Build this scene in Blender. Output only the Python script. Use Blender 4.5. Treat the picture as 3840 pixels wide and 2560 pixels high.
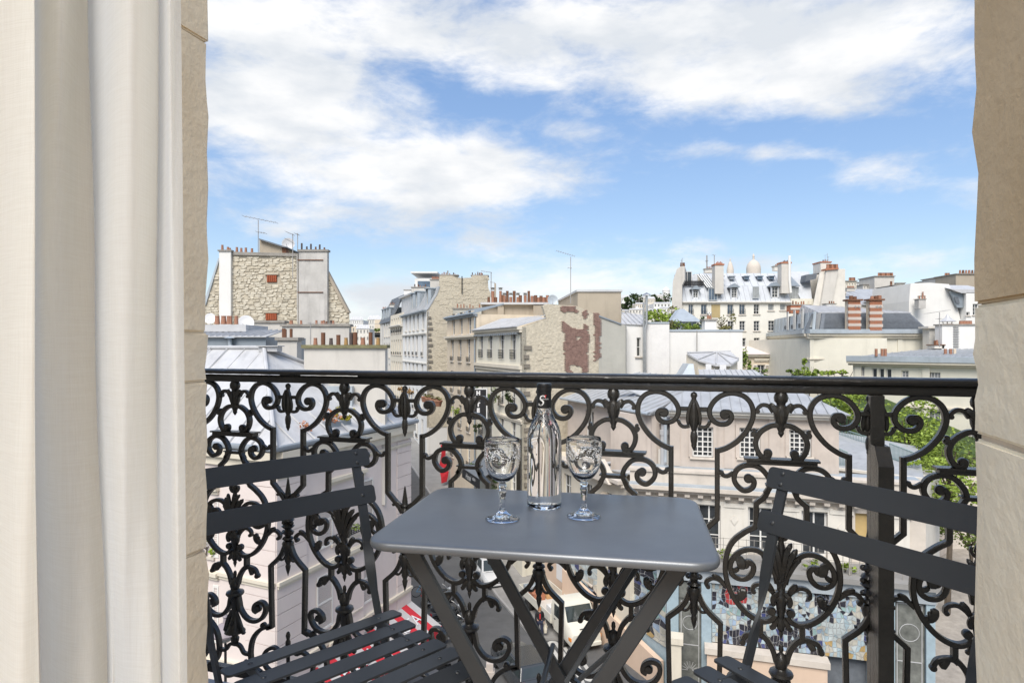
import bpy, bmesh, math, random
from mathutils import Vector, Matrix, noise
R = math.radians
random.seed(11)
sc = bpy.context.scene
for o in list(bpy.data.objects): bpy.data.objects.remove(o)

# ---------------- camera, sky, sun, exposure ----------------
F, CX, HY, CZ = 2334.7, 1920.0, 1301.3, 1.09      # focal length / principal column / eye line of the photograph, eye height above the balcony
ZS = CZ - 16.0                                      # street level at the crossing
cam = bpy.data.cameras.new('camera'); co = bpy.data.objects.new('camera', cam); sc.collection.objects.link(co)
co.location = (0, 0, CZ); co.rotation_euler = (R(90), 0, 0)
cam.sensor_width = 36; cam.lens = F / 3840 * 36; cam.shift_y = (HY - 1280) / 3840
cam.clip_start = .05; cam.clip_end = 3000
sc.camera = co
SUN_EL, SUN_AZ = R(50), R(196)                      # sun high behind the viewer's left shoulder, veiled by cloud
w = bpy.data.worlds.new('World'); sc.world = w; w.use_nodes = True
nt = w.node_tree; nt.nodes.clear(); N = nt.nodes.new; L = nt.links.new
def math_n(op, a, b=None, c=None, clamp=False, tree=None):
    n = (tree or nt).nodes.new('ShaderNodeMath'); n.operation = op; n.use_clamp = clamp
    for i, q in enumerate((a, b, c)):
        if q is None: continue
        if isinstance(q, (int, float)): n.inputs[i].default_value = q
        else: (tree or nt).links.new(q, n.inputs[i])
    return n.outputs[0]
sky = N('ShaderNodeTexSky'); sky.sky_type = 'NISHITA'; sky.sun_disc = False
sky.sun_elevation = SUN_EL; sky.sun_rotation = SUN_AZ; sky.altitude = 60; sky.air_density = 1.0; sky.dust_density = .6; sky.ozone_density = 2.0
tc = N('ShaderNodeTexCoord'); sep = N('ShaderNodeSeparateXYZ'); L(tc.outputs['Generated'], sep.inputs[0])
X, Y, Z = sep.outputs
def noise_n(scale, detail, rough, sx=1, sz=1, seed=0.0, dist=0.0):
    mp = N('ShaderNodeMapping'); mp.inputs['Scale'].default_value = (sx, 1, sz); mp.inputs['Location'].default_value = (seed, seed * .7, 0)
    L(tc.outputs['Generated'], mp.inputs[0])
    n = N('ShaderNodeTexNoise'); n.inputs['Scale'].default_value = scale; n.inputs['Detail'].default_value = detail
    n.inputs['Roughness'].default_value = rough; n.inputs['Distortion'].default_value = dist
    L(mp.outputs[0], n.inputs['Vector']); return n.outputs['Fac']
n1 = noise_n(4.2, 9, .60, .8, 2.3, 3.1, .25)
n2 = noise_n(13, 8, .62, .8, 1.9, 1.7, .3)
# cloud masses of that afternoon: (azimuth tangent, elevation tangent, half widths, weight), soft ellipses on the sky
BL = [(-.40, .47, .17, .13, .95), (-.31, .38, .22, .12, .8), (-.18, .31, .26, .085, .75), (-.05, .255, .20, .06, .7), (.05, .27, .16, .05, .35), (-.30, .26, .19, .05, .6), (-.13, .24, .20, .05, .4),
      (.10, .505, .24, .075, .95), (.30, .47, .25, .075, .85), (.55, .50, .28, .10, .95), (.02, .43, .14, .045, .6), (.30, .395, .16, .035, .6), (.48, .43, .25, .05, .7), (-.15, .53, .35, .07, .8),
      (.10, .345, .06, .018, .9), (.36, .312, .11, .018, .85), (.48, .31, .09, .015, .8), (.60, .275, .08, .03, 1.15), (.545, .385, .06, .03, .7), (.53, .335, .05, .02, .5),
      (-.10, .075, .20, .05, .95), (-.25, .07, .15, .04, .8), (.58, .125, .22, .04, 1.15), (.42, .135, .08, .025, .6), (-.38, .185, .10, .03, .45), (.0, .15, .18, .03, .4), (-.02, .185, .16, .025, .4), (.20, .10, .09, .03, .4),
      (-.15, .44, .085, .05, -.9), (-.10, .38, .06, .03, -.5), (.04, .375, .12, .04, -.5), (.42, .345, .22, .025, -.5), (.3, .22, .22, .05, -.8), (.50, .21, .2, .04, -.6), (-.44, .235, .06, .03, -.5), (-.28, .13, .16, .025, -.7), (-.41,.155,.06,.03,-.5)]
yc = math_n('MAXIMUM', Y, .12)
px_, pz_ = math_n('DIVIDE', X, yc), math_n('DIVIDE', Z, yc)
tot = None
for (a, e, wa, we, g) in BL:
    g *= .70
    dx = math_n('MULTIPLY', math_n('SUBTRACT', px_, a), 1 / wa); dz = math_n('MULTIPLY', math_n('SUBTRACT', pz_, e), 1 / we)
    r2 = math_n('ADD', math_n('MULTIPLY', dx, dx), math_n('MULTIPLY', dz, dz))
    gq = math_n('MULTIPLY', math_n('POWER', 2.718, math_n('MULTIPLY', r2, -1.0)), g)
    tot = gq if tot is None else math_n('ADD', tot, gq)
front = math_n('MULTIPLY', math_n('SUBTRACT', Y, .15), 5.0, clamp=True)
fld = math_n('ADD', math_n('MULTIPLY', tot, front), math_n('MULTIPLY', math_n('SUBTRACT', 1.0, front), .40))
fld = math_n('MINIMUM', fld, 1.15)
dens = math_n('ADD', fld, math_n('ADD', math_n('MULTIPLY', math_n('SUBTRACT', n1, .5), 2.7), math_n('MULTIPLY', math_n('SUBTRACT', n2, .5), 1.7)))
mask = N('ShaderNodeMapRange'); mask.interpolation_type = 'SMOOTHSTEP'; L(dens, mask.inputs[0])
for i, q in enumerate((.0, 1.12, 0, 1)): mask.inputs[i + 1].default_value = q
n3 = noise_n(5.5, 7, .55, .8, 2.2, 8.4)
shade = N('ShaderNodeMapRange'); L(n3, shade.inputs[0])
for i, q in enumerate((.40, .60, 0, 1)): shade.inputs[i + 1].default_value = q
cc = N('ShaderNodeMix'); cc.data_type = 'RGBA'; L(shade.outputs[0], cc.inputs[0])
cc.inputs[6].default_value = (2.75, 2.9, 3.1, 1); cc.inputs[7].default_value = (3.75, 3.75, 3.75, 1)
hs = N('ShaderNodeHueSaturation'); hs.inputs['Hue'].default_value = .510; hs.inputs['Saturation'].default_value = 1.5; hs.inputs['Value'].default_value = 1.30; gm = N('ShaderNodeGamma'); gm.inputs[1].default_value = .55; L(sky.outputs[0], gm.inputs[0]); L(gm.outputs[0], hs.inputs['Color'])
mx = N('ShaderNodeMix'); mx.data_type = 'RGBA'; L(mask.outputs[0], mx.inputs[0]); L(hs.outputs[0], mx.inputs[6]); L(cc.outputs[2], mx.inputs[7])
bg = N('ShaderNodeBackground'); bg.inputs['Strength'].default_value = .10; L(mx.outputs[2], bg.inputs['Color'])
wo = N('ShaderNodeOutputWorld'); L(bg.outputs[0], wo.inputs[0])
sl = bpy.data.lights.new('sun', 'SUN'); sl.energy = 1.55; sl.angle = R(35); sl.color = (1, .95, .88)
so = bpy.data.objects.new('sun', sl); sc.collection.objects.link(so)
sdir = Vector((math.sin(SUN_AZ) * math.cos(SUN_EL), math.cos(SUN_AZ) * math.cos(SUN_EL), math.sin(SUN_EL)))
so.rotation_euler = sdir.to_track_quat('Z', 'Y').to_euler()
vs = sc.view_settings
sc.display_settings.display_device = 'sRGB'; vs.view_transform = 'Standard'; vs.look = 'None'; vs.gamma = 1; vs.exposure = 1.48
vs.use_curve_mapping = False
sc.cycles.max_bounces = 10; sc.cycles.diffuse_bounces = 3; sc.cycles.transmission_bounces = 10; sc.cycles.caustics_reflective = False
sc.cycles.use_denoising = True

# ---------------- materials ----------------
def mat(name, c, rough=.8, var=.10, scale=3.0, bump=0.0, bscale=40.0, streak=0.0, metal=0.0, spec=.4, dirt=0.0, c2=None, coat=0.0, bw=0.02):
    m = bpy.data.materials.new(name); m.use_nodes = True; t = m.node_tree; b = t.nodes['Principled BSDF']
    b.inputs['Roughness'].default_value = rough; b.inputs['Metallic'].default_value = metal; b.inputs['Specular IOR Level'].default_value = spec
    if coat: b.inputs['Coat Weight'].default_value = coat; b.inputs['Coat Roughness'].default_value = .12 if coat not in (.7, .35) else .42
    tc = t.nodes.new('ShaderNodeTexCoord')
    def nz(sc_, det, rg, vec=(1, 1, 1)):
        mp = t.nodes.new('ShaderNodeMapping'); mp.inputs['Scale'].default_value = vec; t.links.new(tc.outputs['Object'], mp.inputs[0])
        n = t.nodes.new('ShaderNodeTexNoise'); n.inputs['Scale'].default_value = sc_; n.inputs['Detail'].default_value = det; n.inputs['Roughness'].default_value = rg
        t.links.new(mp.outputs[0], n.inputs['Vector']); return n.outputs['Fac']
    def mixc(f, a, bcol):
        n = t.nodes.new('ShaderNodeMix'); n.data_type = 'RGBA'
        t.links.new(f, n.inputs[0])
        for i, q in ((6, a), (7, bcol)):
            if isinstance(q, tuple): n.inputs[i].default_value = (*q, 1)
            else: t.links.new(q, n.inputs[i])
        return n.outputs[2]
    def ramp(f, lo, hi):
        n = t.nodes.new('ShaderNodeMapRange'); t.links.new(f, n.inputs[0]); n.inputs[1].default_value = lo; n.inputs[2].default_value = hi; return n.outputs[0]
    lo = tuple(max(0, q * (1 - var)) for q in c); hi = tuple(min(1, q * (1 + var)) for q in (c2 or c))
    col = mixc(ramp(nz(scale, 6, .62), .3, .7), lo, hi)
    if streak:
        s = ramp(nz(2.2, 5, .65, (1, 1, .12)), .52, .75)
        col = mixc(math_n('MULTIPLY', s, streak, tree=t), col, tuple(q * .42 for q in c))
    if dirt:
        s = ramp(nz(scale * .35, 7, .7), .5, .72)
        col = mixc(math_n('MULTIPLY', s, dirt, tree=t), col, tuple(q * f for q, f in zip(c, (.45, .42, .38))))
    t.links.new(col, b.inputs['Base Color'])
    if bump:
        bn = t.nodes.new('ShaderNodeBump'); bn.inputs['Strength'].default_value = bump; bn.inputs['Distance'].default_value = bw
        t.links.new(nz(bscale, 6, .6), bn.inputs['Height']); t.links.new(bn.outputs[0], b.inputs['Normal'])
    return m
def glass_mat(name, col=(1, 1, 1), ior=1.5, rough=0.0):
    m = bpy.data.materials.new(name); m.use_nodes = True; b = m.node_tree.nodes['Principled BSDF']
    b.inputs['Base Color'].default_value = (*col, 1); b.inputs['Transmission Weight'].default_value = 1; b.inputs['Roughness'].default_value = rough; b.inputs['IOR'].default_value = ior
    return m
M = {}
M['white'] = mat('white_render', (.68, .645, .58), .9, .06, 1.2, .15, 20, streak=.22, dirt=.10)
M['white2'] = mat('clean_white_render', (.75, .735, .70), .9, .04, .8, .1, 20, streak=.10)
M['whitebrick'] = mat('whitewashed_brick', (.74, .72, .69), .9, .05, 1.5, .4, 9, streak=.12, bw=.03)
M['cream'] = mat('cream_render', (.66, .56, .43), .9, .07, 1.0, .15, 20, streak=.18)
M['cream2'] = mat('pale_cream_render', (.68, .62, .51), .9, .06, 1.0, .12, 20, streak=.2)
M['ivory'] = mat('ivory_render', (.70, .665, .56), .9, .05, .7, .12, 20, streak=.2)
M['pink'] = mat('pinkish_render', (.71, .625, .585), .9, .05, .8, .12, 25, streak=.12)
M['stone'] = mat('pale_dressed_stone', (.60, .54, .47), .9, .09, 1.5, .2, 25, streak=.2, dirt=.15)
M['stone2'] = mat('grey_pink_stucco', (.52, .455, .40), .9, .10, 1.2, .2, 25, streak=.2, dirt=.25)
M['beige'] = mat('beige_cement_render', (.40, .345, .27), .92, .07, .6, .1, 20, streak=.3)
M['greycem'] = mat('grey_cement_render', (.47, .455, .40), .92, .09, .6, .15, 20, streak=.3, dirt=.2)
M['plaster'] = mat('stained_plaster', (.50, .48, .45), .92, .14, 1.2, .2, 18, streak=.55, dirt=.35)
M['offwhite'] = mat('offwhite_lime_render', (.58, .55, .50), .92, .07, .9, .2, 15, streak=.3, dirt=.12)
M['rubble'] = mat('lime_mortar', (.46, .41, .325), .95, .25, 3, .8, 6, dirt=.4, bw=.06)
M['rubbleplaster'] = mat('rough_rubble_plaster', (.56, .50, .39), .95, .13, 4.5, .9, 5, dirt=.10, bw=.08)
M['rstone'] = mat('rubble_stone', (.57, .52, .42), .95, .16, 1.3, .5, 9, dirt=.25, bw=.03)
M['rstone2'] = mat('grey_rubble_stone', (.47, .42, .33), .95, .2, 1.3, .5, 9, dirt=.4, bw=.03)
M['darkstone'] = mat('dark_toothing_stone', (.20, .18, .15), .95, .25, 2, .5, 9)
M['brick'] = mat('old_brick', (.27, .17, .14), .95, .38, 5, .5, 14, dirt=.3)
M['rbrick'] = mat('red_brick', (.40, .165, .095), .92, .25, 4, .4, 14, dirt=.25)
M['zinc'] = mat('zinc_sheet', (.44, .45, .46), .5, .12, 1.0, .05, 8, streak=.35, metal=.2, dirt=.12)
M['zincl'] = mat('pale_zinc_sheet', (.52, .52, .525), .55, .10, 1.2, .05, 8, streak=.3, metal=.1, dirt=.12)
M['zincd'] = mat('weathered_zinc', (.30, .34, .375), .5, .14, .8, .05, 8, streak=.3, metal=.3)
M['zincblue'] = mat('blue_grey_zinc', (.43, .475, .51), .5, .12, .9, .05, 8, streak=.25, metal=.25)
M['slate'] = mat('slate_roofing', (.14, .155, .175), .6, .16, 4, .3, 30, dirt=.15)
M['terra'] = mat('terracotta', (.34, .17, .11), .85, .25, 6, .2, 40, dirt=.25)
M['rust'] = mat('rusty_steel', (.165, .078, .045), .85, .3, 9, .2, 40, dirt=.3)
M['darkpot'] = mat('sooty_pot', (.095, .075, .07), .9, .3, 8)
M['yellowpot'] = mat('lichened_pot', (.36, .22, .09), .9, .3, 8, dirt=.3)
M['moss'] = mat('mossy_coping', (.20, .185, .10), .95, .3, 4, .4, 20, dirt=.4)
M['cap'] = mat('grey_coping', (.30, .28, .25), .95, .2, 4, .3, 20, dirt=.3)
M['frame'] = mat('white_window_paint', (.72, .71, .68), .6, .04, 3)
M['framegrey'] = mat('grey_window_paint', (.46, .49, .50), .6, .06, 3)
M['pane'] = mat('window_pane_dark', (.045, .05, .055), .08, .5, 1.2, spec=.7)
M['panel'] = mat('window_pane_curtained', (.30, .31, .31), .12, .25, 1.5, spec=.6)
M['paneb'] = mat('window_pane_blue', (.09, .13, .18), .08, .4, 1.2, spec=.7)
M['shutter'] = mat('shutter_paint', (.74, .72, .68), .7, .06, 3)
M['redshut'] = mat('rust_red_shutter', (.30, .075, .03), .75, .2, 4)
M['iron'] = mat('black_iron', (.02, .02, .022), .5, .3, 8)
M['lead'] = mat('lead_flashing', (.26, .29, .32), .5, .12, 2)
M['asphalt'] = mat('asphalt', (.105, .105, .105), .9, .14, 1.2, .25, 60, dirt=.2)
M['pave'] = mat('pavement', (.27, .262, .25), .9, .12, 1.0, .2, 40, dirt=.15)
M['kerb'] = mat('granite_kerb', (.33, .32, .31), .85, .12, 5)
M['cobble'] = mat('cobbled_lane', (.33, .30, .265), .9, .2, 2.2, .7, 7, dirt=.2, bw=.04)
M['paint'] = mat('road_paint', (.52, .51, .48), .85, .16, 4, dirt=.3)
M['ground'] = mat('ground', (.20, .195, .18), .95, .2, .3)
M['leaf'] = mat('leaf_green', (.11, .17, .03), .6, .5, 2.5, c2=(.17, .23, .045))
M['leafl'] = mat('fresh_leaf_green', (.19, .28, .035), .6, .45, 2.5, c2=(.25, .33, .05))
M['leafd'] = mat('dark_leaf_green', (.045, .075, .02), .6, .4, 2.5)
M['leafo'] = mat('olive_leaf', (.16, .15, .05), .7, .4, 3)
M['bark'] = mat('bark', (.10, .08, .06), .95, .2, 6)
M['whitem'] = mat('white_enamel', (.74, .74, .74), .4, .04, 2)
M['steel'] = mat('galvanised_steel', (.50, .50, .49), .35, .1, 5, metal=.8)
# near things
M['wallstone'] = mat('limestone_block', (.84, .67, .45), .92, .10, 1.3, .6, 60, dirt=.20, c2=(.90, .79, .61), bw=.004)
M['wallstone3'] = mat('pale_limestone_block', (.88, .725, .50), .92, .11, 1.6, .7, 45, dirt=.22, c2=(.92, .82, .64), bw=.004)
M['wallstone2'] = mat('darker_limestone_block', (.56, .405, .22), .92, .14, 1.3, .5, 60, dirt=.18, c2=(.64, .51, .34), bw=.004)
M['mortar'] = mat('mortar_joint', (.68, .56, .42), .95, .1, 8, .3, 90, bw=.004)
M['castiron'] = mat('glossy_black_cast_iron', (.034, .031, .027), .27, .35, 9, .6, 55, spec=.55, bw=.003)
M['furniture'] = mat('anthracite_powder_coat', (.030, .033, .036), .45, .06, 6, .12, 900, spec=.6, bw=.0006, coat=.35)
M['tabletop'] = mat('anthracite_tabletop', (.15, .162, .178), .40, .10, 9, .10, 900, spec=1.0, metal=.35, bw=.0006, coat=.35)
M['slab'] = mat('balcony_stone_slab', (.46, .44, .43), .9, .12, 4, .3, 60, bw=.004)

# ---------------- mesh building ----------------
class MB:
    def __init__(s): s.v = []; s.f = []
    def add(s, vs_, fs):
        k = len(s.v); s.v += [tuple(q) for q in vs_]; s.f += [tuple(k + i for i in f) for f in fs]; return s
    def bx(s, x0, x1, y0, y1, z0, z1, T=None):
        p = [(x, y, z) for z in (z0, z1) for y in (y0, y1) for x in (x0, x1)]
        if T is not None: p = [T @ Vector(q) for q in p]
        return s.add(p, [(0, 2, 3, 1), (4, 5, 7, 6), (0, 1, 5, 4), (2, 6, 7, 3), (0, 4, 6, 2), (1, 3, 7, 5)])
    def prism(s, poly, off):
        n = len(poly); off = Vector(off); p = [Vector(q) for q in poly]
        return s.add(p + [q + off for q in p], [tuple(range(n)), tuple(range(2 * n - 1, n - 1, -1))] + [(i, n + i, n + (i + 1) % n, (i + 1) % n) for i in range(n)])
    def quad(s, *p): return s.add(p, [tuple(range(len(p)))])
    def lathe(s, prof, n=12, T=None, close=True):
        vs_ = []
        for (r, z) in prof:
            for i in range(n):
                a = 2 * math.pi * i / n; vs_.append(Vector((r * math.cos(a), r * math.sin(a), z)))
        if T is not None: vs_ = [T @ q for q in vs_]
        m = len(prof); fs = [(j * n + i, j * n + (i + 1) % n, (j + 1) * n + (i + 1) % n, (j + 1) * n + i) for j in range(m - 1) for i in range(n)]
        if close: fs += [tuple(range(n - 1, -1, -1)), tuple((m - 1) * n + i for i in range(n))]
        return s.add(vs_, fs)
    def tube(s, pts, r, n=6, taper=None):
        pts = [Vector(p) for p in pts]; vs_ = []; m = len(pts)
        for i, p in enumerate(pts):
            d = (pts[min(i + 1, m - 1)] - pts[max(i - 1, 0)]).normalized()
            a = d.orthogonal().normalized() if i == 0 else (a0 - d * a0.dot(d)).normalized()
            a0 = a; b = d.cross(a); rr = r if taper is None else r + (taper - r) * i / (m - 1)
            vs_ += [p + (a * math.cos(2 * math.pi * k / n) + b * math.sin(2 * math.pi * k / n)) * rr for k in range(n)]
        fs = [(j * n + i, j * n + (i + 1) % n, (j + 1) * n + (i + 1) % n, (j + 1) * n + i) for j in range(m - 1) for i in range(n)]
        fs += [tuple(range(n - 1, -1, -1)), tuple((m - 1) * n + i for i in range(n))]
        return s.add(vs_, fs)
    def sweep(s, pts, wd, nrm=(0, 1, 0)):
        """bar of chamfered rectangular section along pts lying in the plane with normal nrm; wd = one (width, depth) or one per point"""
        pts = [Vector(p) for p in pts]; m = len(pts); nr = Vector(nrm); vs_ = []
        if not isinstance(wd, list): wd = [wd] * m
        for i, p in enumerate(pts):
            d0 = (p - pts[i - 1]).normalized() if i else None; d1 = (pts[i + 1] - p).normalized() if i < m - 1 else None
            d = ((d0 or d1) + (d1 or d0)).normalized(); k = 1.0
            if d0 and d1: k = 1 / max(.55, math.sqrt((1 + d0.dot(d1)) / 2))
            a = d.cross(nr).normalized() * k; W_, D_ = wd[i][0] / 2, wd[i][1] / 2; c = min(W_, D_) * .35
            for (x, y) in ((W_ - c, D_), (-W_ + c, D_), (-W_, D_ - c), (-W_, -D_ + c), (-W_ + c, -D_), (W_ - c, -D_), (W_, -D_ + c), (W_, D_ - c)): vs_.append(p + a * x + nr * y)
        n = 8
        fs = [(j * n + i, j * n + (i + 1) % n, (j + 1) * n + (i + 1) % n, (j + 1) * n + i) for j in range(m - 1) for i in range(n)]
        fs += [tuple(range(n - 1, -1, -1)), tuple((m - 1) * n + i for i in range(n))]
        return s.add(vs_, fs)
def cat(pts, per=4):
    """Catmull-Rom smoothing of a polyline"""
    P = [Vector(p) for p in pts]; out = []
    for i in range(len(P) - 1):
        a, b, c, d = P[max(i - 1, 0)], P[i], P[i + 1], P[min(i + 2, len(P) - 1)]
        for k in range(per):
            t = k / per; out.append(.5 * (2 * b + (c - a) * t + (2 * a - 5 * b + 4 * c - d) * t * t + (3 * b - a - 3 * c + d) * t ** 3))
    return out + [P[-1]]
W = {}; I4 = Matrix.Identity(4)
def mesh(name, mb, m, inv=None, smooth=False, fix=True, bev=0):
    me = bpy.data.meshes.new(name)
    me.from_pydata([tuple(inv @ Vector(q)) for q in mb.v] if inv is not None else mb.v, [], mb.f)
    if fix or bev:
        b = bmesh.new(); b.from_mesh(me)
        if fix: bmesh.ops.recalc_face_normals(b, faces=b.faces)
        if bev: bmesh.ops.bevel(b, geom=list(b.edges), offset=bev, segments=2, affect='EDGES', profile=.5, clamp_overlap=True)
        b.to_mesh(me); b.free()
    if m is not None: me.materials.append(m if not isinstance(m, str) else M[m])
    if smooth:
        me.polygons.foreach_set('use_smooth', [True] * len(me.polygons))
        if smooth != 1: me.set_sharp_from_angle(angle=R(smooth))
    return me
def tag(o, label=None, cat_=None, group=None, kind=None):
    for k, q in (('label', label), ('category', cat_), ('group', group), ('kind', kind)):
        if q: o[k] = q
    return o
def link(o, par, Mw):
    sc.collection.objects.link(o)
    if par is not None:
        o.parent = par; o.matrix_local = W[par].inverted() @ Mw
    else: o.matrix_world = Mw
    W[o] = Mw; return o
def root(name, label, cat_, loc=(0, 0, 0), rz=0, group=None, kind=None):
    return tag(link(bpy.data.objects.new(name, None), None, Matrix.Translation(loc) @ Matrix.Rotation(rz, 4, 'Z')), label, cat_, group, kind)
def part(name, mb, m, par, Mw=None, local=False, **k):
    """mb in world coordinates (default) or in the part's own frame Mw (local=True); or ready mesh data"""
    Mw = Mw if Mw is not None else (W[par] if par is not None else I4)
    me = mb if isinstance(mb, bpy.types.Mesh) else mesh(name, mb, m, None if local else Mw.inverted(), **k)
    return link(bpy.data.objects.new(name, me), par, Mw)
def single(name, mb, m, label, cat_, loc=(0, 0, 0), group=None, kind=None, rz=0, local=False, **k):
    return tag(part(name, mb, m, None, Matrix.Translation(loc) @ Matrix.Rotation(rz, 4, 'Z'), local=local, **k), label, cat_, group, kind)
_tm = {}
def text_mesh(s, size, depth=.0, align='CENTER', bold=0.0, shear=0.0):
    cu = bpy.data.curves.new('lettering', 'FONT'); cu.body = s; cu.size = size; cu.extrude = depth; cu.align_x = align; cu.align_y = 'CENTER'; cu.offset = bold; cu.shear = shear
    o = bpy.data.objects.new('tmp', cu); sc.collection.objects.link(o)
    me = bpy.data.meshes.new_from_object(o.evaluated_get(bpy.context.evaluated_depsgraph_get())); bpy.data.objects.remove(o); bpy.data.curves.remove(cu)
    me.materials.clear(); return me

# ---------------- measured photogrammetry: picture point -> ray, placed on real planes ----------------
CR = {'c1': (700, 800), 'c2': (1300, 900), 'c3': (2000, 900), 'c4': (2400, 900), 'c5': (2900, 900), 'd2': (1500, 1350), 'd3': (2200, 1350), 'd4': (2900, 1350), 'e1': (700, 1960), 'e2': (1500, 1960), 'e3': (2200, 1960), 'e4': (2900, 1960)}
def S(c, x, y):
    if c == 'v': return x * 1.63265, y * 1.63265
    if c == 'd1': return 700 + x / 2.4122, 1350 + y / 2.4122
    return CR[c][0] + x / 2.61375, CR[c][1] + y / 2.61375
def at(c, x, y, d):
    sx, sy = S(c, x, y); return Vector(((sx - CX) / F * d, d, CZ - (sy - HY) / F * d))
def atz(c, x, y, z):
    sx, sy = S(c, x, y); d = (CZ - z) * F / (sy - HY); return Vector(((sx - CX) / F * d, d, z))
def gz(y): return ZS + .1246 * max(0., min(y, 330) - 40)
class Fac:
    """vertical facade plane from A (left as seen) to B, both (x, y)"""
    def __init__(s, A, B):
        s.A = Vector(A); s.B = Vector(B); s.e = (s.B - s.A).normalized(); s.n = Vector((-s.e.y, s.e.x)); s.len = (s.B - s.A).length
        if s.n.dot(s.A) < 0: s.n = -s.n
    def uz(s, c, x, y):
        sx, sy = S(c, x, y); r = Vector(((sx - CX) / F, 1)); den = r.x * s.e.y - r.y * s.e.x
        u = (s.A.x * r.y - s.A.y * r.x) / den; p = s.A + s.e * u; return u, CZ - (sy - HY) / F * p.y
    def P(s, u, z, d=0.): q = s.A + s.e * u + s.n * d; return Vector((q.x, q.y, z))
    def Mx(s, u=0., z=0., d=0.):
        q = s.P(u, z, d); return Matrix(((s.e.x, s.n.x, 0, q.x), (s.e.y, s.n.y, 0, q.y), (0, 0, 1, q.z), (0, 0, 0, 1)))
    def px(s, c, *pts): return [s.P(*s.uz(c, x, y)) for (x, y) in pts]
    def shift(s, d): return Fac(s.A + s.n * d, s.B + s.n * d)
def wall_mb(mb, fac, u0, u1, z0, z1, holes=(), dep=.28, body=6.):
    us = sorted({u0, u1, *[q for h in holes for q in h[:2] if u0 < q < u1]}); zs = sorted({z0, z1, *[q for h in holes for q in h[2:4] if z0 < q < z1]})
    for i in range(len(us) - 1):
        j0 = 0
        while j0 < len(zs) - 1:
            def hole(j): return any(h[0] - 1e-6 <= us[i] and us[i + 1] <= h[1] + 1e-6 and h[2] - 1e-6 <= zs[j] and zs[j + 1] <= h[3] + 1e-6 for h in holes)
            if hole(j0): j0 += 1; continue
            j = j0
            while j < len(zs) - 1 and not hole(j): j += 1
            mb.quad(fac.P(us[i], zs[j0]), fac.P(us[i + 1], zs[j0]), fac.P(us[i + 1], zs[j]), fac.P(us[i], zs[j])); j0 = j
    for h in holes:
        a, b, c, d = h[:4]
        for (p, q) in (((a, c), (a, d)), ((b, c), (b, d)), ((a, c), (b, c)), ((a, d), (b, d))):
            mb.quad(fac.P(*p), fac.P(*q), fac.P(*q, dep), fac.P(*p, dep))
    if body:
        T = fac.Mx(); mb.bx(u0 + .06, u1 - .06, dep + .02, body, z0, z1 - .005, T)
        mb.quad(fac.P(u0, z0), fac.P(u0, z1), fac.P(u0, z1, dep + .02), fac.P(u0, z0, dep + .02)); mb.quad(fac.P(u1, z0), fac.P(u1, z1), fac.P(u1, z1, dep + .02), fac.P(u1, z0, dep + .02))
        mb.quad(fac.P(u0, z1), fac.P(u1, z1), fac.P(u1, z1, dep + .02), fac.P(u0, z1, dep + .02))
_wc = {}
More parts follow.
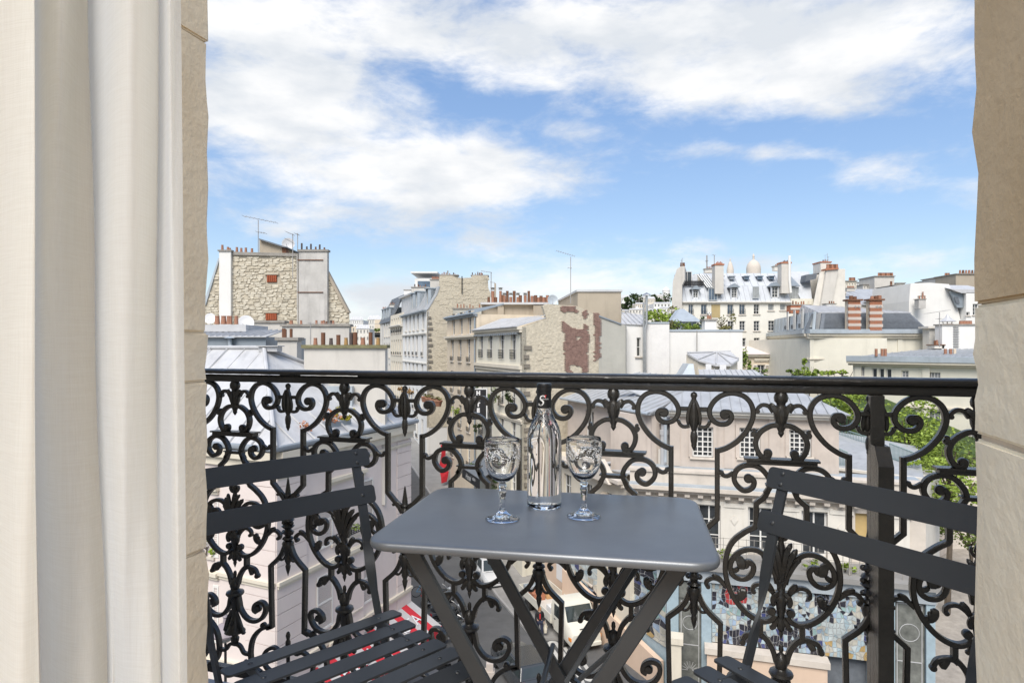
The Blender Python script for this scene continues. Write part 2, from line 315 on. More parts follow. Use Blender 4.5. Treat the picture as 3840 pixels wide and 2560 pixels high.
def window(par, fac, r, cols=2, rows=3, fm='frame', pm='pane', sill=True, rail=False, shut=False, dep=.18, fw=.06, mw=.035, d0=0.):
    """casement in the hole r = (u0, u1, z0, z1): frame with glazing bars (part), pane, sill, railing and louvred shutters (sub-parts)"""
    w_, h_ = round(r[1] - r[0], 2), round(r[3] - r[2], 2); T = fac.Mx(r[0], r[2], d0)
    k = (w_, h_, cols, rows, fm, dep, fw, mw)
    if k not in _wc:
        mb = MB(); y0, y1 = dep - .05, dep + .02
        mb.bx(0, w_, y0, y1, 0, fw).bx(0, w_, y0, y1, h_ - fw, h_).bx(0, fw, y0, y1, fw, h_ - fw).bx(w_ - fw, w_, y0, y1, fw, h_ - fw)
        for i in range(1, cols):
            q = (fw * .8 if (cols % 2 == 0 and i == cols // 2) else mw) / 2; x = w_ * i / cols; mb.bx(x - q, x + q, y0 + .004, y1 - .004, fw, h_ - fw)
        for j in range(1, rows):
            z = h_ * j / rows
            for i in range(cols): mb.bx(w_ * i / cols + .02, w_ * (i + 1) / cols - .02, y0 + .009, y1 - .008, z - mw / 2, z + mw / 2)
        _wc[k] = mesh('window', mb, fm), mesh('pane', MB().quad((.01, dep + .005, .01), (w_ - .01, dep + .005, .01), (w_ - .01, dep + .005, h_ - .01), (.01, dep + .005, h_ - .01)), pm)
    fr, pn = _wc[k]
    o = part('window', fr, None, par, T); p = part('pane', pn, None, o, T)
    if p.data.materials[0] != M[pm]:
        kk = (k, pm)
        if kk not in _wc: me = pn.copy(); me.materials[0] = M[pm]; _wc[kk] = me
        p.data = _wc[kk]
    if sill:
        kk = ('sill', w_)
        if kk not in _wc: _wc[kk] = mesh('sill', MB().bx(-.12, w_ + .12, -.12, dep - .06, -.10, .0), 'stone')
        part('sill', _wc[kk], None, o, T)
    if rail:
        kk = ('rail', w_, rail)
        if kk not in _wc:
            mb = MB(); hh = rail; mb.bx(-.04, w_ + .04, -.11, -.08, hh - .03, hh).bx(-.04, w_ + .04, -.11, -.08, .06, .085)
            n = max(4, int(w_ / .16))
            for i in range(n + 1): x = w_ * i / n; mb.bx(x - .012, x + .012, -.105, -.085, .08, hh - .03)
            for i in range(n): x = w_ * (i + .5) / n; mb.bx(x - .05, x + .05, -.1, -.09, hh * .40, hh * .46).bx(x - .05, x + .05, -.1, -.09, hh * .62, hh * .68)
            _wc[kk] = mesh('guard_rail', mb, 'iron')
        part('guard_rail', _wc[kk], None, o, T)
    if shut:
        kk = ('shut', w_, h_)
        if kk not in _wc:
            mb = MB(); sw = w_ * .52; mb.bx(0, .06, -.06, -.015, 0, h_).bx(sw - .06, sw, -.06, -.015, 0, h_).bx(.06, sw - .06, -.06, -.015, 0, .09).bx(.06, sw - .06, -.06, -.015, h_ - .09, h_).bx(.06, sw - .06, -.055, -.02, h_ * .5 - .04, h_ * .5 + .04)
            n = int(h_ / .085)
            for i in range(n): z = .1 + (h_ - .2) * i / n; mb.quad((.06, -.02, z), (sw - .06, -.02, z), (sw - .06, -.055, z + .05), (.06, -.055, z + .05))
            _wc[kk] = mesh('shutter', mb, 'shutter'), sw
        sm, sw = _wc[kk]
        part('shutter', sm, None, o, fac.Mx(r[0] - sw - .02, r[2], d0)); part('shutter', sm, None, o, fac.Mx(r[1] + .02, r[2], d0))
    return o
def rects(fac, c, ws, w_=None, h_=None, top=None):
    """window rectangles measured as picture boxes (x0, y0, x1, y1) on the facade, optionally regularised"""
    out = []
    for (x0, y0, x1, y1) in ws:
        u0, za = fac.uz(c, x0, y1); u1, zb = fac.uz(c, x1, y0); out.append([u0, u1, za, zb])
    if w_:
        for q in out: m = (q[0] + q[1]) / 2; q[0], q[1] = m - w_ / 2, m + w_ / 2
    if h_:
        z = sum(q[2] for q in out) / len(out) if top is None else top
        for q in out: q[2], q[3] = z, z + h_
    return out
def facade(par, fac, u0, u1, z0, z1, wins, m, body=6., dep=.28, name='wall'):
    """wins: list of (rect, kwargs)"""
    mb = MB(); wall_mb(mb, fac, u0, u1, z0, z1, [q[0] for q in wins], dep, body); o = part(name, mb, m, par, fix=False)
    for r, k in wins: window(par, fac, r, **k)
    return o
def band(par, fac, u0, u1, z0, z1, out=.12, m='stone', name='cornice', d=0.):
    mb = MB(); T = fac.Mx(); mb.bx(u0, u1, d - out, d + .06, z0 + (z1 - z0) * .5, z1, T).bx(u0 + .03, u1 - .03, d - out * .55, d + .05, z0, z0 + (z1 - z0) * .5 - .002, T)
    return part(name, mb, m, par)
_pc = {}
def pot(par, loc, h=.5, r=.13, kind='taper', m='terra'):
    k = (kind, m)
    if k not in _pc:
        pr = {'taper': [(1.0, 0), (1.05, .05), (.98, .08), (.78, .88), (.86, .90), (.86, 1), (.66, 1), (.6, .6)], 'tall': [(1, 0), (1, 1), (.88, 1), (.88, .7)],
              'cowl': [(1, 0), (.9, .55), (.7, .56), (.7, .80), (.3, .80), (.3, .86), (1.5, .87), (1.45, .90), (.1, 1)]}[kind]
        _pc[k] = mesh('chimney_pot', MB().lathe(pr, 10), m, smooth=40)
    return part('chimney_pot', _pc[k], None, par, Matrix.Translation(loc) @ Matrix.Diagonal((r, r, h, 1)))
def chimney(par, c, x0, y0, x1, y1, d, th=.6, m='offwhite', capm='cap', cap=.12, pots=(), over=.08, name='chimney'):
    """stack measured as a picture box at distance d; pots = (x, y_top, width, kind, material) standing on its coping"""
    a, b = at(c, x0, y1, d), at(c, x1, y0, d)
    mb = MB().bx(a.x, b.x, d, d + th, a.z, b.z - cap); o = part(name, mb, m, par)
    part('coping', MB().bx(a.x - over, b.x + over, d - over, d + th + over, b.z - cap, b.z), capm, o)
    for i, (x, yt, wd, kd, pm) in enumerate(pots):
        p = at(c, x, yt, d + th / 2); p0 = Vector((p.x, p.y, b.z)); pot(o, p0, max(.1, p.z - b.z), wd / 2.61375 / F * d / 2, kd, pm)
    return o
def zroof(par, poly, n=8, m='zinc', th=.06, seam=.05, name='roof', seams_as_parts=False, ax=None):
    """sheet roof: polygon (eave edge first: p0 -> p1), standing seams up the slope"""
    p = [Vector(q) for q in poly]; nr = Vector((0, 0, 0))
    for i in range(len(p)): nr += p[i].cross(p[(i + 1) % len(p)])
    nr.normalize()
    if nr.z < 0: nr = -nr
    o = part(name, MB().prism(p, -nr * th), m, par)
    e = (p[1] - p[0]); Ln = e.length; e.normalize(); up = nr.cross(e).normalized()
    if up.z < 0: up = -up
    q2 = [((q - p[0]).dot(e), (q - p[0]).dot(up)) for q in p]; lo, hi = min(q[0] for q in q2), max(q[0] for q in q2); mbs = []
    for i in range(n + 1):
        s = lo + (hi - lo) * (i + .001) / (n + .002); t = []
        for j in range(len(q2)):
            (a, b), (c_, d_) = q2[j], q2[(j + 1) % len(q2)]
            if (a - s) * (c_ - s) < 0: t.append(b + (d_ - b) * (s - a) / (c_ - a))
        if len(t) < 2: continue
        a = p[0] + e * s + up * min(t) + nr * seam * .3; b = p[0] + e * s + up * max(t) + nr * seam * .3
        mb = MB(); mb.prism([a - e * seam * .35, a + e * seam * .35, a + e * seam * .2 + nr * seam, a - e * seam * .2 + nr * seam], b - a); mbs.append(mb)
    if seams_as_parts:
        for mb in mbs: part('seam', mb, m, o)
    elif mbs:
        mb = MB()
        for q in mbs: mb.add(q.v, q.f)
        part('seam', mb, m, o)
    return o
def base(fac, u=None): q = fac.P((u if u is not None else fac.len / 2), 0); return (q.x, q.y, gz(q.y))
def leaves(mb, c, rad, n, size, squash=1., seed=None, shell=.45):
    rnd = random.Random(seed if seed is not None else n)
    cl = [(Vector((rnd.gauss(0, .5), rnd.gauss(0, .5), rnd.gauss(0, .45))), rnd.uniform(.28, .5)) for _ in range(max(5, n // 60))]
    for i in range(n):
        cc, cr = cl[i % len(cl)]; d = Vector((rnd.gauss(0, 1), rnd.gauss(0, 1), rnd.gauss(0, 1))).normalized() * rnd.uniform(shell, 1) * cr
        q = cc + d
        if q.length > 1.25: q *= 1.25 / q.length
        p = Vector(c) + Vector((q.x * rad[0], q.y * rad[1], q.z * rad[2])); s = size * rnd.uniform(.6, 1.3)
        a = Vector((rnd.gauss(0, 1), rnd.gauss(0, 1), rnd.gauss(0, .6))).normalized(); b = a.cross(Vector((rnd.gauss(0, 1), rnd.gauss(0, 1), rnd.gauss(0, 1)))).normalized()
        mb.quad(p - a * s, p - b * s * .55, p + a * s, p + b * s * .55)
    return mb
def plant(name, label, cat_, c, rad, n, size, m='leaf', trunk=None, group=None, seed=1):
    c = Vector(c); z0 = trunk if trunk is not None else c.z - rad[2]
    t = root(name, label, cat_, (c.x, c.y, z0), group=group)
    part('crown' if name.endswith('tree') else 'foliage', leaves(MB(), c, rad, n, size, seed=seed), m, t, fix=False)
    h = c.z - z0; rt = max(.015, rad[0] * .07); mb = MB().tube([(c.x, c.y, z0), (c.x + rt, c.y, z0 + h * .6), (c.x, c.y + rt, c.z)], rt, 6, rt * .6)
    for k in range(4):
        a = k * 1.6 + seed; mb.tube([(c.x, c.y, z0 + h * .75), (c.x + math.cos(a) * rad[0] * .6, c.y + math.sin(a) * rad[1] * .6, c.z + rad[2] * .3)], rt * .5, 5, rt * .2)
    part('trunk' if name.endswith('tree') else 'stem', mb, 'bark', t)
    return t
def copy_tree(o, Mw, label=None, par=None):
    c = o.copy(); sc.collection.objects.link(c)
    if par is not None: c.parent = par; c.matrix_local = o.matrix_local.copy(); Mw = W[par] @ o.matrix_local
    else: c.matrix_world = Mw
    W[c] = Mw
    if label: c['label'] = label
    for ch in o.children: copy_tree(ch, None, None, c)
    return c

# ---------------- terrain, streets ----------------
def ground_mb():
    mb = MB(); xs = [-1500, -600, -200, -60, -30, -15, 0, 15, 30, 60, 200, 600, 1500]; ys = [-300, -40, 0, 20, 40, 60, 90, 130, 200, 330, 600, 1200, 2000]
    for y in ys:
        for x in xs: mb.v.append((x, y, gz(y) if x > -12 else min(gz(y), -4.5)))
    n = len(xs); mb.f = [(j * n + i, j * n + i + 1, (j + 1) * n + i + 1, (j + 1) * n + i) for j in range(len(ys) - 1) for i in range(n - 1)]
    return mb
single('ground', ground_mb(), 'ground', 'city ground rising gently away from the crossing', None, kind='structure')
def sheet(poly, dz): return MB().quad(*[(x, y, gz(y) + dz) for x, y in poly])
RD = Vector((-.368, 1)).normalized()              # direction of the street that climbs away
def rx(d, off=0): return 16.26 - .368 * d + off    # facade line of its right-hand side
single('road', sheet([(-8, 22), (9, 22), (9.5, 30), (rx(40, -2.6), 40), (rx(40, -9.5), 40), (-9, 30)], .004).quad(*[(x, y, gz(y) + .004) for x, y in ((rx(40, -9.5), 40.001), (rx(40, -2.6), 40.001), (rx(140, -2.6), 140), (rx(140, -9.5), 140))]),
       'asphalt', 'grey asphalt street running downhill between the facades to the crossing', None, kind='structure')
mb = MB(); mb2 = MB()
for (a, b) in ((-2.5, 1.5), (-11.3, -9.4)):
    for (y0, y1) in ((34, 40), (40.001, 140)):
        p = [(rx(y0, a), y0), (rx(y0, b), y0), (rx(y1, b), y1), (rx(y1, a), y1)]
        mb.prism([(x, y, gz(y) + .12) for x, y in p], (0, 0, -.3))
        kx = a if a > -5 else b
        mb2.prism([(rx(y0, kx - .08), y0, gz(y0) + .125), (rx(y0, kx + .08), y0, gz(y0) + .125), (rx(y1, kx + .08), y1, gz(y1) + .125), (rx(y1, kx - .08), y1, gz(y1) + .125)], (0, 0, -.3))
mb.prism([(-8.2, 20, ZS + .12), (-6.2, 20, ZS + .12), (-2.9, 31, ZS + .12), (-4.3, 31.6, ZS + .12)], (0, 0, -.3))
single('pavement', mb, 'pave', 'pale pavement along the foot of the facades', None, kind='structure')
single('kerb', mb2, 'kerb', 'granite kerb edging the pavements', None, kind='structure')
mb = MB()
for i in range(7):                                  # parking dashes beside the motorbikes
    p = atz('e2', 196 + i * 24, 340 + i * 46, ZS); mb.bx(-.07, .07, -.35, .35, 0, .003, Matrix.Translation((p.x, p.y, ZS + .008)) @ Matrix.Rotation(R(12), 4, 'Z'))
single('dashed_line', mb, 'paint', 'white dashed parking line painted on the asphalt', None, kind='structure')
mb = MB()
for i, (x, y) in enumerate([(1440, 1240), (1545, 1210), (1650, 1180)]):   # rounded crossing stripes with a dark slit
    p = atz('e2', x, y, ZS)
    T = Matrix.Translation((p.x + .25, p.y - 1.6, ZS + .008 + i * .0005)) @ Matrix.Rotation(R(14), 4, 'Z')
    out = [(.30 * math.cos(a), 2.0 * s + .30 * math.sin(a)) for s, a0 in ((1, 0), (-1, math.pi)) for a in [a0 + math.pi * k / 8 for k in range(9)]]
    inn = [(x_ * .32, y_ * .86) for x_, y_ in out]; n = len(out)
    mb.add([T @ Vector((*q, 0)) for q in out + inn], [(k, (k + 1) % n, n + (k + 1) % n, n + k) for k in range(n)])
single('crossing_stripes', mb, 'paint', 'rounded white pedestrian crossing stripes painted on the asphalt', None, kind='structure')

# ---------------- our own facade, balcony, curtain ----------------
TH = R(17.8); DR = 1.66
tv, nv = Vector((math.cos(TH), -math.sin(TH), 0)), Vector((math.sin(TH), math.cos(TH), 0))
BFM = Matrix.Rotation(-TH, 4, 'Z')                 # balcony frame: x along the railing, y outwards, z up
def bf(u, D, z): return BFM @ Vector((u, D, z))
UL, UR = -.836, .297
own = root('stone_facade', 'thick limestone window reveal framing the balcony on both sides', 'wall', tuple(bf(-.25, .7, 0)), -TH)
mb = MB()
mb.bx(-12, UL - .005, .505, .865, ZS, -.13, BFM).bx(UR + .005, 12, .505, .865, ZS, -.13, BFM).bx(UL - .005, UR + .005, .505, .865, ZS, -.13, BFM)
mb.bx(-12, UL - .42, .505, .865, -.13, 6, BFM).bx(UR + .42, 12, .505, .865, -.13, 6, BFM).bx(UL - .42, UR + .42, .505, .865, 2.62, 6, BFM)
part('masonry', mb, 'mortar', own)
mb = MB(); mb.bx(UL - .42, UL - .005, .506, .866, -.13, 2.62, BFM).bx(UR + .005, UR + .42, .506, .866, -.13, 2.62, BFM)
part('mortar_bed', mb, 'mortar', own)
def block(u0, u1, D0, D1, z0, z1, m, seed):
    b = bmesh.new(); bmesh.ops.create_cube(b, size=1)
    for v in b.verts: v.co = ((u0 + u1) / 2 + v.co.x * (u1 - u0), (D0 + D1) / 2 + v.co.y * (D1 - D0), (z0 + z1) / 2 + v.co.z * (z1 - z0))
    bmesh.ops.bevel(b, geom=list(b.edges), offset=.0035, segments=2, affect='EDGES')
    for _ in range(3): bmesh.ops.subdivide_edges(b, edges=[e for e in b.edges if e.calc_length() > .03], cuts=1, use_grid_fill=True)
    for v in b.verts:
        q = v.co * 9 + Vector((seed * 3.1, 0, 0)); e = min(abs(v.co.x - u0), abs(v.co.x - u1)) < .012; f = min(abs(v.co.y - D1), abs(v.co.y - D0)) < .012
        k = .0016 if not (e and f) else .0045
        v.co += Vector((noise.noise(q * 3.0), noise.noise(q * 3.0 + Vector((7, 1, 3))), 0)) * k + Vector((noise.noise(q * 6), noise.noise(q * 6 + Vector((3, 3, 3))), 0)) * k * .9
    me = bpy.data.meshes.new('stone'); b.to_mesh(me); b.free(); me.materials.append(M[m]); me.polygons.foreach_set('use_smooth', [True] * len(me.polygons)); me.set_sharp_from_angle(angle=R(50))
    return part('stone', me, None, own, BFM)
zl = [-.125, .38, .74, 1.03, 1.115, 1.62, 2.15, 2.615]
for i in range(len(zl) - 1): block(UL - .41, UL, .5, .872, zl[i] + .0004, zl[i + 1] - .0004, 'wallstone', i)
zr = [-.125, .40, .985, 1.140, 1.55, 2.1, 2.615]
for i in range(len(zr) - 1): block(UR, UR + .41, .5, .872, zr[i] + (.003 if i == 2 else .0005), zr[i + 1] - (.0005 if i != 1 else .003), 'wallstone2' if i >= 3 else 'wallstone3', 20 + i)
mb = MB(); mb.bx(-3.2, 3.0, .873, 1.72, -.13, -.045, BFM).bx(-3.24, 3.04, .873, 1.75, -.09, -.07, BFM).bx(-3.2, 3.0, .873, 1.76, -.30, -.131, BFM)
single('balcony_floor', mb, 'slab', 'pale stone balcony slab under the table and chairs', None, kind='structure', bev=.006)
mb = MB(); mb.bx(-4, 4, -4, .5, -.20, -.02, BFM)
single('room_floor', mb, mat('oak_floor', (.30, .20, .11), .5, .15, 4), 'wooden floor of the room behind the balcony window', None, kind='structure')

# curtain: gathered linen hanging in front of the left reveal
def curtain():
    keys = [(414, .402, 0), (398, .382, .2), (385, .378, .4), (368, .405, .5), (358, .415, .6), (335, .39, .8), (300, .372, .9), (262, .380, 1), (236, .392, 1), (222, .405, 1), (213, .432, 1), (205, .428, .95), (180, .398, .8), (140, .378, .7), (105, .388, .7), (84, .408, .7), (74, .418, .6), (62, .372, .6), (66, .352, .6), (78, .346, .5), (70, .338, .5), (30, .330, .3), (-20, .34, .2), (-80, .37, 0), (-140, .35, 0)]
    mb = MB(); nz_ = 46; rows = []
    for j in range(nz_ + 1):
        t = j / nz_; z = 2.15 - 2.16 * t; vy = min(1.15, max(-.1, (.557 - (z - CZ) / .62) / (.557 + .54)))   # rough picture height of this row
        path = []
        for (x, D, k) in keys:
            x2 = x + (18 * vy) * (1 if x > 380 else .3) + k * (44 * max(0, vy - .45) ** 1.3 * 1.6 + 7 * math.sin(vy * 5.2 + x * .021) + 4 * math.sin(vy * 11 + x * .05)) * (1 if 120 < x < 300 else .5)
            D2 = .385 + (D - .385) * (.62 if x > 90 else .9) + .007 * math.sin(vy * 4.3 + x * .035) + .003 * math.sin(x * .21 + vy * 2) * (1 if x > 200 else .6)
            r = Vector(((x2 - 1176) / 1430, 1, 0)); s = D2 / r.dot(nv); path.append(Vector((r.x * s, s, z)))
        rows.append(cat(path, 5))
    n = len(rows[0])
    for r_ in rows: mb.v += [tuple(q) for q in r_]
    mb.f = [(j * n + i, j * n + i + 1, (j + 1) * n + i + 1, (j + 1) * n + i) for j in range(nz_) for i in range(n - 1)]
    m = bpy.data.materials.new('sheer_linen'); m.use_nodes = True; t = m.node_tree; t.nodes.remove(t.nodes['Principled BSDF']); out = t.nodes['Material Output']
    tc_ = t.nodes.new('ShaderNodeTexCoord')
    def wv(direction, sc_):
        mp = t.nodes.new('ShaderNodeMapping'); mp.inputs['Scale'].default_value = direction; t.links.new(tc_.outputs['Object'], mp.inputs[0])
        nn = t.nodes.new('ShaderNodeTexNoise'); nn.inputs['Scale'].default_value = sc_; nn.inputs['Detail'].default_value = 3; t.links.new(mp.outputs[0], nn.inputs['Vector']); return nn.outputs['Fac']
    f = math_n('ADD', math_n('MULTIPLY', wv((1, 1, .02), 900), .5, tree=t), math_n('MULTIPLY', wv((.03, .03, 1), 1100), .5, tree=t), tree=t)
    mr = t.nodes.new('ShaderNodeMapRange'); t.links.new(f, mr.inputs[0]); mr.inputs[1].default_value = .3; mr.inputs[2].default_value = .7
    mixc = t.nodes.new('ShaderNodeMix'); mixc.data_type = 'RGBA'; t.links.new(mr.outputs[0], mixc.inputs[0]); mixc.inputs[6].default_value = (.84, .82, .77, 1); mixc.inputs[7].default_value = (.92, .91, .87, 1)
    bn = t.nodes.new('ShaderNodeBump'); bn.inputs['Strength'].default_value = .25; bn.inputs['Distance'].default_value = .001; t.links.new(f, bn.inputs['Height'])
    df, tl, ms = t.nodes.new('ShaderNodeBsdfDiffuse'), t.nodes.new('ShaderNodeBsdfTranslucent'), t.nodes.new('ShaderNodeMixShader')
    for q in (df, tl): t.links.new(mixc.outputs[2], q.inputs['Color']); t.links.new(bn.outputs[0], q.inputs['Normal'])
    ms.inputs[0].default_value = .62; t.links.new(df.outputs[0], ms.inputs[1]); t.links.new(tl.outputs[0], ms.inputs[2]); t.links.new(ms.outputs[0], out.inputs[0])
    return single('curtain', mb, m, 'sheer off-white linen curtain hanging in soft folds at the left', 'curtain', tuple(bf(-.5, .39, 0)), smooth=True, fix=False)
curtain()

# ---------------- wrought railing ----------------
P_, Hh = .4113, .20565
def axu(k): return (-1.787 + .4955 * k) * .83
rail = root('balcony_railing', 'ornate glossy black cast iron balcony railing of scrolls and palmettes', 'railing', tuple(nv * DR), -TH)
RM = W[rail]
def V3(p): return [(a, 0, b) for a, b in p]
TR = {
'big_scroll': [(.149, .828), (.126, .837), (.1, .856), (.079, .882), (.068, .905), (.064, .927), (.069, .949), (.082, .965), (.1, .973), (.121, .974), (.142, .966), (.158, .951), (.167, .933), (.166, .916), (.156, .902), (.141, .896), (.126, .898), (.117, .907), (.115, .918), (.12, .926), (.129, .927)],
'small_scroll': [(0, .896), (.015, .898), (.030, .893), (.048, .879), (.058, .858), (.056, .838), (.046, .821), (.032, .818), (.026, .827)],
'arm': [(.018, .930), (.028, .944), (.042, .947), (.052, .94), (.056, .931)],
'lower_scroll': [(.036, .728), (.026, .745), (.026, .760), (.033, .775), (.048, .791), (.066, .797), (.087, .794), (.103, .782), (.109, .763), (.104, .747), (.09, .734), (.077, .734), (.065, .743), (.062, .757), (.069, .766)],
'hook': [(.195, .888), (.18, .886), (.171, .892), (.167, .902)],
'low_hook': [(.111, .775), (.125, .766), (.135, .768), (.139, .777)],
'volute': [(.010, .51), (.016, .54), (.026, .562), (.040, .577), (.056, .586), (.077, .586), (.098, .576), (.113, .558), (.118, .539), (.113, .521), (.098, .512), (.08, .514), (.067, .527), (.063, .544), (.07, .554), (.08, .555)],
'circle': [(.086, .627), (.104, .612), (.118, .592), (.127, .565), (.130, .53), (.124, .496), (.110, .464), (.088, .436), (.064, .419), (.040, .413), (.022, .420), (.013, .432)],
'link': [(.126, .487), (.145, .503), (.162, .505), (.176, .493), (.171, .482)],
'low_leaf': [(.008, .468), (.021, .488), (.039, .502), (.054, .502), (.064, .494), (.065, .482)],
'ycurl': [(.040, .372), (.050, .379), (.066, .378), (.082, .371), (.091, .352)],
'ybranch': [(.047, .381), (.034, .369), (.020, .347), (.012, .318)],
'low_vol': [(.012, .288), (.018, .262), (.024, .239), (.046, .214), (.076, .207), (.104, .218), (.120, .243), (.118, .265), (.099, .271), (.081, .260), (.077, .244), (.088, .238)],
'bar_c': [(.146, .198), (.130, .198), (.096, .179), (.072, .149), (.063, .11), (.066, .078), (.080, .055), (.100, .045)],
'bridge': [(0, .122), (.012, .122), (.024, .115), (.036, .099), (.056, .097), (.064, .100)],
'barc': [(.2056, .136), (.194, .138), (.172, .126), (.151, .133), (.125, .119), (.113, .095), (.121, .068), (.140, .055)],
'spear_curl': [(.193, .621), (.178, .630), (.169, .621)],
}
def ball(mb, x, z, r, d=.017, n=14): return mb.lathe([(r * .82, -d / 2), (r, -d / 2 + .003), (r, d / 2 - .003), (r * .82, d / 2)], n, Matrix.Translation((x, 0, z)) @ Matrix.Rotation(R(90), 4, 'X'))
def sph(mb, x, z, r, y=0, sx=1, sz=1, n=8): return mb.lathe([(r * math.sin(math.pi * i / 6) * 1.0 + 1e-4, -r * sz * math.cos(math.pi * i / 6)) for i in range(7)], n, Matrix.Translation((x, y, z)))
def leafw(pts, w0, w1, d=.012):
    """tapering leaf blade along pts: narrow root, swelling, pointed tip"""
    n = len(pts); return [(w0 + (w1 - w0) * math.sin(math.pi * min(1, (i / (n - 1)) * .75 + .1)) if i < n - 1 else .003, d * (1 if i < n - 1 else .4)) for i in range(n)]
PB = []      # (name, builder giving an MB for side s = +1 / -1, or s = 0 for pieces on the axis)
def mir(p, s): return [(s * a, 0, b) for a, b in p]
BW, BD = .0124, .019
def fb(name, key, wd=(BW, BD), balls=(), per=5, taper=None):
    def f(s):
        mb = MB(); p = cat(mir(TR[key], s), per)
        wds = wd if taper is None else [(wd[0] * (1 + (taper - 1) * i / (len(p) - 1)), wd[1]) for i in range(len(p))]
        mb.sweep(p, wds)
        for (x, z, r) in balls: ball(mb, s * x, z, r)
        return mb
    PB.append((name, f, (1, -1)))
fb('large_scroll', 'big_scroll', balls=[(.131, .921, .0125)])
fb('small_scroll', 'small_scroll', balls=[(.030, .829, .0105)])
fb('arm', 'arm', (.011, .014), balls=[(.054, .931, .0062)], taper=.75)
fb('scroll', 'lower_scroll', balls=[(.075, .763, .0115)])
fb('hook', 'hook', (.009, .012), balls=[(.168, .899, .005)])
fb('hook', 'low_hook', (.010, .013), balls=[(.140, .774, .0062)])
def f_pad(s): return MB().bx(-.080, .080, -.014, .014, .801, .811).bx(-.086, .086, -.018, .018, .8112, .816).bx(-.032, .032, -.011, .011, .743, .7485).bx(-.036, .036, -.013, .013, .7487, .7525)
PB.append(('pad', f_pad, (0,)))
def f_nub(s): mb = MB(); ball(mb, s * .0615, .8745, .008); ball(mb, s * .0615, .884, .005); return mb
PB.append(('collar', f_nub, (1, -1)))
def f_tie(s):
    mb = MB(); mb.sweep([(s * .166, 0, .932), (s * .206, 0, .932)], (.011, .013)); return mb
PB.append(('tie', f_tie, (1, -1)))
def f_fin(s):
    mb = MB().lathe([(.010, .985), (.012, .978), (.015, .974), (.017, .966), (.0155, .957), (.011, .952), (.0105, .948), (.015, .944), (.018, .930), (.0165, .916), (.012, .902), (.0105, .892), (.0065, .882), (.0075, .878), (.004, .872), (.001, .868)], 12)
    for q in (-1, 1):
        p = cat([(0, -.004, .912), (q * .010, -.009, .930), (q * .019, -.008, .944), (q * .027, -.004, .950)], 3); mb.sweep(p, leafw(p, .006, .014, .008))
    p = [(0, -.014, .905), (0, -.019, .925), (0, -.015, .945)]; mb.sweep(p, [(.006, .005), (.012, .006), (.004, .003)])
    return mb
PB.append(('tulip_finial', f_fin, (0,)))
def f_pend(s):
    x = Hh; T = Matrix.Translation((x, 0, 0))
    mb = MB().lathe([(.002, .976), (.0075, .972), (.009, .966), (.006, .960), (.0065, .952), (.009, .945), (.0125, .925), (.0135, .910), (.0115, .893), (.0075, .880), (.006, .876), (.008, .872), (.0095, .862), (.0085, .850), (.0065, .842), (.007, .838), (.003, .829), (.0005, .824)], 12, T)
    for q in (-1, 1):
        p = cat([(x + q * .004, -.004, .955), (x + q * .011, -.006, .935), (x + q * .0155, -.004, .910), (x + q * .014, -.003, .890)], 3); mb.sweep(p, leafw(p, .004, .009, .009))
    p = [(x, -.014, .945), (x, -.019, .915), (x, -.013, .885)]; mb.sweep(p, [(.004, .005), (.009, .006), (.003, .004)])
    return mb
PB.append(('rosette_pendant', f_pend, (0,)))
# framing bars between the motifs
def f_bar(s):
    mb = MB(); mb.sweep([(s * .149, 0, .8345), (s * .149, 0, .657), (s * .188, 0, .617), (s * .199, 0, .60)], (BW, BD)); return mb
PB.append(('upright_bar', f_bar, (1, -1)))
def f_bar2(s):
    mb = MB(); p = cat([(s * .196, 0, .466), (s * .186, 0, .440), (s * .170, 0, .418), (s * .140, 0, .392)], 3)[:-1] + [Vector((s * .141, 0, .392)), Vector((s * .145, 0, .199)), Vector((s * .128, 0, .192))]; mb.sweep(p, (BW, BD)); return mb
PB.append(('upright_bar', f_bar2, (1, -1)))
def f_arc(s):
    mb = MB(); p = cat([(s * .036, 0, .728), (s * .026, 0, .7515)][:1] + [(s * .030, 0, .737), (s * .038, 0, .720), (s * .057, 0, .703)], 3); p = [q for i, q in enumerate(p)][3:] + [Vector((s * .0575, 0, .649))] + cat([(s * .0575, 0, .645), (s * .072, 0, .637), (s * .088, 0, .626)], 3)[1:]
    mb.sweep(p, (BW, BD)); return mb
PB.append(('inner_bar', f_arc, (1, -1)))
fb('circle_scroll', 'circle', (BW, BD), balls=[(.022, .440, .0105)])
fb('volute', 'volute', (.0115, .015), balls=[(.0835, .549, .0115)], taper=1.15)
fb('link', 'link', (.010, .014), balls=[(.171, .483, .006)])
def f_vleaf(s):
    mb = MB()
    p = cat([(s * .108, 0, .566), (s * .096, -.004, .560), (s * .092, -.006, .548), (s * .094, -.004, .536)], 3); mb.sweep(p, leafw(p, .008, .022, .012))
    p = cat([(s * .116, 0, .530), (s * .106, -.004, .532), (s * .098, -.005, .540)], 3); mb.sweep(p, leafw(p, .006, .012, .010))
    p = cat([(s * .112, 0, .462), (s * .096, -.004, .466), (s * .088, -.006, .478), (s * .087, -.004, .492)], 3); mb.sweep(p, leafw(p, .008, .019, .012))
    p = cat([(s * .104, 0, .452), (s * .096, -.006, .468), (s * .099, -.006, .484)], 3); mb.sweep(p, leafw(p, .005, .009, .010))
    p = cat([(s * .136, 0, .497), (s * .148, -.004, .510), (s * .162, -.004, .514)], 3); mb.sweep(p, leafw(p, .006, .012, .010))
    return mb
PB.append(('leaf', f_vleaf, (1, -1)))
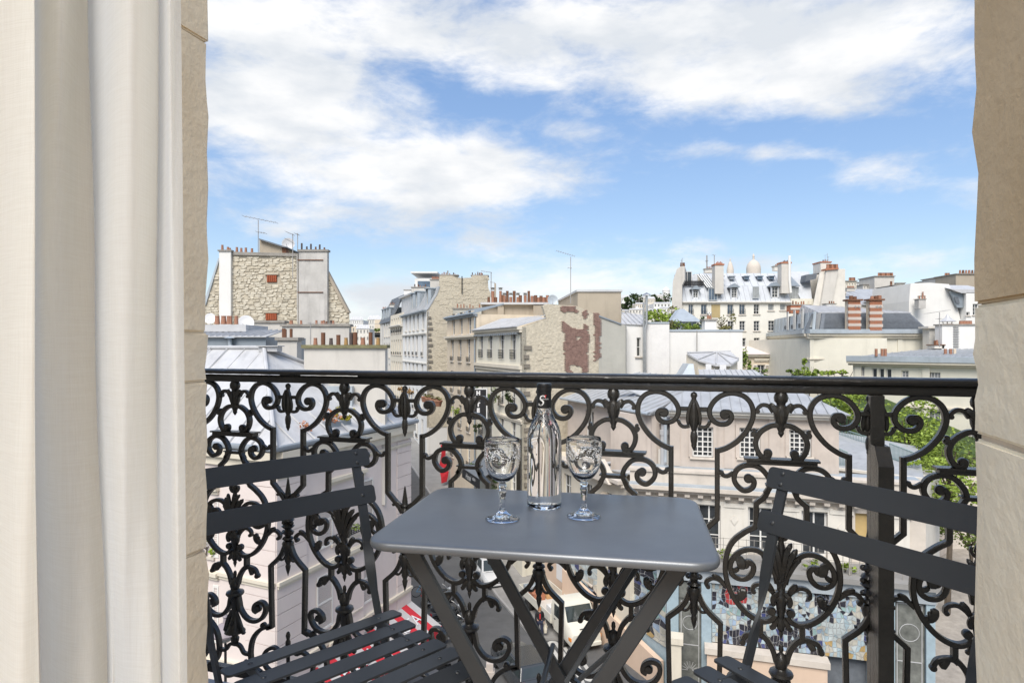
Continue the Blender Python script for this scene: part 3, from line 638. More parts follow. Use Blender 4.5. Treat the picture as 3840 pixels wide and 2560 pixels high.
def f_palm(s):
    mb = MB()
    mb.lathe([(.004, .40), (.008, .43), (.012, .455), (.017, .470), (.016, .482), (.010, .492), (.009, .515), (.012, .545), (.013, .57), (.010, .60), (.006, .615), (.007, .622), (.010, .630), (.007, .642), (.002, .650)], 10)
    for q in (-1, 1):
        for pts, w_ in (([(q * .002, -.006, .51), (q * .008, -.012, .545), (q * .020, -.010, .575), (q * .036, -.004, .598)], .016), ([(q * .001, -.010, .52), (q * .005, -.016, .56), (q * .012, -.014, .592), (q * .024, -.006, .612)], .013), ([(q * .004, -.004, .50), (q * .014, -.008, .530), (q * .030, -.006, .560), (q * .045, -.002, .575)], .011),
                        ([(q * .004, 0, .617), (q * .010, -.002, .620), (q * .016, -.002, .630), (q * .014, -.002, .640)], .007), ([(q * .006, -.008, .49), (q * .016, -.012, .482), (q * .020, -.010, .468), (q * .016, -.008, .455)], .012)):
            p = cat(pts, 3); mb.sweep(p, leafw(p, .006, w_, .010))
        sph(mb, q * .012, .474, .0085, -.008); sph(mb, q * .004, .53 + .01 * q, .0045, -.015); sph(mb, q * .006, .556, .0045, -.016)
    return mb
PB.append(('palmette', f_palm, (0,)))
fb('leaf_curl', 'low_leaf', (.011, .014), balls=[(.063, .483, .006)], taper=.8)
def f_ll2(s):
    mb = MB(); p = cat([(s * .018, 0, .486), (s * .026, -.003, .500), (s * .036, -.004, .512)], 3); mb.sweep(p, leafw(p, .008, .014, .011)); return mb
PB.append(('leaf', f_ll2, (1, -1)))
def f_drop(s):
    mb = MB().lathe([(.005, .43), (.0085, .418), (.011, .408), (.009, .398), (.005, .392), (.006, .387), (.0035, .380), (.001, .372)], 8)
    for q in (-1, 1):
        p = cat([(q * .004, 0, .424), (q * .013, -.002, .413), (q * .018, -.002, .402), (q * .026, -.001, .397)], 3); mb.sweep(p, leafw(p, .007, .012, .009))
    return mb
PB.append(('leaf_drop', f_drop, (0,)))
def f_inb(s): return MB().bx(s * .047 - .006, s * .047 + .006, -.0085, .0085, .376, .416)
PB.append(('short_bar', f_inb, (1, -1)))
fb('branch', 'ybranch', (BW, BD))
fb('leaf_curl', 'ycurl', (.013, .015), balls=[(.089, .354, .008)], taper=.8)
def f_yl(s):
    mb = MB(); p = cat([(s * .058, 0, .376), (s * .068, -.003, .366), (s * .073, -.004, .356)], 3); mb.sweep(p, leafw(p, .006, .016, .012)); return mb
PB.append(('leaf', f_yl, (1, -1)))
def f_urn(s):
    mb = MB().lathe([(.001, .362), (.005, .358), (.006, .348), (.004, .340), (.011, .334), (.017, .322), (.016, .312), (.013, .302), (.016, .298), (.027, .294), (.029, .288), (.025, .282), (.017, .276), (.013, .262), (.011, .240), (.011, .218), (.014, .205), (.019, .190), (.026, .172), (.033, .163), (.018, .160), (.010, .154), (.010, .148), (.014, .142), (.012, .130), (.006, .124), (.006, .118)], 14)
    for q in (-1, 1):
        p = cat([(q * .008, -.004, .232), (q * .020, -.006, .205), (q * .032, -.004, .172), (q * .040, -.002, .160)], 3); mb.sweep(p, leafw(p, .006, .015, .010))
    sph(mb, 0, .195, .009, -.014, n=8)
    return mb
PB.append(('urn', f_urn, (0,)))
fb('low_volute', 'low_vol', balls=[(.092, .249, .011)])
fb('low_scroll', 'bar_c')
fb('bridge', 'bridge', (.011, .014))
fb('low_scroll', 'barc', (.0115, .016))
def f_bn(s): mb = MB(); ball(mb, s * .112, .1985, .009); return mb
PB.append(('collar', f_bn, (1, -1)))
def f_spin(s):
    x = Hh; T = Matrix.Translation((x, 0, 0)); mb = MB()
    mb.lathe([(.0005, .680), (.003, .672), (.006, .650), (.0085, .634), (.0085, .628), (.012, .622), (.009, .614), (.013, .605), (.010, .598), (.008, .590)], 10, T)
    pr = []
    for i in range(26):
        z = .588 - i * .0045; pr.append((.0125 + .0055 * math.sin(i * 1.45) + .003 * math.sin(math.pi * i / 25), z))
    mb.lathe(pr, 10, T)
    mb.lathe([(.015, .478), (.019, .470), (.016, .455), (.010, .440), (.0095, .425), (.0105, .415), (.006, .404), (.0085, .398), (.006, .385), (.002, .372), (.0005, .366)], 10, T)
    for q in (-1, 1):
        p = cat([(x + q * .003, 0, .440), (x + q * .016, -.002, .418), (x + q * .028, -.002, .417), (x + q * .031, -.002, .425)], 3); mb.sweep(p, (.006, .008))
        for z in (.565, .535, .505): sph(mb, x + q * .014, z, .0075, -.002)
    return mb
PB.append(('spindle', f_spin, (0,)))
def f_bfin(s): return MB().lathe([(.0005, .192), (.005, .188), (.0075, .178), (.005, .166), (.008, .160), (.0085, .150), (.006, .142), (.014, .138), (.013, .128), (.006, .120), (.006, -.045)], 10, Matrix.Translation((Hh, 0, 0)))
PB.append(('base_finial', f_bfin, (0,)))
fb('spear_curl', 'spear_curl', (.0085, .011), balls=[(.171, .623, .005)])
data = []
for name, f, sides in PB:
    for s in sides: data.append((name, mesh(name, f(s), 'castiron', smooth=42)))
KP = 4                                              # the rosette axis after motif 4 carries the structural post
for k in range(-1, 7):
    for name, me in data:
        if k == KP and name in ('rosette_pendant', 'spindle'): continue
        part(name, me, None, rail, RM @ Matrix.Translation((axu(k), 0, 0)))
mb = MB()
def lumpy(u0, u1, prof, n):
    rows = []
    for i in range(n + 1):
        u = u0 + (u1 - u0) * i / n
        mb.v += [(u, y + .0007 * noise.noise(Vector((u * 60, y * 90, z * 90))), z + .0009 * noise.noise(Vector((u * 45, y * 90 + 5, z * 90)))) for y, z in prof]
    m = len(prof); mb.f += [(i * m + j, i * m + (j + 1) % m, (i + 1) * m + (j + 1) % m, (i + 1) * m + j) for i in range(n) for j in range(m)]
lumpy(-2.6, 2.2, [(-.027, 1.004), (-.030, 1.008), (-.029, 1.013), (-.022, 1.0175), (-.010, 1.0195), (.010, 1.0195), (.022, 1.0175), (.029, 1.013), (.030, 1.008), (.027, 1.004)], 300)
part('handrail', mb, 'castiron', rail, RM, local=True, smooth=50)
mb = MB(); lumpy(-2.6, 2.2, [(-.012, .978), (-.014, .981), (-.014, .9985), (-.012, 1.0005), (.012, 1.0005), (.014, .9985), (.014, .981), (.012, .978)], 300)
mb.bx(-1.02, 2.2, -.011, .011, 1.0003, 1.0048)
for i in range(4): mb.bx(-2.5 + i * .40, -2.44 + i * .40, -.012, .012, 1.0003, 1.0045)
part('top_bar', mb, 'castiron', rail, RM, local=True, smooth=50)
part('bottom_bar', MB().bx(-2.6, 2.2, -.012, .012, .022, .046), 'castiron', rail, RM, local=True)
up = axu(KP) + Hh
mb = MB().bx(up - .015, up + .015, -.020, .018, .0, .9777); part('post', mb, 'castiron', rail, RM, local=True, bev=.002)
mb = MB().prism([(up - .0155, -.095, 0), (up - .0155, -.0222, 0), (up - .0155, -.0222, .865), (up - .0155, -.06, .865), (up - .0155, -.095, .825)], (.031, 0, 0))
part('post_stay', mb, 'castiron', rail, RM, local=True)
for dx in (-1, 1):
    mbp = MB(); me = [d for n_, d in data if n_ == 'spindle'][0]; part('half_spindle', me, None, rail, RM @ Matrix.Translation((axu(KP) + dx * .010, .012, 0)))
    me = [d for n_, d in data if n_ == 'rosette_pendant'][0]; part('half_rosette', me, None, rail, RM @ Matrix.Translation((axu(KP) + dx * .010, .012, 0)))

# ---------------- folding table ----------------
ZT = .7306
fl, fr_, nr_, nl = [atz('v', x, y, ZT) for x, y in ((980, 1117), (1568, 1139), (1665, 1302), (830, 1240))]
tcn = (fl + fr_ + nr_ + nl) / 4 + Vector((.016, 0, 0)); ex = ((fr_ - fl).normalized() + (nr_ - nl).normalized()).normalized(); ta = math.atan2(ex.y, ex.x)
tw, td = ((fr_ - fl).length + (nr_ - nl).length) / 2, ((fl - nl).length + (fr_ - nr_).length) / 2
table = root('folding_table', 'anthracite metal folding bistro table with rounded corners and crossed legs', 'table', (tcn.x, tcn.y, 0), ta); TM = W[table]
def rrect(w_, d_, r, z, n=8): return [(sx * (w_ / 2 - r) + r * math.cos(a0 + math.pi / 2 * i / n), sy * (d_ / 2 - r) + r * math.sin(a0 + math.pi / 2 * i / n), z) for sx, sy, a0 in ((1, 1, 0), (-1, 1, math.pi / 2), (-1, -1, math.pi), (1, -1, 1.5 * math.pi)) for i in range(n + 1)]
loops = [(-.022, 0), (-.010, 0), (-.005, -.0008), (-.0015, -.003), (0, -.0065), (0, -.0125), (-.002, -.0165), (-.006, -.018)]
mb = MB(); nn = None
for o_, z in loops:
    lp = rrect(tw + 2 * o_, td + 2 * o_, .052 + o_, ZT + z); nn = len(lp); mb.v += lp
mb.f = [(j * nn + i, (j + 1) * nn + i, (j + 1) * nn + (i + 1) % nn, j * nn + (i + 1) % nn) for j in range(len(loops) - 1) for i in range(nn)] + [tuple(range(nn)), tuple(range((len(loops) - 1) * nn, len(loops) * nn))]
part('tabletop', mb, 'tabletop', table, TM, local=True, smooth=35)
def flat(mb, a, b, w_, t_, nrm=(0, 1, 0)):
    mb.sweep([a, b], (w_, t_), nrm); return mb
zt = ZT - .02
for (y, q) in ((-td / 2 + .052, 1), (td / 2 - .052, 1)):
    part('leg', flat(MB(), (-tw / 2 + .075, y, zt), (tw / 2 - .13, y, -.035), .030, .012), 'furniture', table, TM, local=True)
    part('leg', flat(MB(), (tw / 2 - .06, y + .016, zt), (-tw / 2 + .115, y + .016, -.035), .030, .012), 'furniture', table, TM, local=True)
for x, z in ((-tw / 2 + .10, zt - .012), (tw / 2 - .085, zt - .012), (.19, .03), (-.20, .03), (-.02, .36)):
    part('cross_rod', MB().tube([(x, -td / 2 + .05, z), (x, td / 2 - .03, z)], .0065, 8), 'furniture', table, TM, local=True, smooth=40)
iT = TM.inverted()
for (a, b) in (((1463, 1300, 1.36), (1300, 1566, 1.22)), ((1500, 1412, 1.15), (1330, 1560, 1.20))):
    part('brace', flat(MB(), iT @ at('v', *a), iT @ at('v', *b), .009, .007), 'furniture', table, TM, local=True)

# ---------------- two folding chairs ----------------
def slat_mb(L_, w_, t_, r=.011, bow=0.0):
    mb = MB(); n = 4; o = [(sx * (L_ / 2 - r) + r * math.cos(a0 + math.pi / 2 * i / n), sy * (w_ / 2 - r) + r * math.sin(a0 + math.pi / 2 * i / n)) for sx, sy, a0 in ((1, 1, 0), (-1, 1, math.pi / 2), (-1, -1, math.pi), (1, -1, 1.5 * math.pi)) for i in range(n + 1)]
    return mb.prism([(x, y, -t_ / 2) for x, y in o], (0, 0, t_))
def rivets(mb, xs, ys, z, r=.0055):
    for x in xs:
        for y in ys: mb.lathe([(r, 0), (r * .9, .0012), (r * .5, .0022), (.0002, .0026)], 10, Matrix.Translation((x, y, z)), close=False)
    return mb
sl_b, sl_s = mesh('back_slat', slat_mb(.49, .047, .005), 'furniture', bev=.0008), mesh('seat_slat', slat_mb(.405, .046, .005, .009), 'furniture', bev=.0008)
rv2, rv1 = mesh('rivet', rivets(MB(), (-.208, .208), (-.012, .012), .0025), 'furniture', smooth=True), mesh('rivet', rivets(MB(), (-.208, .208), (0,), .0025), 'furniture', smooth=True)
rvs = mesh('rivet', rivets(MB(), (-.150, .150), (0,), .0025), 'furniture', smooth=True)
def chair(label, cx_, cy_, rz):
    c = root('folding_chair', label, 'chair', (cx_, cy_, 0), rz, 'slatted folding chairs at the table'); B = W[c]
    tilt = R(90 + 18)
    for i, z in enumerate((.797, .704)):
        T = B @ Matrix.Translation((0, .008 + (.797 - z) * .33 + .006, z)) @ Matrix.Rotation(tilt, 4, 'X') @ Matrix.Rotation(R(180), 4, 'Y')
        s_ = part('back_slat', sl_b, None, c, T); part('rivet', rv2 if i == 0 else rv1, None, s_, T)
    for i in range(6):
        dip = -.010 * math.sin(math.pi * i / 5) + (-.012 if i == 5 else 0)
        T = B @ Matrix.Translation((0, .215 + i * .060, .452 + dip)) @ Matrix.Rotation(R(-14 if i == 5 else (4 if i == 0 else 0)), 4, 'X') @ Matrix.Diagonal((1 - i * .012, 1, 1, 1))
        s_ = part('seat_slat', sl_s, None, c, T); part('rivet', rvs, None, s_, T)
    for s in (-1, 1):
        p = [(s * .207, 0, .818), (s * .205, .055, .66), (s * .197, .105, .52), (s * .190, .160, .40), (s * .180, .42, -.042)]
        mb = MB().sweep(cat(p[:4], 3) + [Vector(p[4])], (.007, .026), (1, 0, 0)) if False else MB()
        pp = cat(p[:4], 14) + [Vector(p[4])]; vs_ = []
        for i, q in enumerate(pp):
            d = (pp[min(i + 1, len(pp) - 1)] - pp[max(i - 1, 0)]).normalized(); tw_ = min(1, max(0, (.60 - q.z) / .12)) * math.pi / 2   # the flat bar twists edge-on above the seat
            a = Vector((1, 0, 0)); b = d.cross(a).normalized(); a2 = a * math.cos(tw_) + b * math.sin(tw_); b2 = -a * math.sin(tw_) + b * math.cos(tw_)
            vs_ += [q + a2 * x + b2 * y for x, y in ((.012, .0035), (-.012, .0035), (-.012, -.0035), (.012, -.0035))]
        m = len(pp); mb.add(vs_, [(j * 4 + i, j * 4 + (i + 1) % 4, (j + 1) * 4 + (i + 1) % 4, (j + 1) * 4 + i) for j in range(m - 1) for i in range(4)] + [(0, 1, 2, 3), tuple(4 * (m - 1) + i for i in (3, 2, 1, 0))])
        part('upright', mb, 'furniture', c, B, local=True, smooth=40)
        part('rear_leg', MB().sweep([(s * .155, .48, .43), (s * .165, .04, -.042)], (.024, .007), (1, 0, 0)), 'furniture', c, B, local=True)
        part('seat_rail', MB().sweep([(s * .150, .19, .443), (s * .150, .35, .434), (s * .150, .50, .424)], (.022, .006), (1, 0, 0)), 'furniture', c, B, local=True)
    part('stretcher', MB().tube([(-.168, .38, .04), (.168, .38, .04)], .006, 8), 'furniture', c, B, local=True)
    part('stretcher', MB().tube([(-.165, .09, .05), (.165, .09, .05)], .006, 8), 'furniture', c, B, local=True)
    return c
chair('anthracite slatted folding chair on the left with its back to the railing', -.57, 1.512, R(44.4 + 180))
chair('anthracite slatted folding chair on the right in front of the railing post', .714, 1.208, R(119.4))

# ---------------- bottle and two goblets on the table ----------------
M['glass'] = glass_mat('clear_glass', (.995, .998, .998), 1.37); M['wineglass'] = glass_mat('crystal_glass', (.995, .998, .998), 1.44)
M['capsule'] = mat('matt_black_capsule', (.012, .012, .013), .35, .1, 20); M['whiteprint'] = mat('white_print', (.75, .75, .75), .5, .02); M['redprint'] = mat('red_print', (.65, .02, .02), .5, .02)
bp = atz('v', 1250, 1163, ZT); bt = root('bottle', 'clear glass bottle with a matt black capsule between the two goblets', 'bottle', (bp.x, bp.y, ZT + .0005)); BM = W[bt]
hb = CZ - (880 - 797) / 1430 * bp.y - ZT
s_ = hb / .300
prof = [(.0002, .003), (.020, .001), (.034, 0), (.0375, .003), (.0385, .010), (.0385, .150), (.0382, .168), (.037, .178), (.034, .192), (.0285, .206), (.0225, .218), (.0178, .230), (.0158, .242), (.0150, .256), (.0148, .291), (.0002, .291)]
part('glass_body', MB().lathe([(r, z * s_) for r, z in prof], 48, close=False), 'glass', bt, BM, local=True, smooth=50)
prof = [(.0157, .240), (.0162, .2405), (.0160, .262), (.0160, .281), (.0168, .2815), (.0172, .285), (.0168, .2875), (.0168, .290), (.0172, .2925), (.0168, .297), (.0158, .2995), (.0002, .300)]
cp = part('capsule', MB().lathe([(r, z * s_) for r, z in prof] , 40, close=False), 'capsule', bt, BM, local=True, smooth=40)
def wrap(me, r, z0, ang=0.0):
    for v in me.vertices:
        a = v.co.x / r + ang; z = v.co.y + z0; v.co = (r * math.sin(a), -r * math.cos(a), z)
    return me
for s, size, x, z, mm in (('S', .034, -.0095, .262, 'whiteprint'), ('T', .0085, .0015, .268, 'redprint'), ('GEORGES', .0038, .0012, .2625, 'whiteprint')):
    me = text_mesh(s, size, bold=.0 if s != 'T' else .0003, shear=.25 if s == 'S' else 0)
    for v in me.vertices: v.co.x += x
    wrap(me, .01655, z * s_ - (.004 if s == 'S' else 0)); me.materials.append(M[mm]); part('lettering', me, None, cp, BM)
def goblet(label, px_c):
    p = atz('v', *px_c, ZT); g = root('goblet', label, 'wine glass', (p.x, p.y, ZT + .0005), group='engraved goblets on the table'); B = W[g]
    if not goblet.d:
        ft = [(.0002, .0), (.034, .0), (.0358, .0012), (.035, .0028), (.026, .0055), (.016, .0095), (.009, .0155), (.0066, .021), (.0002, .0212)]
        mb = MB().lathe(ft, 40, close=False)
        st = [(.0002, .0208), (.0068, .021), (.0056, .027), (.0050, .034), (.0062, .046), (.0082, .056), (.0085, .0595), (.0062, .064), (.0078, .0675), (.0086, .0705), (.0066, .0745), (.0072, .0775), (.0002, .0778)]
        ms = MB().lathe(st, 6, close=False)
        ou = [(.0002, .0772), (.0075, .0775), (.014, .0800), (.0225, .0865), (.0295, .0960), (.0345, .1085), (.0370, .1220), (.0378, .1350), (.0378, .1480), (.0370, .1600), (.0362, .1672), (.0357, .1678), (.0352, .1672)]
        inn = [(.0360, .1600), (.0366, .1480), (.0365, .1350), (.0355, .1220), (.0328, .1090), (.0276, .0975), (.0205, .0890), (.0120, .0845), (.0002, .0830)]
        mw = MB().lathe(ou + inn, 48, close=False)
        rnd = random.Random(5); me_ = MB(); R_ = .03805
        def q(a, z, da, dz, rot):
            c_, s2 = math.cos(rot), math.sin(rot); pts = []
            for (x, y) in ((-1, 0), (0, -.45), (1, 0), (0, .45)):
                X_, Y_ = x * da * c_ - y * da * s2, x * da * s2 + y * da * c_; zz = z + Y_; rr = R_ if zz > .1285 else R_ - (.1285 - zz) * .06
                aa = a + X_ / R_; pts.append((rr * math.cos(aa), rr * math.sin(aa), zz))
            me_.quad(*pts)
        for i in range(260):
            a = i * 2.399963; z = rnd.uniform(.127, .149); q(a, z, rnd.uniform(.0012, .0034), 0, rnd.uniform(0, 3.14))
        for i in range(64): a = 2 * math.pi * i / 64; q(a, .1535, .0016, 0, 0); q(a, .1245, .0014, 0, .6)
        goblet.d = [mesh('foot', mb, 'wineglass', smooth=60), mesh('stem', ms, 'wineglass'), mesh('bowl', mw, 'wineglass', smooth=60), mesh('engraving', me_, mat('frosted_engraving', (.78, .79, .80), .6, .05), fix=False)]
    for n_, me in zip(('foot', 'stem', 'bowl'), goblet.d[:3]): o = part(n_, me, None, g, B)
    part('engraving', goblet.d[3], None, o, B)
goblet.d = None
goblet('engraved crystal goblet standing left of the bottle', (1154, 1192)); goblet('engraved crystal goblet standing right of the bottle', (1341, 1186))

# ---------------- the city across the street ----------------
def vwin(par, fac, c, ws, w_=None, h_=None, rep=0, dz=3.05, **k):
    """measured row of windows, repeated downwards; returns list of (rect, kwargs) for facade()"""
    r = rects(fac, c, ws, w_, h_); out = []
    for i in range(rep + 1):
        for q in r: out.append(([q[0], q[1], q[2] - dz * i, q[3] - dz * i], dict(k)))
    return out
def zpx(fac, c, *pts): return sum(fac.uz(c, *p)[1] for p in pts) / len(pts)
def fp(d): return (rx(d), d)

# --- row on the right of the climbing street ---
R1 = Fac(fp(52.3), fp(42.3)); R2 = Fac(fp(61.6), fp(52.3)); R3 = Fac(fp(84.5), fp(70.4)); R4 = Fac(fp(94), fp(84.6)); R5 = Fac(fp(104), fp(94.1))
# pale house with four windows, rubble and brick side wall
h1 = root('town_house', 'pale narrow town house with zinc roof beside the rubble and brick side wall', 'building', base(R1))
ze1 = zpx(R1, 'c2', (1300, 885), (1690, 858))
ws = [(1300, 962, 1337, 1150), (1388, 958, 1428, 1160), (1498, 955, 1542, 1165), (1612, 950, 1657, 1178)]
wins = vwin(h1, R1, 'c2', ws, 1.05, 2.15, 0, cols=2, rows=3, rail=.72, sill=False) + [([q[0], q[1], q[2] - 3.3 - 3.0 * i, q[3] - 3.3 - 3.0 * i], dict(cols=2, rows=3, rail=.5 if i < 2 else False)) for i in range(3) for q in rects(R1, 'c2', ws, 1.0, 1.9)]
facade(h1, R1, 0, R1.len, gz(47) - 1, ze1, wins, 'ivory', 8)
band(h1, R1, -.05, R1.len, ze1 - .35, ze1 + .02, .35, 'cream2'); zb = zpx(R1, 'c2', (1265, 1182), (1700, 1248)); band(h1, R1, -.02, R1.len, zb - .5, zb, .25, 'cream2', 'string_course'); band(h1, R1, 0, R1.len, ze1 - 6.6, ze1 - 6.3, .14, 'cream2', 'string_course')
mb = MB(); T = R1.Mx()
for i in range(22): mb.bx(i * .47 + .1, i * .47 + .3, -.30, -.005, ze1 - .48, ze1 - .36, T)
part('dentil', mb, 'lead', h1)['kind'] = 'stuff'
mb = MB()
for i in range(20): mb.bx(i * .5 + .2, i * .5 + .5, -.06, -.005, zb - .95, zb - .62, T)
part('frieze', mb, 'cream2', h1)['kind'] = 'stuff'
G1 = Fac(R1.B, R1.B + R1.n * 8)
gp = G1.px('c3', (-100, 868), (130, 770), (92, 645), (140, 626), (425, 646), (640, 745))
gp = [Vector((R1.B.x, R1.B.y, ze1))] + gp[1:]
wl = gp[-1]; bot = [Vector((wl.x, wl.y, -13)), Vector((gp[0].x, gp[0].y, -13))]
part('side_wall', MB().prism(gp + bot, tuple(-R1.e * .35) + (0,)), 'rubbleplaster', h1)
rw = [G1.uz('c3', *p) for p in ((130, 770), (92, 645), (640, 745))]
zroof(h1, [R1.P(-.1, ze1 + .05, -.45), R1.P(R1.len - .05, ze1 + .05, -.45), R1.P(R1.len - .05, rw[0][1] + .1, rw[0][0]), R1.P(.5, rw[0][1] + .45, rw[0][0] + .2)], 16, 'zincl')
# brick patch left by a vanished building, courses and bricks as relief
def gpoly(pts): return [G1.uz('c3', *p) for p in pts]
pin = lambda x, y, pg: sum(((pg[i][1] > y) != (pg[i - 1][1] > y)) and (x < (pg[i - 1][0] - pg[i][0]) * (y - pg[i][1]) / (pg[i - 1][1] - pg[i][1]) + pg[i][0]) for i in range(len(pg))) % 2
patches = [gpoly([(275, 650), (420, 645), (422, 870), (540, 880), (555, 960), (530, 1020), (535, 1300), (320, 1300), (300, 1080), (285, 900)]), gpoly([(487, 690), (530, 690), (538, 800), (540, 880), (487, 880)]), gpoly([(585, 710), (645, 720), (660, 820), (655, 1150), (600, 1190), (605, 960), (600, 880)])]
rnd = random.Random(3); nb = 0; rest = {'brick': MB()}
bm_ = [mesh('brick', MB().bx(-.105, .105, -.05 - .012 * k, .05, -.032, .032), 'brick') for k in range(3)]
for pg in patches:
    z = min(q[1] for q in pg); zt_ = max(q[1] for q in pg); row = 0
    while z < zt_:
        u = min(q[0] for q in pg) + (row % 2) * .11
        while u < max(q[0] for q in pg):
            if pin(u + rnd.gauss(0, .04), z, pg) and noise.noise(Vector((u * .9, z * 1.1, 4.2))) > -.32 + .12 * rnd.random():
                if nb < 300 and rnd.random() < .3: part('brick', bm_[rnd.choice((0, 0, 0, 0, 1, 1, 1))], None, h1, G1.Mx(u, z, 0)); nb += 1
                else: rest['brick'].bx(u - .105, u + .105, -.045 - .02 * rnd.random(), .05, z - .032, z + .032, G1.Mx())
            u += .222
        z += .076; row += 1
for k in rest: part('brickwork', rest[k], k, h1)['kind'] = 'stuff'
def toothing(par, fac, u, z0, z1, m='darkstone'):
    z = z0; i = 0
    d = [mesh('quoin_stone', MB().bx(0, a, -.1, .12, 0, .26), m) for a in (.35, .55, .42)]
    while z < z1: part('quoin_stone', d[i % 3], None, par, fac.Mx(u, z, 0)); z += .62; i += 1
toothing(h1, G1, .12, -9, ze1 - 1.0)
def stones(par, fac, poly, n_obj=300, w0=.45, h0=.25, skip=(), seed=1, out=.06, ms=('rstone', 'rstone', 'rstone2'), fill=1.0):
    """irregular rubble courses inside poly (u, z): separate stones up to n_obj, the rest joined"""
    rnd = random.Random(seed); pool = []
    for k in range(9):
        w_, h_ = w0 * rnd.uniform(.6, 1.45), h0 * rnd.uniform(.75, 1.25); pr = [(x * w_ / 2 * rnd.uniform(.88, 1.06), z * h_ / 2 * rnd.uniform(.88, 1.1)) for x, z in ((1.05, -.55), (1.02, .5), (.72, .98), (-.1, 1.02), (-.78, .95), (-1, .45), (-.98, -.6), (-.1, -1.0))]; pr[7:] = [(pr[7][0], pr[7][1])]
        mb = MB(); n = 8; mb.v = [(x, .05, z) for x, z in pr] + [(x * .93, -out * rnd.uniform(.5, 1), z * .9) for x, z in pr]; mb.f = [tuple(range(15, 7, -1))] + [(i, (i + 1) % n, n + (i + 1) % n, n + i) for i in range(n)]
        pool.append((w_, h_, mesh('stone', mb, ms[k % len(ms)]), mb, ms[k % len(ms)]))
    spots = []; z = min(q[1] for q in poly); zt_ = max(q[1] for q in poly)
    while z < zt_:
        u = min(q[0] for q in poly) + rnd.uniform(0, w0); um = max(q[0] for q in poly)
        while u < um:
            q = rnd.choice(pool); c_ = (u + q[0] / 2, z + rnd.uniform(-.06, .06))
            if pin(*c_, poly) and rnd.random() < fill and not any(s[0] < c_[0] < s[1] and s[2] < c_[1] < s[3] for s in skip): spots.append((c_, q))
            u += q[0] * 1.0 + rnd.uniform(-.01, .035)
        z += h0 * .97
    rnd.shuffle(spots); rest = {}
    for i, ((u, z), q) in enumerate(spots):
        T = fac.Mx(u, z, 0) @ Matrix.Rotation(rnd.gauss(0, .06), 4, 'Y')
        if i < n_obj: part('stone', q[2], None, par, T)
        else: rest.setdefault(q[4], MB()).add([T @ Vector(v) for v in q[3].v], q[3].f)
    for k, mb in rest.items(): part('rubble_stone', mb, k, par)['kind'] = 'stuff'
stones(h1, G1, [(.7, -6), (.7, .8), (1.8, 1.9), (2.1, 1.9), (2.5, -6)], 60, .42, .24, seed=8, out=.03, ms=('rubbleplaster',), fill=.5)
# cream house with three windows
h2 = root('town_house', 'cream three window house between the white tall block and the four window house', 'building', base(R2))
ze2 = zpx(R2, 'c2', (1000, 768), (1265, 728)); zs2 = zpx(R2, 'c2', (985, 955), (1240, 940))
wins = vwin(h2, R2, 'c2', [(1035, 808, 1057, 935), (1108, 797, 1135, 925), (1190, 787, 1220, 915)], 1.0, 2.0, 0, cols=2, rows=3) + vwin(h2, R2, 'c2', [(1022, 1037, 1047, 1182), (1097, 1037, 1125, 1190), (1180, 1037, 1210, 1192)], 1.0, 2.1, 3, cols=2, rows=3, rail=.45)
facade(h2, R2, 0, R2.len, gz(56) - 1, ze2, wins, 'cream', 9)
band(h2, R2, -.1, R2.len + .1, zs2 - .25, zs2 + .1, .35, 'cream2', 'string_course'); band(h2, R2, -.1, R2.len + .1, ze2 - .2, ze2 + .05, .3, 'lead')
zroof(h2, [R2.P(-.2, ze2 + .06, -.4), R2.P(R2.len + .1, ze2 + .06, -.4), R2.P(R2.len + .1, ze2 + .9, 2.4), R2.P(-.2, ze2 + .9, 2.4)], 12, 'zincd')
chimney(h2, 'c2', 1042, 665, 1320, 740, 63, .9, 'greycem', pots=[(1086, 625, 15, 'taper', 'terra'), (1120, 632, 14, 'taper', 'terra'), (1149, 626, 14, 'taper', 'terra'), (1178, 640, 14, 'cowl', 'cap'), (1208, 628, 14, 'taper', 'terra'), (1238, 645, 14, 'taper', 'terra'), (1303, 630, 14, 'tall', 'terra')])
part('downpipe', MB().tube([R2.P(R2.len - .1, ze2 - .3, -.12), R2.P(R2.len - .1, gz(53), -.12)], .07, 6), 'zincd', h2)
# tall white block with mansard, bare rubble gable facing us
h3 = root('apartment_building', 'tall white mansard apartment block with a bare rubble gable wall in the middle', 'building', base(R3))
ze3 = zpx(R3, 'c2', (560, 748), (785, 694))
r1 = [(578, 785, 590, 897), (615, 778, 627, 893), (652, 772, 664, 887), (692, 765, 704, 882), (743, 752, 757, 872)]
r2 = [(573, 985, 586, 1122), (608, 982, 621, 1126), (645, 980, 659, 1128), (681, 977, 695, 1130), (733, 970, 748, 1133)]
wins = vwin(h3, R3, 'c2', r1, 1.05, 2.2, 0, cols=2, rows=3) + vwin(h3, R3, 'c2', r2, 1.05, 2.5, 3, 3.3, cols=2, rows=3, rail=.45)
facade(h3, R3, 0, R3.len, gz(77) - 1, ze3, wins, 'white2', 10)
band(h3, R3, -.1, R3.len, ze3 - .15, ze3 + .12, .45, 'lead'); z_ = zpx(R3, 'c2', (555, 935), (780, 908)); band(h3, R3, 0, R3.len, z_ - .2, z_ + .05, .2, 'white', 'string_course'); band(h3, R3, 0, R3.len, z_ - 3.6, z_ - 3.4, .12, 'white', 'string_course')
G3 = Fac(R3.B, R3.B + R3.n * 14)
gp3 = [G3.uz('c2', *p) for p in ((800, 705), (815, 650), (850, 590), (885, 530), (910, 455), (916, 350), (1086, 350), (1092, 368), (1130, 372), (1225, 368), (1240, 348), (1384, 350), (1388, 470), (1410, 520), (1412, 700))]
gp3[0] = (0.02, ze3); pl = [G3.P(u, z) for u, z in gp3] + [G3.P(gp3[-1][0], -8), G3.P(.02, -8)]
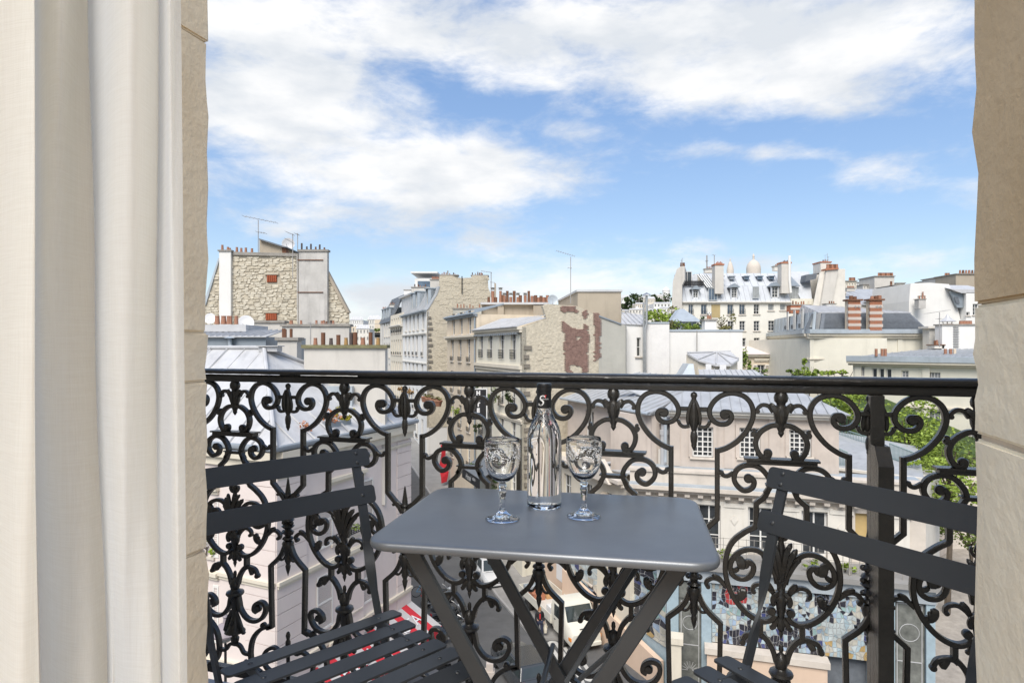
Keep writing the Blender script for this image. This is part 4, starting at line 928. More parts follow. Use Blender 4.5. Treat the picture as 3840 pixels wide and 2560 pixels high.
part('side_wall', MB().prism(pl, tuple(-R3.e * .4) + (0,)), 'rubbleplaster', h3)
stones(h3, G3, [(.9, -5), (.9, 5)] + [(u - .0, z - .3) for u, z in gp3[2:-1]] + [(gp3[-2][0], -5)], 120, .75, .38, seed=5, out=.035, ms=('rubbleplaster', 'rubbleplaster', 'rubbleplaster'), fill=.5)
toothing(h3, G3, .15, -5, ze3 - .6)
prof = [(u_ - .1, z_ - ze3 - .1) for u_, z_ in [(.1, ze3 + .1)] + gp3[1:5]]
mb = MB()
for (a, b), (c_, d_) in zip(prof, prof[1:]): mb.prism([R3.P(-.1, ze3 + .12 + b, a), R3.P(R3.len + .05, ze3 + .12 + b, a), R3.P(R3.len + .05, ze3 + .12 + d_, c_), R3.P(-.1, ze3 + .12 + d_, c_)], tuple(R3.n * .15) + (0,))
for i in range(19):
    u = i * .8
    for (a, b), (c_, d_) in zip(prof, prof[1:]): mb.prism([R3.P(u, ze3 + .15 + b, a - .06), R3.P(u + .06, ze3 + .15 + b, a - .06), R3.P(u + .06, ze3 + .15 + d_, c_ - .06), R3.P(u, ze3 + .15 + d_, c_ - .06)], tuple(R3.n * .08) + (0,))
part('mansard_roof', mb, 'zinc', h3)
def dormer(par, fac, u, z, w_, h_, d, m='zincblue', ped=False, fm='frame', pm='pane', dd=2.0, **k):
    T = fac.Mx(); o = part('dormer', MB().bx(u - w_ / 2 - .14, u - w_ / 2, d, d + dd, z, z + h_ + .1, T).bx(u + w_ / 2, u + w_ / 2 + .14, d, d + dd, z, z + h_ + .1, T).bx(u - w_ / 2 - .14, u + w_ / 2 + .14, d + .32, d + dd, z, z + h_, T), m, par)
    window(par, fac, (u - w_ / 2, u + w_ / 2, z, z + h_), sill=False, d0=d, fm=fm, pm=pm, **k)
    if ped: part('dormer_roof', MB().prism([fac.P(u - w_ / 2 - .35, z + h_ + .102, d - .25), fac.P(u + w_ / 2 + .35, z + h_ + .102, d - .25), fac.P(u, z + h_ + .62, d - .25)], tuple(fac.n * (dd)) + (0,)), 'zincd', o)
    else: part('dormer_roof', MB().bx(u - w_ / 2 - .25, u + w_ / 2 + .25, d - .15, d + dd, z + h_ + .102, z + h_ + .22, T), m, o)
for x, y0, y1 in ((612, 702, 632), (655, 690, 612), (757, 682, 570)):
    u, z = R3.uz('c2', x, y0); dormer(h3, R3, u, max(z, ze3 + .3), 1.1, 2.2, .35, cols=2, rows=2)
chimney(h3, 'c2', 820, 382, 905, 500, 76, 1.6, 'offwhite', pots=[(840 + i * 12, 355 + (i % 2) * 8, 13, 'taper', 'terra') for i in range(6)])
chimney(h3, 'c2', 635, 458, 800, 590, 82, 1.2, 'offwhite', pots=[(668, 432, 12, 'tall', 'darkpot'), (702, 435, 12, 'tall', 'rust'), (722, 445, 12, 'taper', 'terra'), (750, 450, 12, 'taper', 'terra'), (772, 435, 12, 'taper', 'rust')])
o = chimney(h3, 'c2', 912, 338, 1088, 352, 71.5, 1.2, 'cap', pots=[(935, 325, 12, 'taper', 'terra'), (955, 314, 12, 'tall', 'terra'), (975, 320, 12, 'taper', 'terra'), (990, 300, 14, 'tall', 'cap'), (1010, 325, 12, 'taper', 'terra'), (1048, 320, 12, 'tall', 'darkpot'), (1062, 332, 12, 'taper', 'terra')])
chimney(h3, 'c2', 1222, 342, 1386, 354, 74, 1.2, 'cap', pots=[(1232, 318, 10, 'tall', 'darkpot'), (1262, 325, 11, 'taper', 'cap'), (1285, 312, 12, 'cowl', 'rust'), (1302, 320, 14, 'taper', 'rust'), (1318, 318, 14, 'taper', 'terra'), (1330, 325, 12, 'taper', 'rust')])
part('rainwater_stain_pipe', MB().tube([G3.P(G3.uz('c2', 1128, 360)[0], G3.uz('c2', 1128, 355)[1], -.1), G3.P(G3.uz('c2', 1128, 360)[0], G3.uz('c2', 1128, 525)[1], -.1)], .06, 6), 'iron', h3)
a, b = at('c2', 668, 360, 86), at('c2', 895, 320, 86)      # glazed penthouse
pz = part('penthouse', MB().bx(a.x, b.x, 86, 92, a.z - 4.5, a.z - .2).bx(a.x - .5, b.x, 85.5, 92.5, b.z - .1, b.z + .1), 'white2', h3)
for i in range(4): part('pane', MB().bx(a.x + .4 + i * 1.9, a.x + 2.1 + i * 1.9, 85.93, 85.98, a.z - 3.2, a.z - .6), 'paneb', pz)
# two houses further up
h4 = root('apartment_building', 'ochre tinted narrow house with parapet beyond the white mansard block', 'building', base(R4))
ze4 = zpx(R4, 'c2', (435, 745), (548, 705))
r4 = [(x - 5, 812 - i * 6, x + 6, 918 - i * 4) for i, x in enumerate((444, 466, 488, 508, 530))]
facade(h4, R4, 0, R4.len, gz(89) - 1, ze4, vwin(h4, R4, 'c2', r4, .95, 2.1, 4, 3.1, cols=2, rows=2, rail=.4), 'cream2', 10)
band(h4, R4, -.1, R4.len + .1, ze4 - 1.9, ze4 - 1.6, .5, 'white', 'balcony_band')
part('set_back_storey', MB().bx(.3, R4.len - .2, 1.6, 9, ze4 - .01, ze4 + 2.6, R4.Mx()).bx(0, R4.len, 1.2, 9.2, ze4 + 2.6, ze4 + 2.8, R4.Mx()), 'zincl', h4)
chimney(h4, 'c2', 562, 485, 632, 590, 95, 2, 'white2'); chimney(h4, 'c2', 420, 628, 500, 690, 98, 1.5, 'offwhite', pots=[(430 + i * 11, 615 - (i % 3) * 5, 9, 'taper', ('terra', 'darkpot', 'rust')[i % 3]) for i in range(6)] + [(499, 590, 12, 'tall', 'darkpot')])
h5 = root('apartment_building', 'white house with grey mansard furthest along the climbing street', 'building', base(R5))
ze5 = zpx(R5, 'c2', (360, 822), (428, 800))
r5 = [(x - 5, 842 - i * 5, x + 5, 950 - i * 3) for i, x in enumerate((372, 394, 416))]
facade(h5, R5, 0, R5.len, gz(99) - 1, ze5, vwin(h5, R5, 'c2', r5, 1.0, 2.2, 4, 3.2, cols=2, rows=2), 'white', 10)
zroof(h5, [R5.P(0, ze5 + .05, -.2), R5.P(R5.len, ze5 + .05, -.2), R5.P(R5.len, ze5 + 4.2, 2.0), R5.P(0, ze5 + 4.2, 2.0)], 10, 'slate', .2)
for i in range(3): dormer(h5, R5, 1.8 + i * 2.9, ze5 + .5, 1.0, 1.7, .1, cols=2, rows=2)
chimney(h5, 'c2', 350, 675, 412, 740, 106, 1.2, 'offwhite', pots=[(358 + i * 10, 655 + (i % 2) * 6, 10, 'taper', 'terra') for i in range(5)])
bz = root('balcony', 'dark iron corner balcony with a round clipped shrub far up the street', 'balcony', tuple(at('c2', 310, 945, 112)))
a, b = at('c2', 278, 952, 112), at('c2', 343, 906, 112); mb = MB().bx(a.x, b.x, 112, 112.1, b.z - .1, b.z).bx(a.x, b.x, 112, 112.1, a.z, a.z + .3)
for i in range(14): x = a.x + (b.x - a.x) * i / 13; mb.bx(x - .05, x + .05, 112, 112.08, a.z, b.z)
part('guard_rail', mb, 'iron', bz); part('slab', MB().bx(a.x, b.x, 112, 114, a.z - .3, a.z - .01), 'cap', bz)
part('building_corner', MB().bx(a.x - .5, b.x + 1.2, 114, 122, -14, b.z + 2.4), 'cream', bz)
plant('potted_shrub', 'round clipped green shrub on the far corner balcony', 'shrub', at('c2', 308, 886, 112.6), (.75, .75, .6), 260, .14, 'leaf', trunk=at('c2', 308, 930, 112.6).z)
# buildings closing the street at the far end
far = []
def block_house(label, c, x0, y0, x1, y1, d, m, th=8, name='apartment_building', roof=None, rows=0, cols=0, grp=None, zb=None):
    a, b = at(c, x0, y1, d), at(c, x1, y0, d); t = root(name, label, 'building', ((a.x + b.x) / 2, d, min(a.z, gz(d))), group=grp)
    fac = Fac((a.x, d), (b.x, d)); w_, h_ = b.x - a.x, b.z - a.z; wins = []
    for i in range(cols):
        for j in range(rows):
            u = w_ * (i + .5) / cols; z = a.z + h_ * (j + .3) / max(rows, 1); ww, hh = min(1.1, w_ / cols * .45), min(1.9, h_ / rows * .5); wins.append(([u - ww / 2, u + ww / 2, z, z + hh], dict(cols=2, rows=2, sill=False)))
    facade(t, fac, 0, w_, (a.z if zb is None else zb), b.z, wins, m, th)
    if roof:
        h2_ = (y0 - roof) / 2.61375 / F * d; zroof(t, [fac.P(-.1, b.z, -.15), fac.P(w_ + .1, b.z, -.15), fac.P(w_ - h2_ * .35, b.z + h2_, h2_ * .9), fac.P(h2_ * .35, b.z + h2_, h2_ * .9)], 6, 'zincl', .15)
    return t
block_house('pale modern block closing the far end of the street, left', 'c1', 1600, 1045, 1730, 1180, 215, 'white2', rows=3, cols=6, roof=1010)
block_house('grey roofed distant house left of the chimney pots and street', 'c1', 1660, 1130, 1790, 1330, 170, 'white', rows=3, cols=4, roof=1090)
block_house('small white distant house with slate top above the far street', 'c1', 1770, 1040, 1905, 1250, 240, 'white', rows=4, cols=6, roof=995)
block_house('ochre distant house behind the rust pots', 'c1', 1590, 1110, 1680, 1330, 190, 'cream', rows=3, cols=3)

# --- big beige blocks behind the rubble side wall ---
bb = root('extension_building', 'plain beige cement box rising behind the brick patched side wall', 'building', (9, 54, gz(54)))
a, b, c_, d_ = at('c3', 435, 490, 50), at('c3', 860, 512, 50), at('c3', 245, 585, 61), at('c3', 860, 512, 50)
part('wall', MB().prism([(a.x, 50, a.z - 7), (b.x, 50, a.z - 7), (b.x, 61, a.z - 7), (c_.x, 61, a.z - 7)], (0, 0, 7 - .15)), 'beige', bb)
part('coping', MB().prism([(a.x - .1, 49.9, a.z - .14), (b.x + .1, 49.9, a.z - .14), (b.x + .1, 61.1, a.z - .14), (c_.x - .1, 61.1, a.z - .14)], (0, 0, .16)), 'zincl', bb)
lw = root('party_wall', 'long beige party wall topped by a row of chimney pots', 'wall', (2, 62, gz(62)))
a, b = at('c2', 1325, 592, 64), at('c2', 2010, 615, 64)
part('wall', MB().bx(a.x, b.x, 64, 65.2, -9, b.z - .2).bx(at('c2', 1480, 600, 63.7).x, at('c2', 1540, 600, 63.7).x, 63.7, 64.001, -9, b.z - .25).bx(at('c2', 1830, 600, 63.6).x, at('c2', 1925, 600, 63.6).x, 63.6, 64.001, -9, b.z - .25), 'beige', lw)
part('coping', MB().bx(a.x - .1, b.x, 63.5, 65.4, b.z - .199, b.z + .02), 'zincl', lw)
rnd = random.Random(4)
for i, x in enumerate([1392, 1432, 1462, 1508, 1525, 1545, 1575, 1608, 1642, 1678, 1702, 1750, 1785, 1818, 1852, 1880, 1905, 1930, 1952, 1968, 1330 + 690]):
    p = at('c2', x, 600, 64.6); tall = x in (1432, 1508, 1575, 1642, 1785); pot(lw, (p.x, p.y, b.z + .02), 1.25 if tall else rnd.uniform(.55, .85), .15 + .03 * rnd.random(), 'tall' if i % 3 else 'taper', ('rust', 'terra', 'rust', 'terra')[i % 4])
    if i % 2 and x < 1800: pot(lw, (p.x, p.y, b.z + (1.4 if tall else .85)), .22, .2, 'cowl', 'cap')
part('flue', MB().bx(at('c2', 1447, 0, 66).x, at('c2', 1463, 0, 66).x, 66, 66.5, 0, at('c2', 1450, 422, 66).z), 'beige', lw)
# grey cement house between the brick wall and the whitewashed house
gw = root('party_wall', 'grey cement party wall between the brick patch and the whitewashed house', 'wall', (7, 45, gz(45)))
g2 = Fac(G1.P(G1.uz('c3', 640, 700)[0] + .01, 0)[:2], G1.P(G1.uz('c3', 905, 700)[0], 0)[:2]); pts = g2.px('c3', (641, 750), (860, 830), (905, 835)); 
part('wall', MB().prism(pts + [Vector((pts[2].x, pts[2].y, -10)), Vector((pts[0].x, pts[0].y, -10))], (.2, .8, 0)), 'greycem', gw)
part('coping', MB().prism([pts[0] + Vector((0, -.08, 0)), pts[1] + Vector((0, -.08, 0)), pts[1] + Vector((0, -.08, .1)), pts[0] + Vector((0, -.08, .1))], (.2, .95, 0)), 'lead', gw)

# --- whitewashed house with roof garden and flues ---
wh = root('whitewashed_house', 'whitewashed blind fronted house with planted roof terrace and tall flues', 'building', (18, 46, gz(46)))
p = lambda x, y, d=46: at('c3', x, y, d)
WF = Fac(p(905, 0)[:2], p(2050, 0)[:2])
wn = rects(WF, 'c3', [(1012, 955, 1052, 1140)])[0]
u1, u2, u3, u4 = [WF.uz('c3', x, 1000)[0] for x in (1080, 1325, 1700, 2050)]; zA, zB, zC = [WF.uz('c3', 1100, y)[1] for y in (830, 820, 895)]
facade(wh, WF, 0, u1, -10, zA, [(wn, dict(cols=1, rows=2, sill=True))], 'white2', 7); o = part('wall', MB().bx(u1 + .001, u2, -.25, 7, -10, zB, WF.Mx()), 'whitebrick', wh); part('wall', MB().bx(u2 + .001, u4, 0, 7, -10, zC, WF.Mx()), 'white2', wh)
part('parapet_coping', MB().bx(u1, u2 - .01, -.3, .35, zB + .001, zB + .12, WF.Mx()).bx(u2, u4 + .05, -.06, .35, zC + .001, zC + .14, WF.Mx()), 'zincblue', wh)
zroof(wh, [p(862, 818, 45.9), p(1072, 828, 45.9), p(1080, 735, 51), p(866, 705, 51)], 7, 'zincl')
for x, x2, yt, r in ((1082, 1082, 610, .13), (1110, 1097, 550, .16)):
    q = [p(x2, 1300, 45.5), p(x2, 860, 45.5), p(x, 815, 45.5), p(x, yt, 45.5)]; r *= .55; part('flue', MB().tube(q, r, 10), 'steel', wh, smooth=40)
part('flue_cowl', MB().lathe([(.1, 0), (.32, .02), (.30, .1), (.02, .25)], 10, Matrix.Translation(p(1110, 548, 45.5))), 'steel', wh)
chimney(wh, 'c3', 1682, 772, 1795, 895, 46.2, .8, 'white2', pots=[(1712, 735, 26, 'taper', 'terra'), (1735, 738, 26, 'taper', 'terra'), (1712, 705, 22, 'cowl', 'steel'), (1738, 708, 20, 'cowl', 'steel')])
part('lightning_rod', MB().tube([p(1603, 1210, 45.6), p(1603, 888, 45.6)], .035, 5), 'cap', wh)
tr = root('roof_shed', 'small zinc roofed garden shed on the white roof terrace', 'shed', tuple(p(1500, 880, 49)))
a, b = p(1370, 880, 49), p(1600, 800, 49); part('wall', MB().bx(a.x, b.x, 49, 52, a.z - .6, b.z), 'zincd', tr)
part('roof', MB().prism([(a.x - .3, 48.6, b.z), (b.x + .3, 48.6, b.z), (b.x - .6, 50.5, b.z + 1.1), (a.x + .9, 50.5, b.z + 1.1)], (0, 1.2, -.05)), 'zincblue', tr); part('window', MB().bx(a.x + 2.3, b.x - .3, 48.94, 48.99, a.z + .1, b.z - .2), 'paneb', tr)
for i, (x, y, rx_, rz_, m, n) in enumerate([(1350, 845, .55, .7, 'leafo', 260), (1410, 850, .8, .6, 'leaf', 420), (1500, 862, .7, .4, 'leafl', 320), (1560, 868, .6, .35, 'leaf', 260), (1665, 835, .35, .75, 'leafd', 260), (1840, 820, .9, 1.3, 'leafo', 330), (1880, 860, .6, .4, 'leafo', 160)]):
    plant('terrace_shrub', ['straggly olive shrub at the left end of the white roof terrace', 'full green shrub left of the terrace shed', 'bright low shrub in front of the terrace shed', 'low green shrub right of the terrace shed', 'dark upright shrub left of the white chimney with two pots', 'bare leggy shrub right of the white chimney with two pots', 'sparse low shrub at the right of the white roof terrace'][i], 'shrub', p(x, y, 47.2 + .15 * i), (rx_, .6, rz_), n, .10, m, trunk=zC - .2, seed=i + 1)
plant('garden_tree', 'yellow green tree crown between the flues and the white building', 'tree', p(1215, 775, 58), (2.3, 1.8, 1.2), 900, .16, 'leafl', trunk=-8, seed=3)
plant('garden_tree', 'darker tree crown just left of the white roof terrace shrubs', 'tree', p(1330, 760, 62), (1.2, 1.2, 1.2), 420, .15, 'leafo', trunk=-8, seed=4)
sh = root('glazed_shed', 'low beige shed with fan shaped zinc roof against the white wall', 'shed', (p(1760, 0, 42).x, 43, -8))
zr_ = [(1508, 1108), (1620, 1172), (1790, 1220), (1940, 1218), (2015, 1165), (1935, 1092), (1700, 1095)]
dd = [43.0, 42.0, 41.3, 41.3, 42.2, 44.5, 44.5]; po = [p(x, y, d) for (x, y), d in zip(zr_, dd)]; ctr = p(1800, 1100, 44.8)
mb = MB()
for i in range(len(po) - 1): mb.prism([po[i], po[i + 1], ctr], (0, 0, -.12))
part('roof', mb, 'zincl', sh)
mb = MB()
for q in po[:-1]: mb.tube([q + Vector((0, 0, .05)), ctr + Vector((0, 0, .05))], .05, 5)
part('seam', mb, 'zincl', sh)
wl_ = [po[0], po[1], po[2], po[3], po[4]]; mb = MB()
for i in range(4): a, b = wl_[i] * .994 + ctr * .006, wl_[i + 1] * .994 + ctr * .006; mb.quad((a.x, a.y + .25, -8), (b.x, b.y + .25, -8), (b.x, b.y + .25, b.z - .06), (a.x, a.y + .25, a.z - .06))
part('wall', mb, 'cream2', sh, fix=False)
for (x0, x1, y0) in ((1690, 1745, 1215), (1828, 1890, 1222)):
    a, b = p(x0, y0, 41.28), p(x1, y0, 41.28); part('door', MB().bx(a.x, b.x, 41.28, 41.34, -3.2, a.z), 'whitem', sh)
a, b = p(1490, 1310, 41), p(1595, 1215, 41); part('skylight', MB().prism([(a.x - .4, 41, a.z - .4), (b.x - .3, 41.6, b.z), (b.x, 41.6, b.z), (b.x, 41, a.z - .4)], (0, 1.5, 0)), 'zincblue', sh)

# --- hill of Montmartre behind: water tower, houses, trees, domes ---
wt = root('water_tower', 'white round water tower with shallow domed cap on the far hill', 'water tower', tuple(at('c3', 1302, 600, 520)))
k = 520 / F / 2.61375; q = at('c3', 1302, 548, 520)
part('drum', MB().lathe([(36 * k, -60 * k), (36 * k, 62 * k), (38 * k, 63 * k), (38 * k, 66 * k), (36 * k, 66 * k)], 24, Matrix.Translation((q.x, 520, q.z - 12 * k))), 'white2', wt, smooth=40); part('cap', MB().lathe([(37 * k, 0), (32 * k, 12 * k), (18 * k, 24 * k), (8 * k, 29 * k), (6 * k, 34 * k), (.1, 36 * k)], 24, Matrix.Translation((q.x, 520, q.z + 55 * k))), 'white2', wt, smooth=40)
rnd = random.Random(21); hill = [(866, 565, 950, 640, 430, 'white2', 535), (1030, 560, 1120, 640, 420, 'white', 548), (1120, 575, 1195, 660, 400, 'cream2', 552), (1165, 545, 1272, 640, 440, 'white', 528), (905, 640, 1005, 720, 330, 'white', 625), (1000, 625, 1100, 720, 310, 'cream2', 612), (1180, 620, 1345, 700, 300, 'white2', 608), (870, 690, 960, 760, 260, 'cream2', 680), (940, 680, 1090, 770, 240, 'white', 668), (1125, 690, 1260, 800, 220, 'white', 672), (1240, 665, 1350, 780, 230, 'white2', 650), (1125, 640, 1190, 700, 340, 'white', 628)]
lab = ['white modern terrace block at the left of the far hill', 'grey roofed house in the middle of the far hill', 'cream house right of the grey roofed house on the hill', 'dark roofed white house in front of the water tower', 'white house low on the hill beside the dark trees', 'cream house with many chimneys on the hill slope', 'long pale house below the water tower', 'low house just above the zinc roof, left', 'white low house above the zinc roof', 'pale low house right of the steel flues', 'bright low house left of the tall white mansard block', 'narrow pale house right of the steel flues on the hill']
for (x0, y0, x1, y1, d, m, rf), l_ in zip(hill, lab): block_house(l_, 'c3', x0, y0, x1, y1 + 60, d, m, 10, rows=3, cols=5, roof=rf, name='hill_house')
for i, (x, y, rx_, rz_, d) in enumerate([(990, 600, 7, 7, 400), (880, 650, 4, 4, 320), (1290, 575, 12, 6, 460), (1225, 590, 5, 4, 430)]):
    plant('hill_tree', ['dark tree beside the white modern terrace block on the hill', 'small dark tree at the left foot of the hill', 'broad dark green trees under the water tower', 'small tree left of the water tower trees'][i], 'tree', at('c3', x, y, d), (rx_, 4, rz_), 500, .9, 'leafd', seed=i + 31)
dm = root('domed_basilica', 'pale stone dome with lantern and a smaller pointed turret above the white roofs', 'church', tuple(at('c4', 1113, 330, 700)))
k = 700 / F / 2.61375
def dome(par, cx_, yb, R_, H_, lan, name):
    q = at('c4', cx_, yb, 700); pr = [(R_ * k * a_, H_ * k * b_) for a_, b_ in (((1, 0), (.9, .2), (.77, .42), (.62, .64), (.48, .82), (.36, .93), (.28, .99)) if name == 'turret' else ((1, 0), (.985, .15), (.94, .32), (.86, .48), (.74, .64), (.59, .77), (.42, .88), (.28, .95), (.18, .99)))]
    part(name, MB().lathe([(R_ * k, -60 * k)] + pr + [(.05 * R_ * k, H_ * k)], 24, Matrix.Translation(q)), 'stone', par, smooth=40)
    part('lantern', MB().lathe([(9 * k * R_ / 66, 0), (9 * k * R_ / 66, lan * .5 * k), (12 * k * R_ / 66, lan * .52 * k), (8 * k * R_ / 66, lan * .75 * k), (.5 * k, lan * k)], 12, Matrix.Translation(q + Vector((0, 0, H_ * k * .97)))), 'stone', par, smooth=40)
dome(dm, 1113, 285, 68, 92, 66, 'dome'); dome(dm, 884, 290, 33, 78, 38, 'turret')

# --- large white mansard block in the middle distance ---
M['bwwhite'] = mat('warm_white_render', (.72, .695, .62), .9, .05, .7, .1, 20, streak=.12)
bw = root('apartment_building', 'large white mansard block with dormers under the pale domes', 'building', (at('c4', 900, 1000, 80).x, 80, gz(80)))
BW_ = Fac(at('c4', 410, 0, 80)[:2], at('c4', 1480, 0, 80)[:2]); q = lambda x, y: BW_.uz('c4', x, y)
zc = q(900, 605)[1]; ul, ur = 0, BW_.len
ws = [((598, 628, 655, 730), 1), ((857, 628, 915, 730), 1), ((973, 628, 1030, 730), 1), ((1115, 626, 1170, 726), 0), ((475, 628, 522, 730), 1)]
wins = [(rects(BW_, 'c4', [b])[0], dict(cols=2, rows=1 if s else 3, pm='paneb' if s else 'pane', rail=.7 if s else False)) for b, s in ws] + [(rects(BW_, 'c4', [b])[0], dict(cols=1, rows=1, pm='panel')) for b in ((1256, 622, 1312, 690), (1373, 620, 1428, 688))]
wins += [(rects(BW_, 'c4', [b])[0], dict(cols=2, rows=3)) for b in ((598, 793, 640, 890), (860, 793, 918, 890), (975, 793, 1032, 890), (1115, 792, 1172, 890), (1258, 790, 1318, 888), (1375, 790, 1420, 885), (975, 960, 1038, 1055), (1117, 958, 1172, 1055), (1262, 958, 1318, 1055))]
facade(bw, BW_, ul, ur, gz(80) - 2, zc, wins, 'bwwhite', 4)
band(bw, BW_, ul, ur, zc - .25, zc + .02, .35, 'white')
part('light_well', MB().bx(q(700, 0)[0], q(785, 0)[0], -.03, -.005, q(700, 760)[1], q(700, 632)[1], BW_.Mx()), mat('ochre_render', (.42, .33, .17), .9, .1, 1), bw)
zt_ = q(900, 297)[1]; hM = zt_ - zc; zm = q(900, 440)[1] - zc
def sl(u0, u1, z0, z1, d0, d1, m, n): return zroof(bw, [BW_.P(u0, zc + z0, d0), BW_.P(u1, zc + z0, d0), BW_.P(u1, zc + z1, d1), BW_.P(u0, zc + z1, d1)], n, m, .2, .06, 'mansard_roof')
M['paintedzinc'] = mat('white_painted_zinc', (.50, .52, .545), .6, .06, .8, streak=.25)
sl(ul, ur, .03, zm, .1, 1.3, 'paintedzinc', 22); sl(q(655, 0)[0], ur, zm + .01, hM, 1.3, 3.2, 'paintedzinc', 12); sl(ul, q(640, 0)[0], zm + .02, hM * .96, 3.0, 3.6, 'paintedzinc', 4)
part('attic_core', MB().bx(ul + 2.7, ur + 6, 3.7, 9, zc, zc + hM - .05, BW_.Mx()), 'white', bw)
part('terrace_floor', MB().bx(ul, q(645, 0)[0], 1.3, 3.6, zc + zm - .2, zc + zm, BW_.Mx()), 'cap', bw)
for x, y0, y1, wd, r in ((552, 567, 490, 48, 3), (932, 567, 470, 54, 4), (1333, 560, 458, 58, 3)):
    u, z = q(x, y0); u2, z2 = q(x, y1); dormer(bw, BW_, u, z, wd / 2.61375 / F * 80, z2 - z, .25, 'paintedzinc', True, cols=2, rows=r)
for (x0, y0, x1, y1, m) in ((672, 470, 760, 590, 'paneb'), (1105, 455, 1170, 570, 'panel'), (1497, 452, 1590, 572, 'panel')):
    u0, z0 = q(x0, y1); u1, z1 = q(x1, y0); window(bw, BW_, (u0, u1, z0, z1), cols=3, rows=1, pm=m, fm='framegrey', sill=False, d0=-.1 + (0 if x0 != 1497 else .9))
for x in (842, 952, 1097, 1232, 1347):
    u0, z0 = q(x - 22, 372); u1, z1 = q(x + 22, 345); part('roof_window', MB().bx(u0, u1, 1.7, 2.6, z0, z1, BW_.Mx()).bx(u0 - .1, u1 + .1, 1.6, 2.6, z1, z1 + .12, BW_.Mx()), 'paneb' if x > 1000 else 'lead', bw)
part('glazed_slope', MB().prism([BW_.P(q(672, 0)[0], q(0, 462)[1], .5), BW_.P(q(765, 0)[0], q(0, 462)[1], .5), BW_.P(q(728, 0)[0], q(0, 318)[1], 2.8), BW_.P(q(630, 0)[0], q(0, 318)[1], 2.8)], (0, .15, -.1)), 'lead', bw)
mb = MB()
for i in range(5): a = q(630 + i * 24, 318); b = q(672 + i * 23, 462); mb.tube([BW_.P(a[0], a[1], 2.7), BW_.P(b[0], b[1], .4)], .07, 5)
part('glazing_bar', mb, 'white2', bw)
mb = MB(); u0, u1 = ul, q(645, 0)[0]; z0, z1 = q(0, 440)[1], q(0, 392)[1]; T = BW_.Mx(); mb.bx(u0, u1, .95, 1.02, z1 - .06, z1, T).bx(u0, u1, .95, 1.02, z0, z0 + .08, T)
for i in range(44): u = u0 + (u1 - u0) * i / 43; mb.bx(u - .025, u + .025, .96, 1.01, z0, z1, T)
part('guard_rail', mb, 'iron', bw)
u, z = q(525, 404); window(bw, BW_, (u - .6, u + .6, z - 1.0, z + 1.6), cols=2, rows=1, sill=False, d0=2.7)
T = BW_.Mx()
for x0, yb, x1, yt, d, th, pots in ((735, 525, 820, 232, -.05, 3.4, [(750 + i * 13, 218 - (i % 2) * 8, 12, 'taper', 'rbrick') for i in range(5)]), (1387, 520, 1480, 215, .0, 3.6, [(1405 + i * 13, 205 - (i % 2) * 6, 12, 'taper', 'rust') for i in range(4)])):
    chimney(bw, 'c4', x0, yt, x1, yb, 79.7, 1.2, 'offwhite', 'rbrick', .18, pots)
chimney(bw, 'c4', 640, 278, 735, 320, 84, .8, 'white', 'cap', .1, [(652 + i * 15, 260, 11, 'taper', 'terra') for i in range(6)])
chimney(bw, 'c4', 1318, 252, 1385, 300, 84, .8, 'white', 'cap', .1, [(1330 + i * 12, 238, 11, 'taper', 'terra') for i in range(5)])
pl = [at('c4', x, y, 79.2) for x, y in ((305, 760), (322, 400), (345, 335), (362, 285), (400, 258), (438, 255), (438, 390), (412, 440), (412, 760))]
part('end_gable', MB().prism([v + Vector((0, 0, 0)) for v in pl] , (2.6, 8, 0)), 'beige' if False else 'offwhite', bw)
part('end_gable_lower', MB().prism([(pl[0].x, 79.2, gz(80) - 2), (pl[-1].x, 79.2, gz(80) - 2), (pl[-1].x + 2.6, 87, gz(80) - 2), (pl[0].x + 2.6, 87, gz(80) - 2)], (0, 0, pl[0].z - gz(80) + 1.998)), 'offwhite', bw)
for i in range(3): pot(bw, at('c4', 405 + i * 12, 257, 80.5), .45, .17, 'taper', 'rust')
# right hand part of the white block: broken attic and leaning flue wall
a = [at('c4', x, y, 79.5) for x, y in ((1590, 575), (1590, 640), (1690, 660), (2012, 660), (2012, 282), (1945, 282), (1800, 320), (1760, 320), (1690, 575))]
part('flue_wall', MB().prism([at('c4', x, y, 79) for x, y in ((1690, 670), (1760, 320), (1818, 318), (1820, 285), (2012, 282), (2012, 670))], (3.2, 7, 0)), 'white', bw)
part('beige_flue', MB().prism([at('c4', x, y, 78.6) for x, y in ((1768, 665), (1830, 290), (1945, 285), (1870, 665))], (0, .39, 0)), 'offwhite', bw)
part('flue_coping', MB().prism([at('c4', x, y, 78.4) for x, y in ((1822, 295), (1822, 280), (1948, 272), (1948, 285))], (0, 1.2, 0)), 'rbrick', bw)
for i in range(5): pot(bw, at('c4', 1840 + i * 22, 280, 79), .55, .2, 'taper', ('terra', 'rust')[i % 2])
chimney(bw, 'c4', 1770, 210, 1872, 320, 80, 2, 'white', 'rbrick', .15, [(1795, 195, 14, 'taper', 'rust'), (1815, 190, 14, 'taper', 'terra'), (1835, 195, 14, 'taper', 'terra')])
part('wall', MB().bx(q(1480, 0)[0] + .01, q(1700, 0)[0], .02, 8, gz(80) - 2, q(0, 575)[1], T), 'ivory', bw)
part('attic', MB().prism([BW_.P(q(1590, 0)[0], q(0, 575)[1], .4), BW_.P(q(1700, 0)[0], q(0, 575)[1], .4), BW_.P(q(1775, 0)[0], q(0, 280)[1], 3.2), BW_.P(q(1545, 0)[0], q(0, 280)[1], 3.2)], (0, .2, 0)), 'paintedzinc', bw)
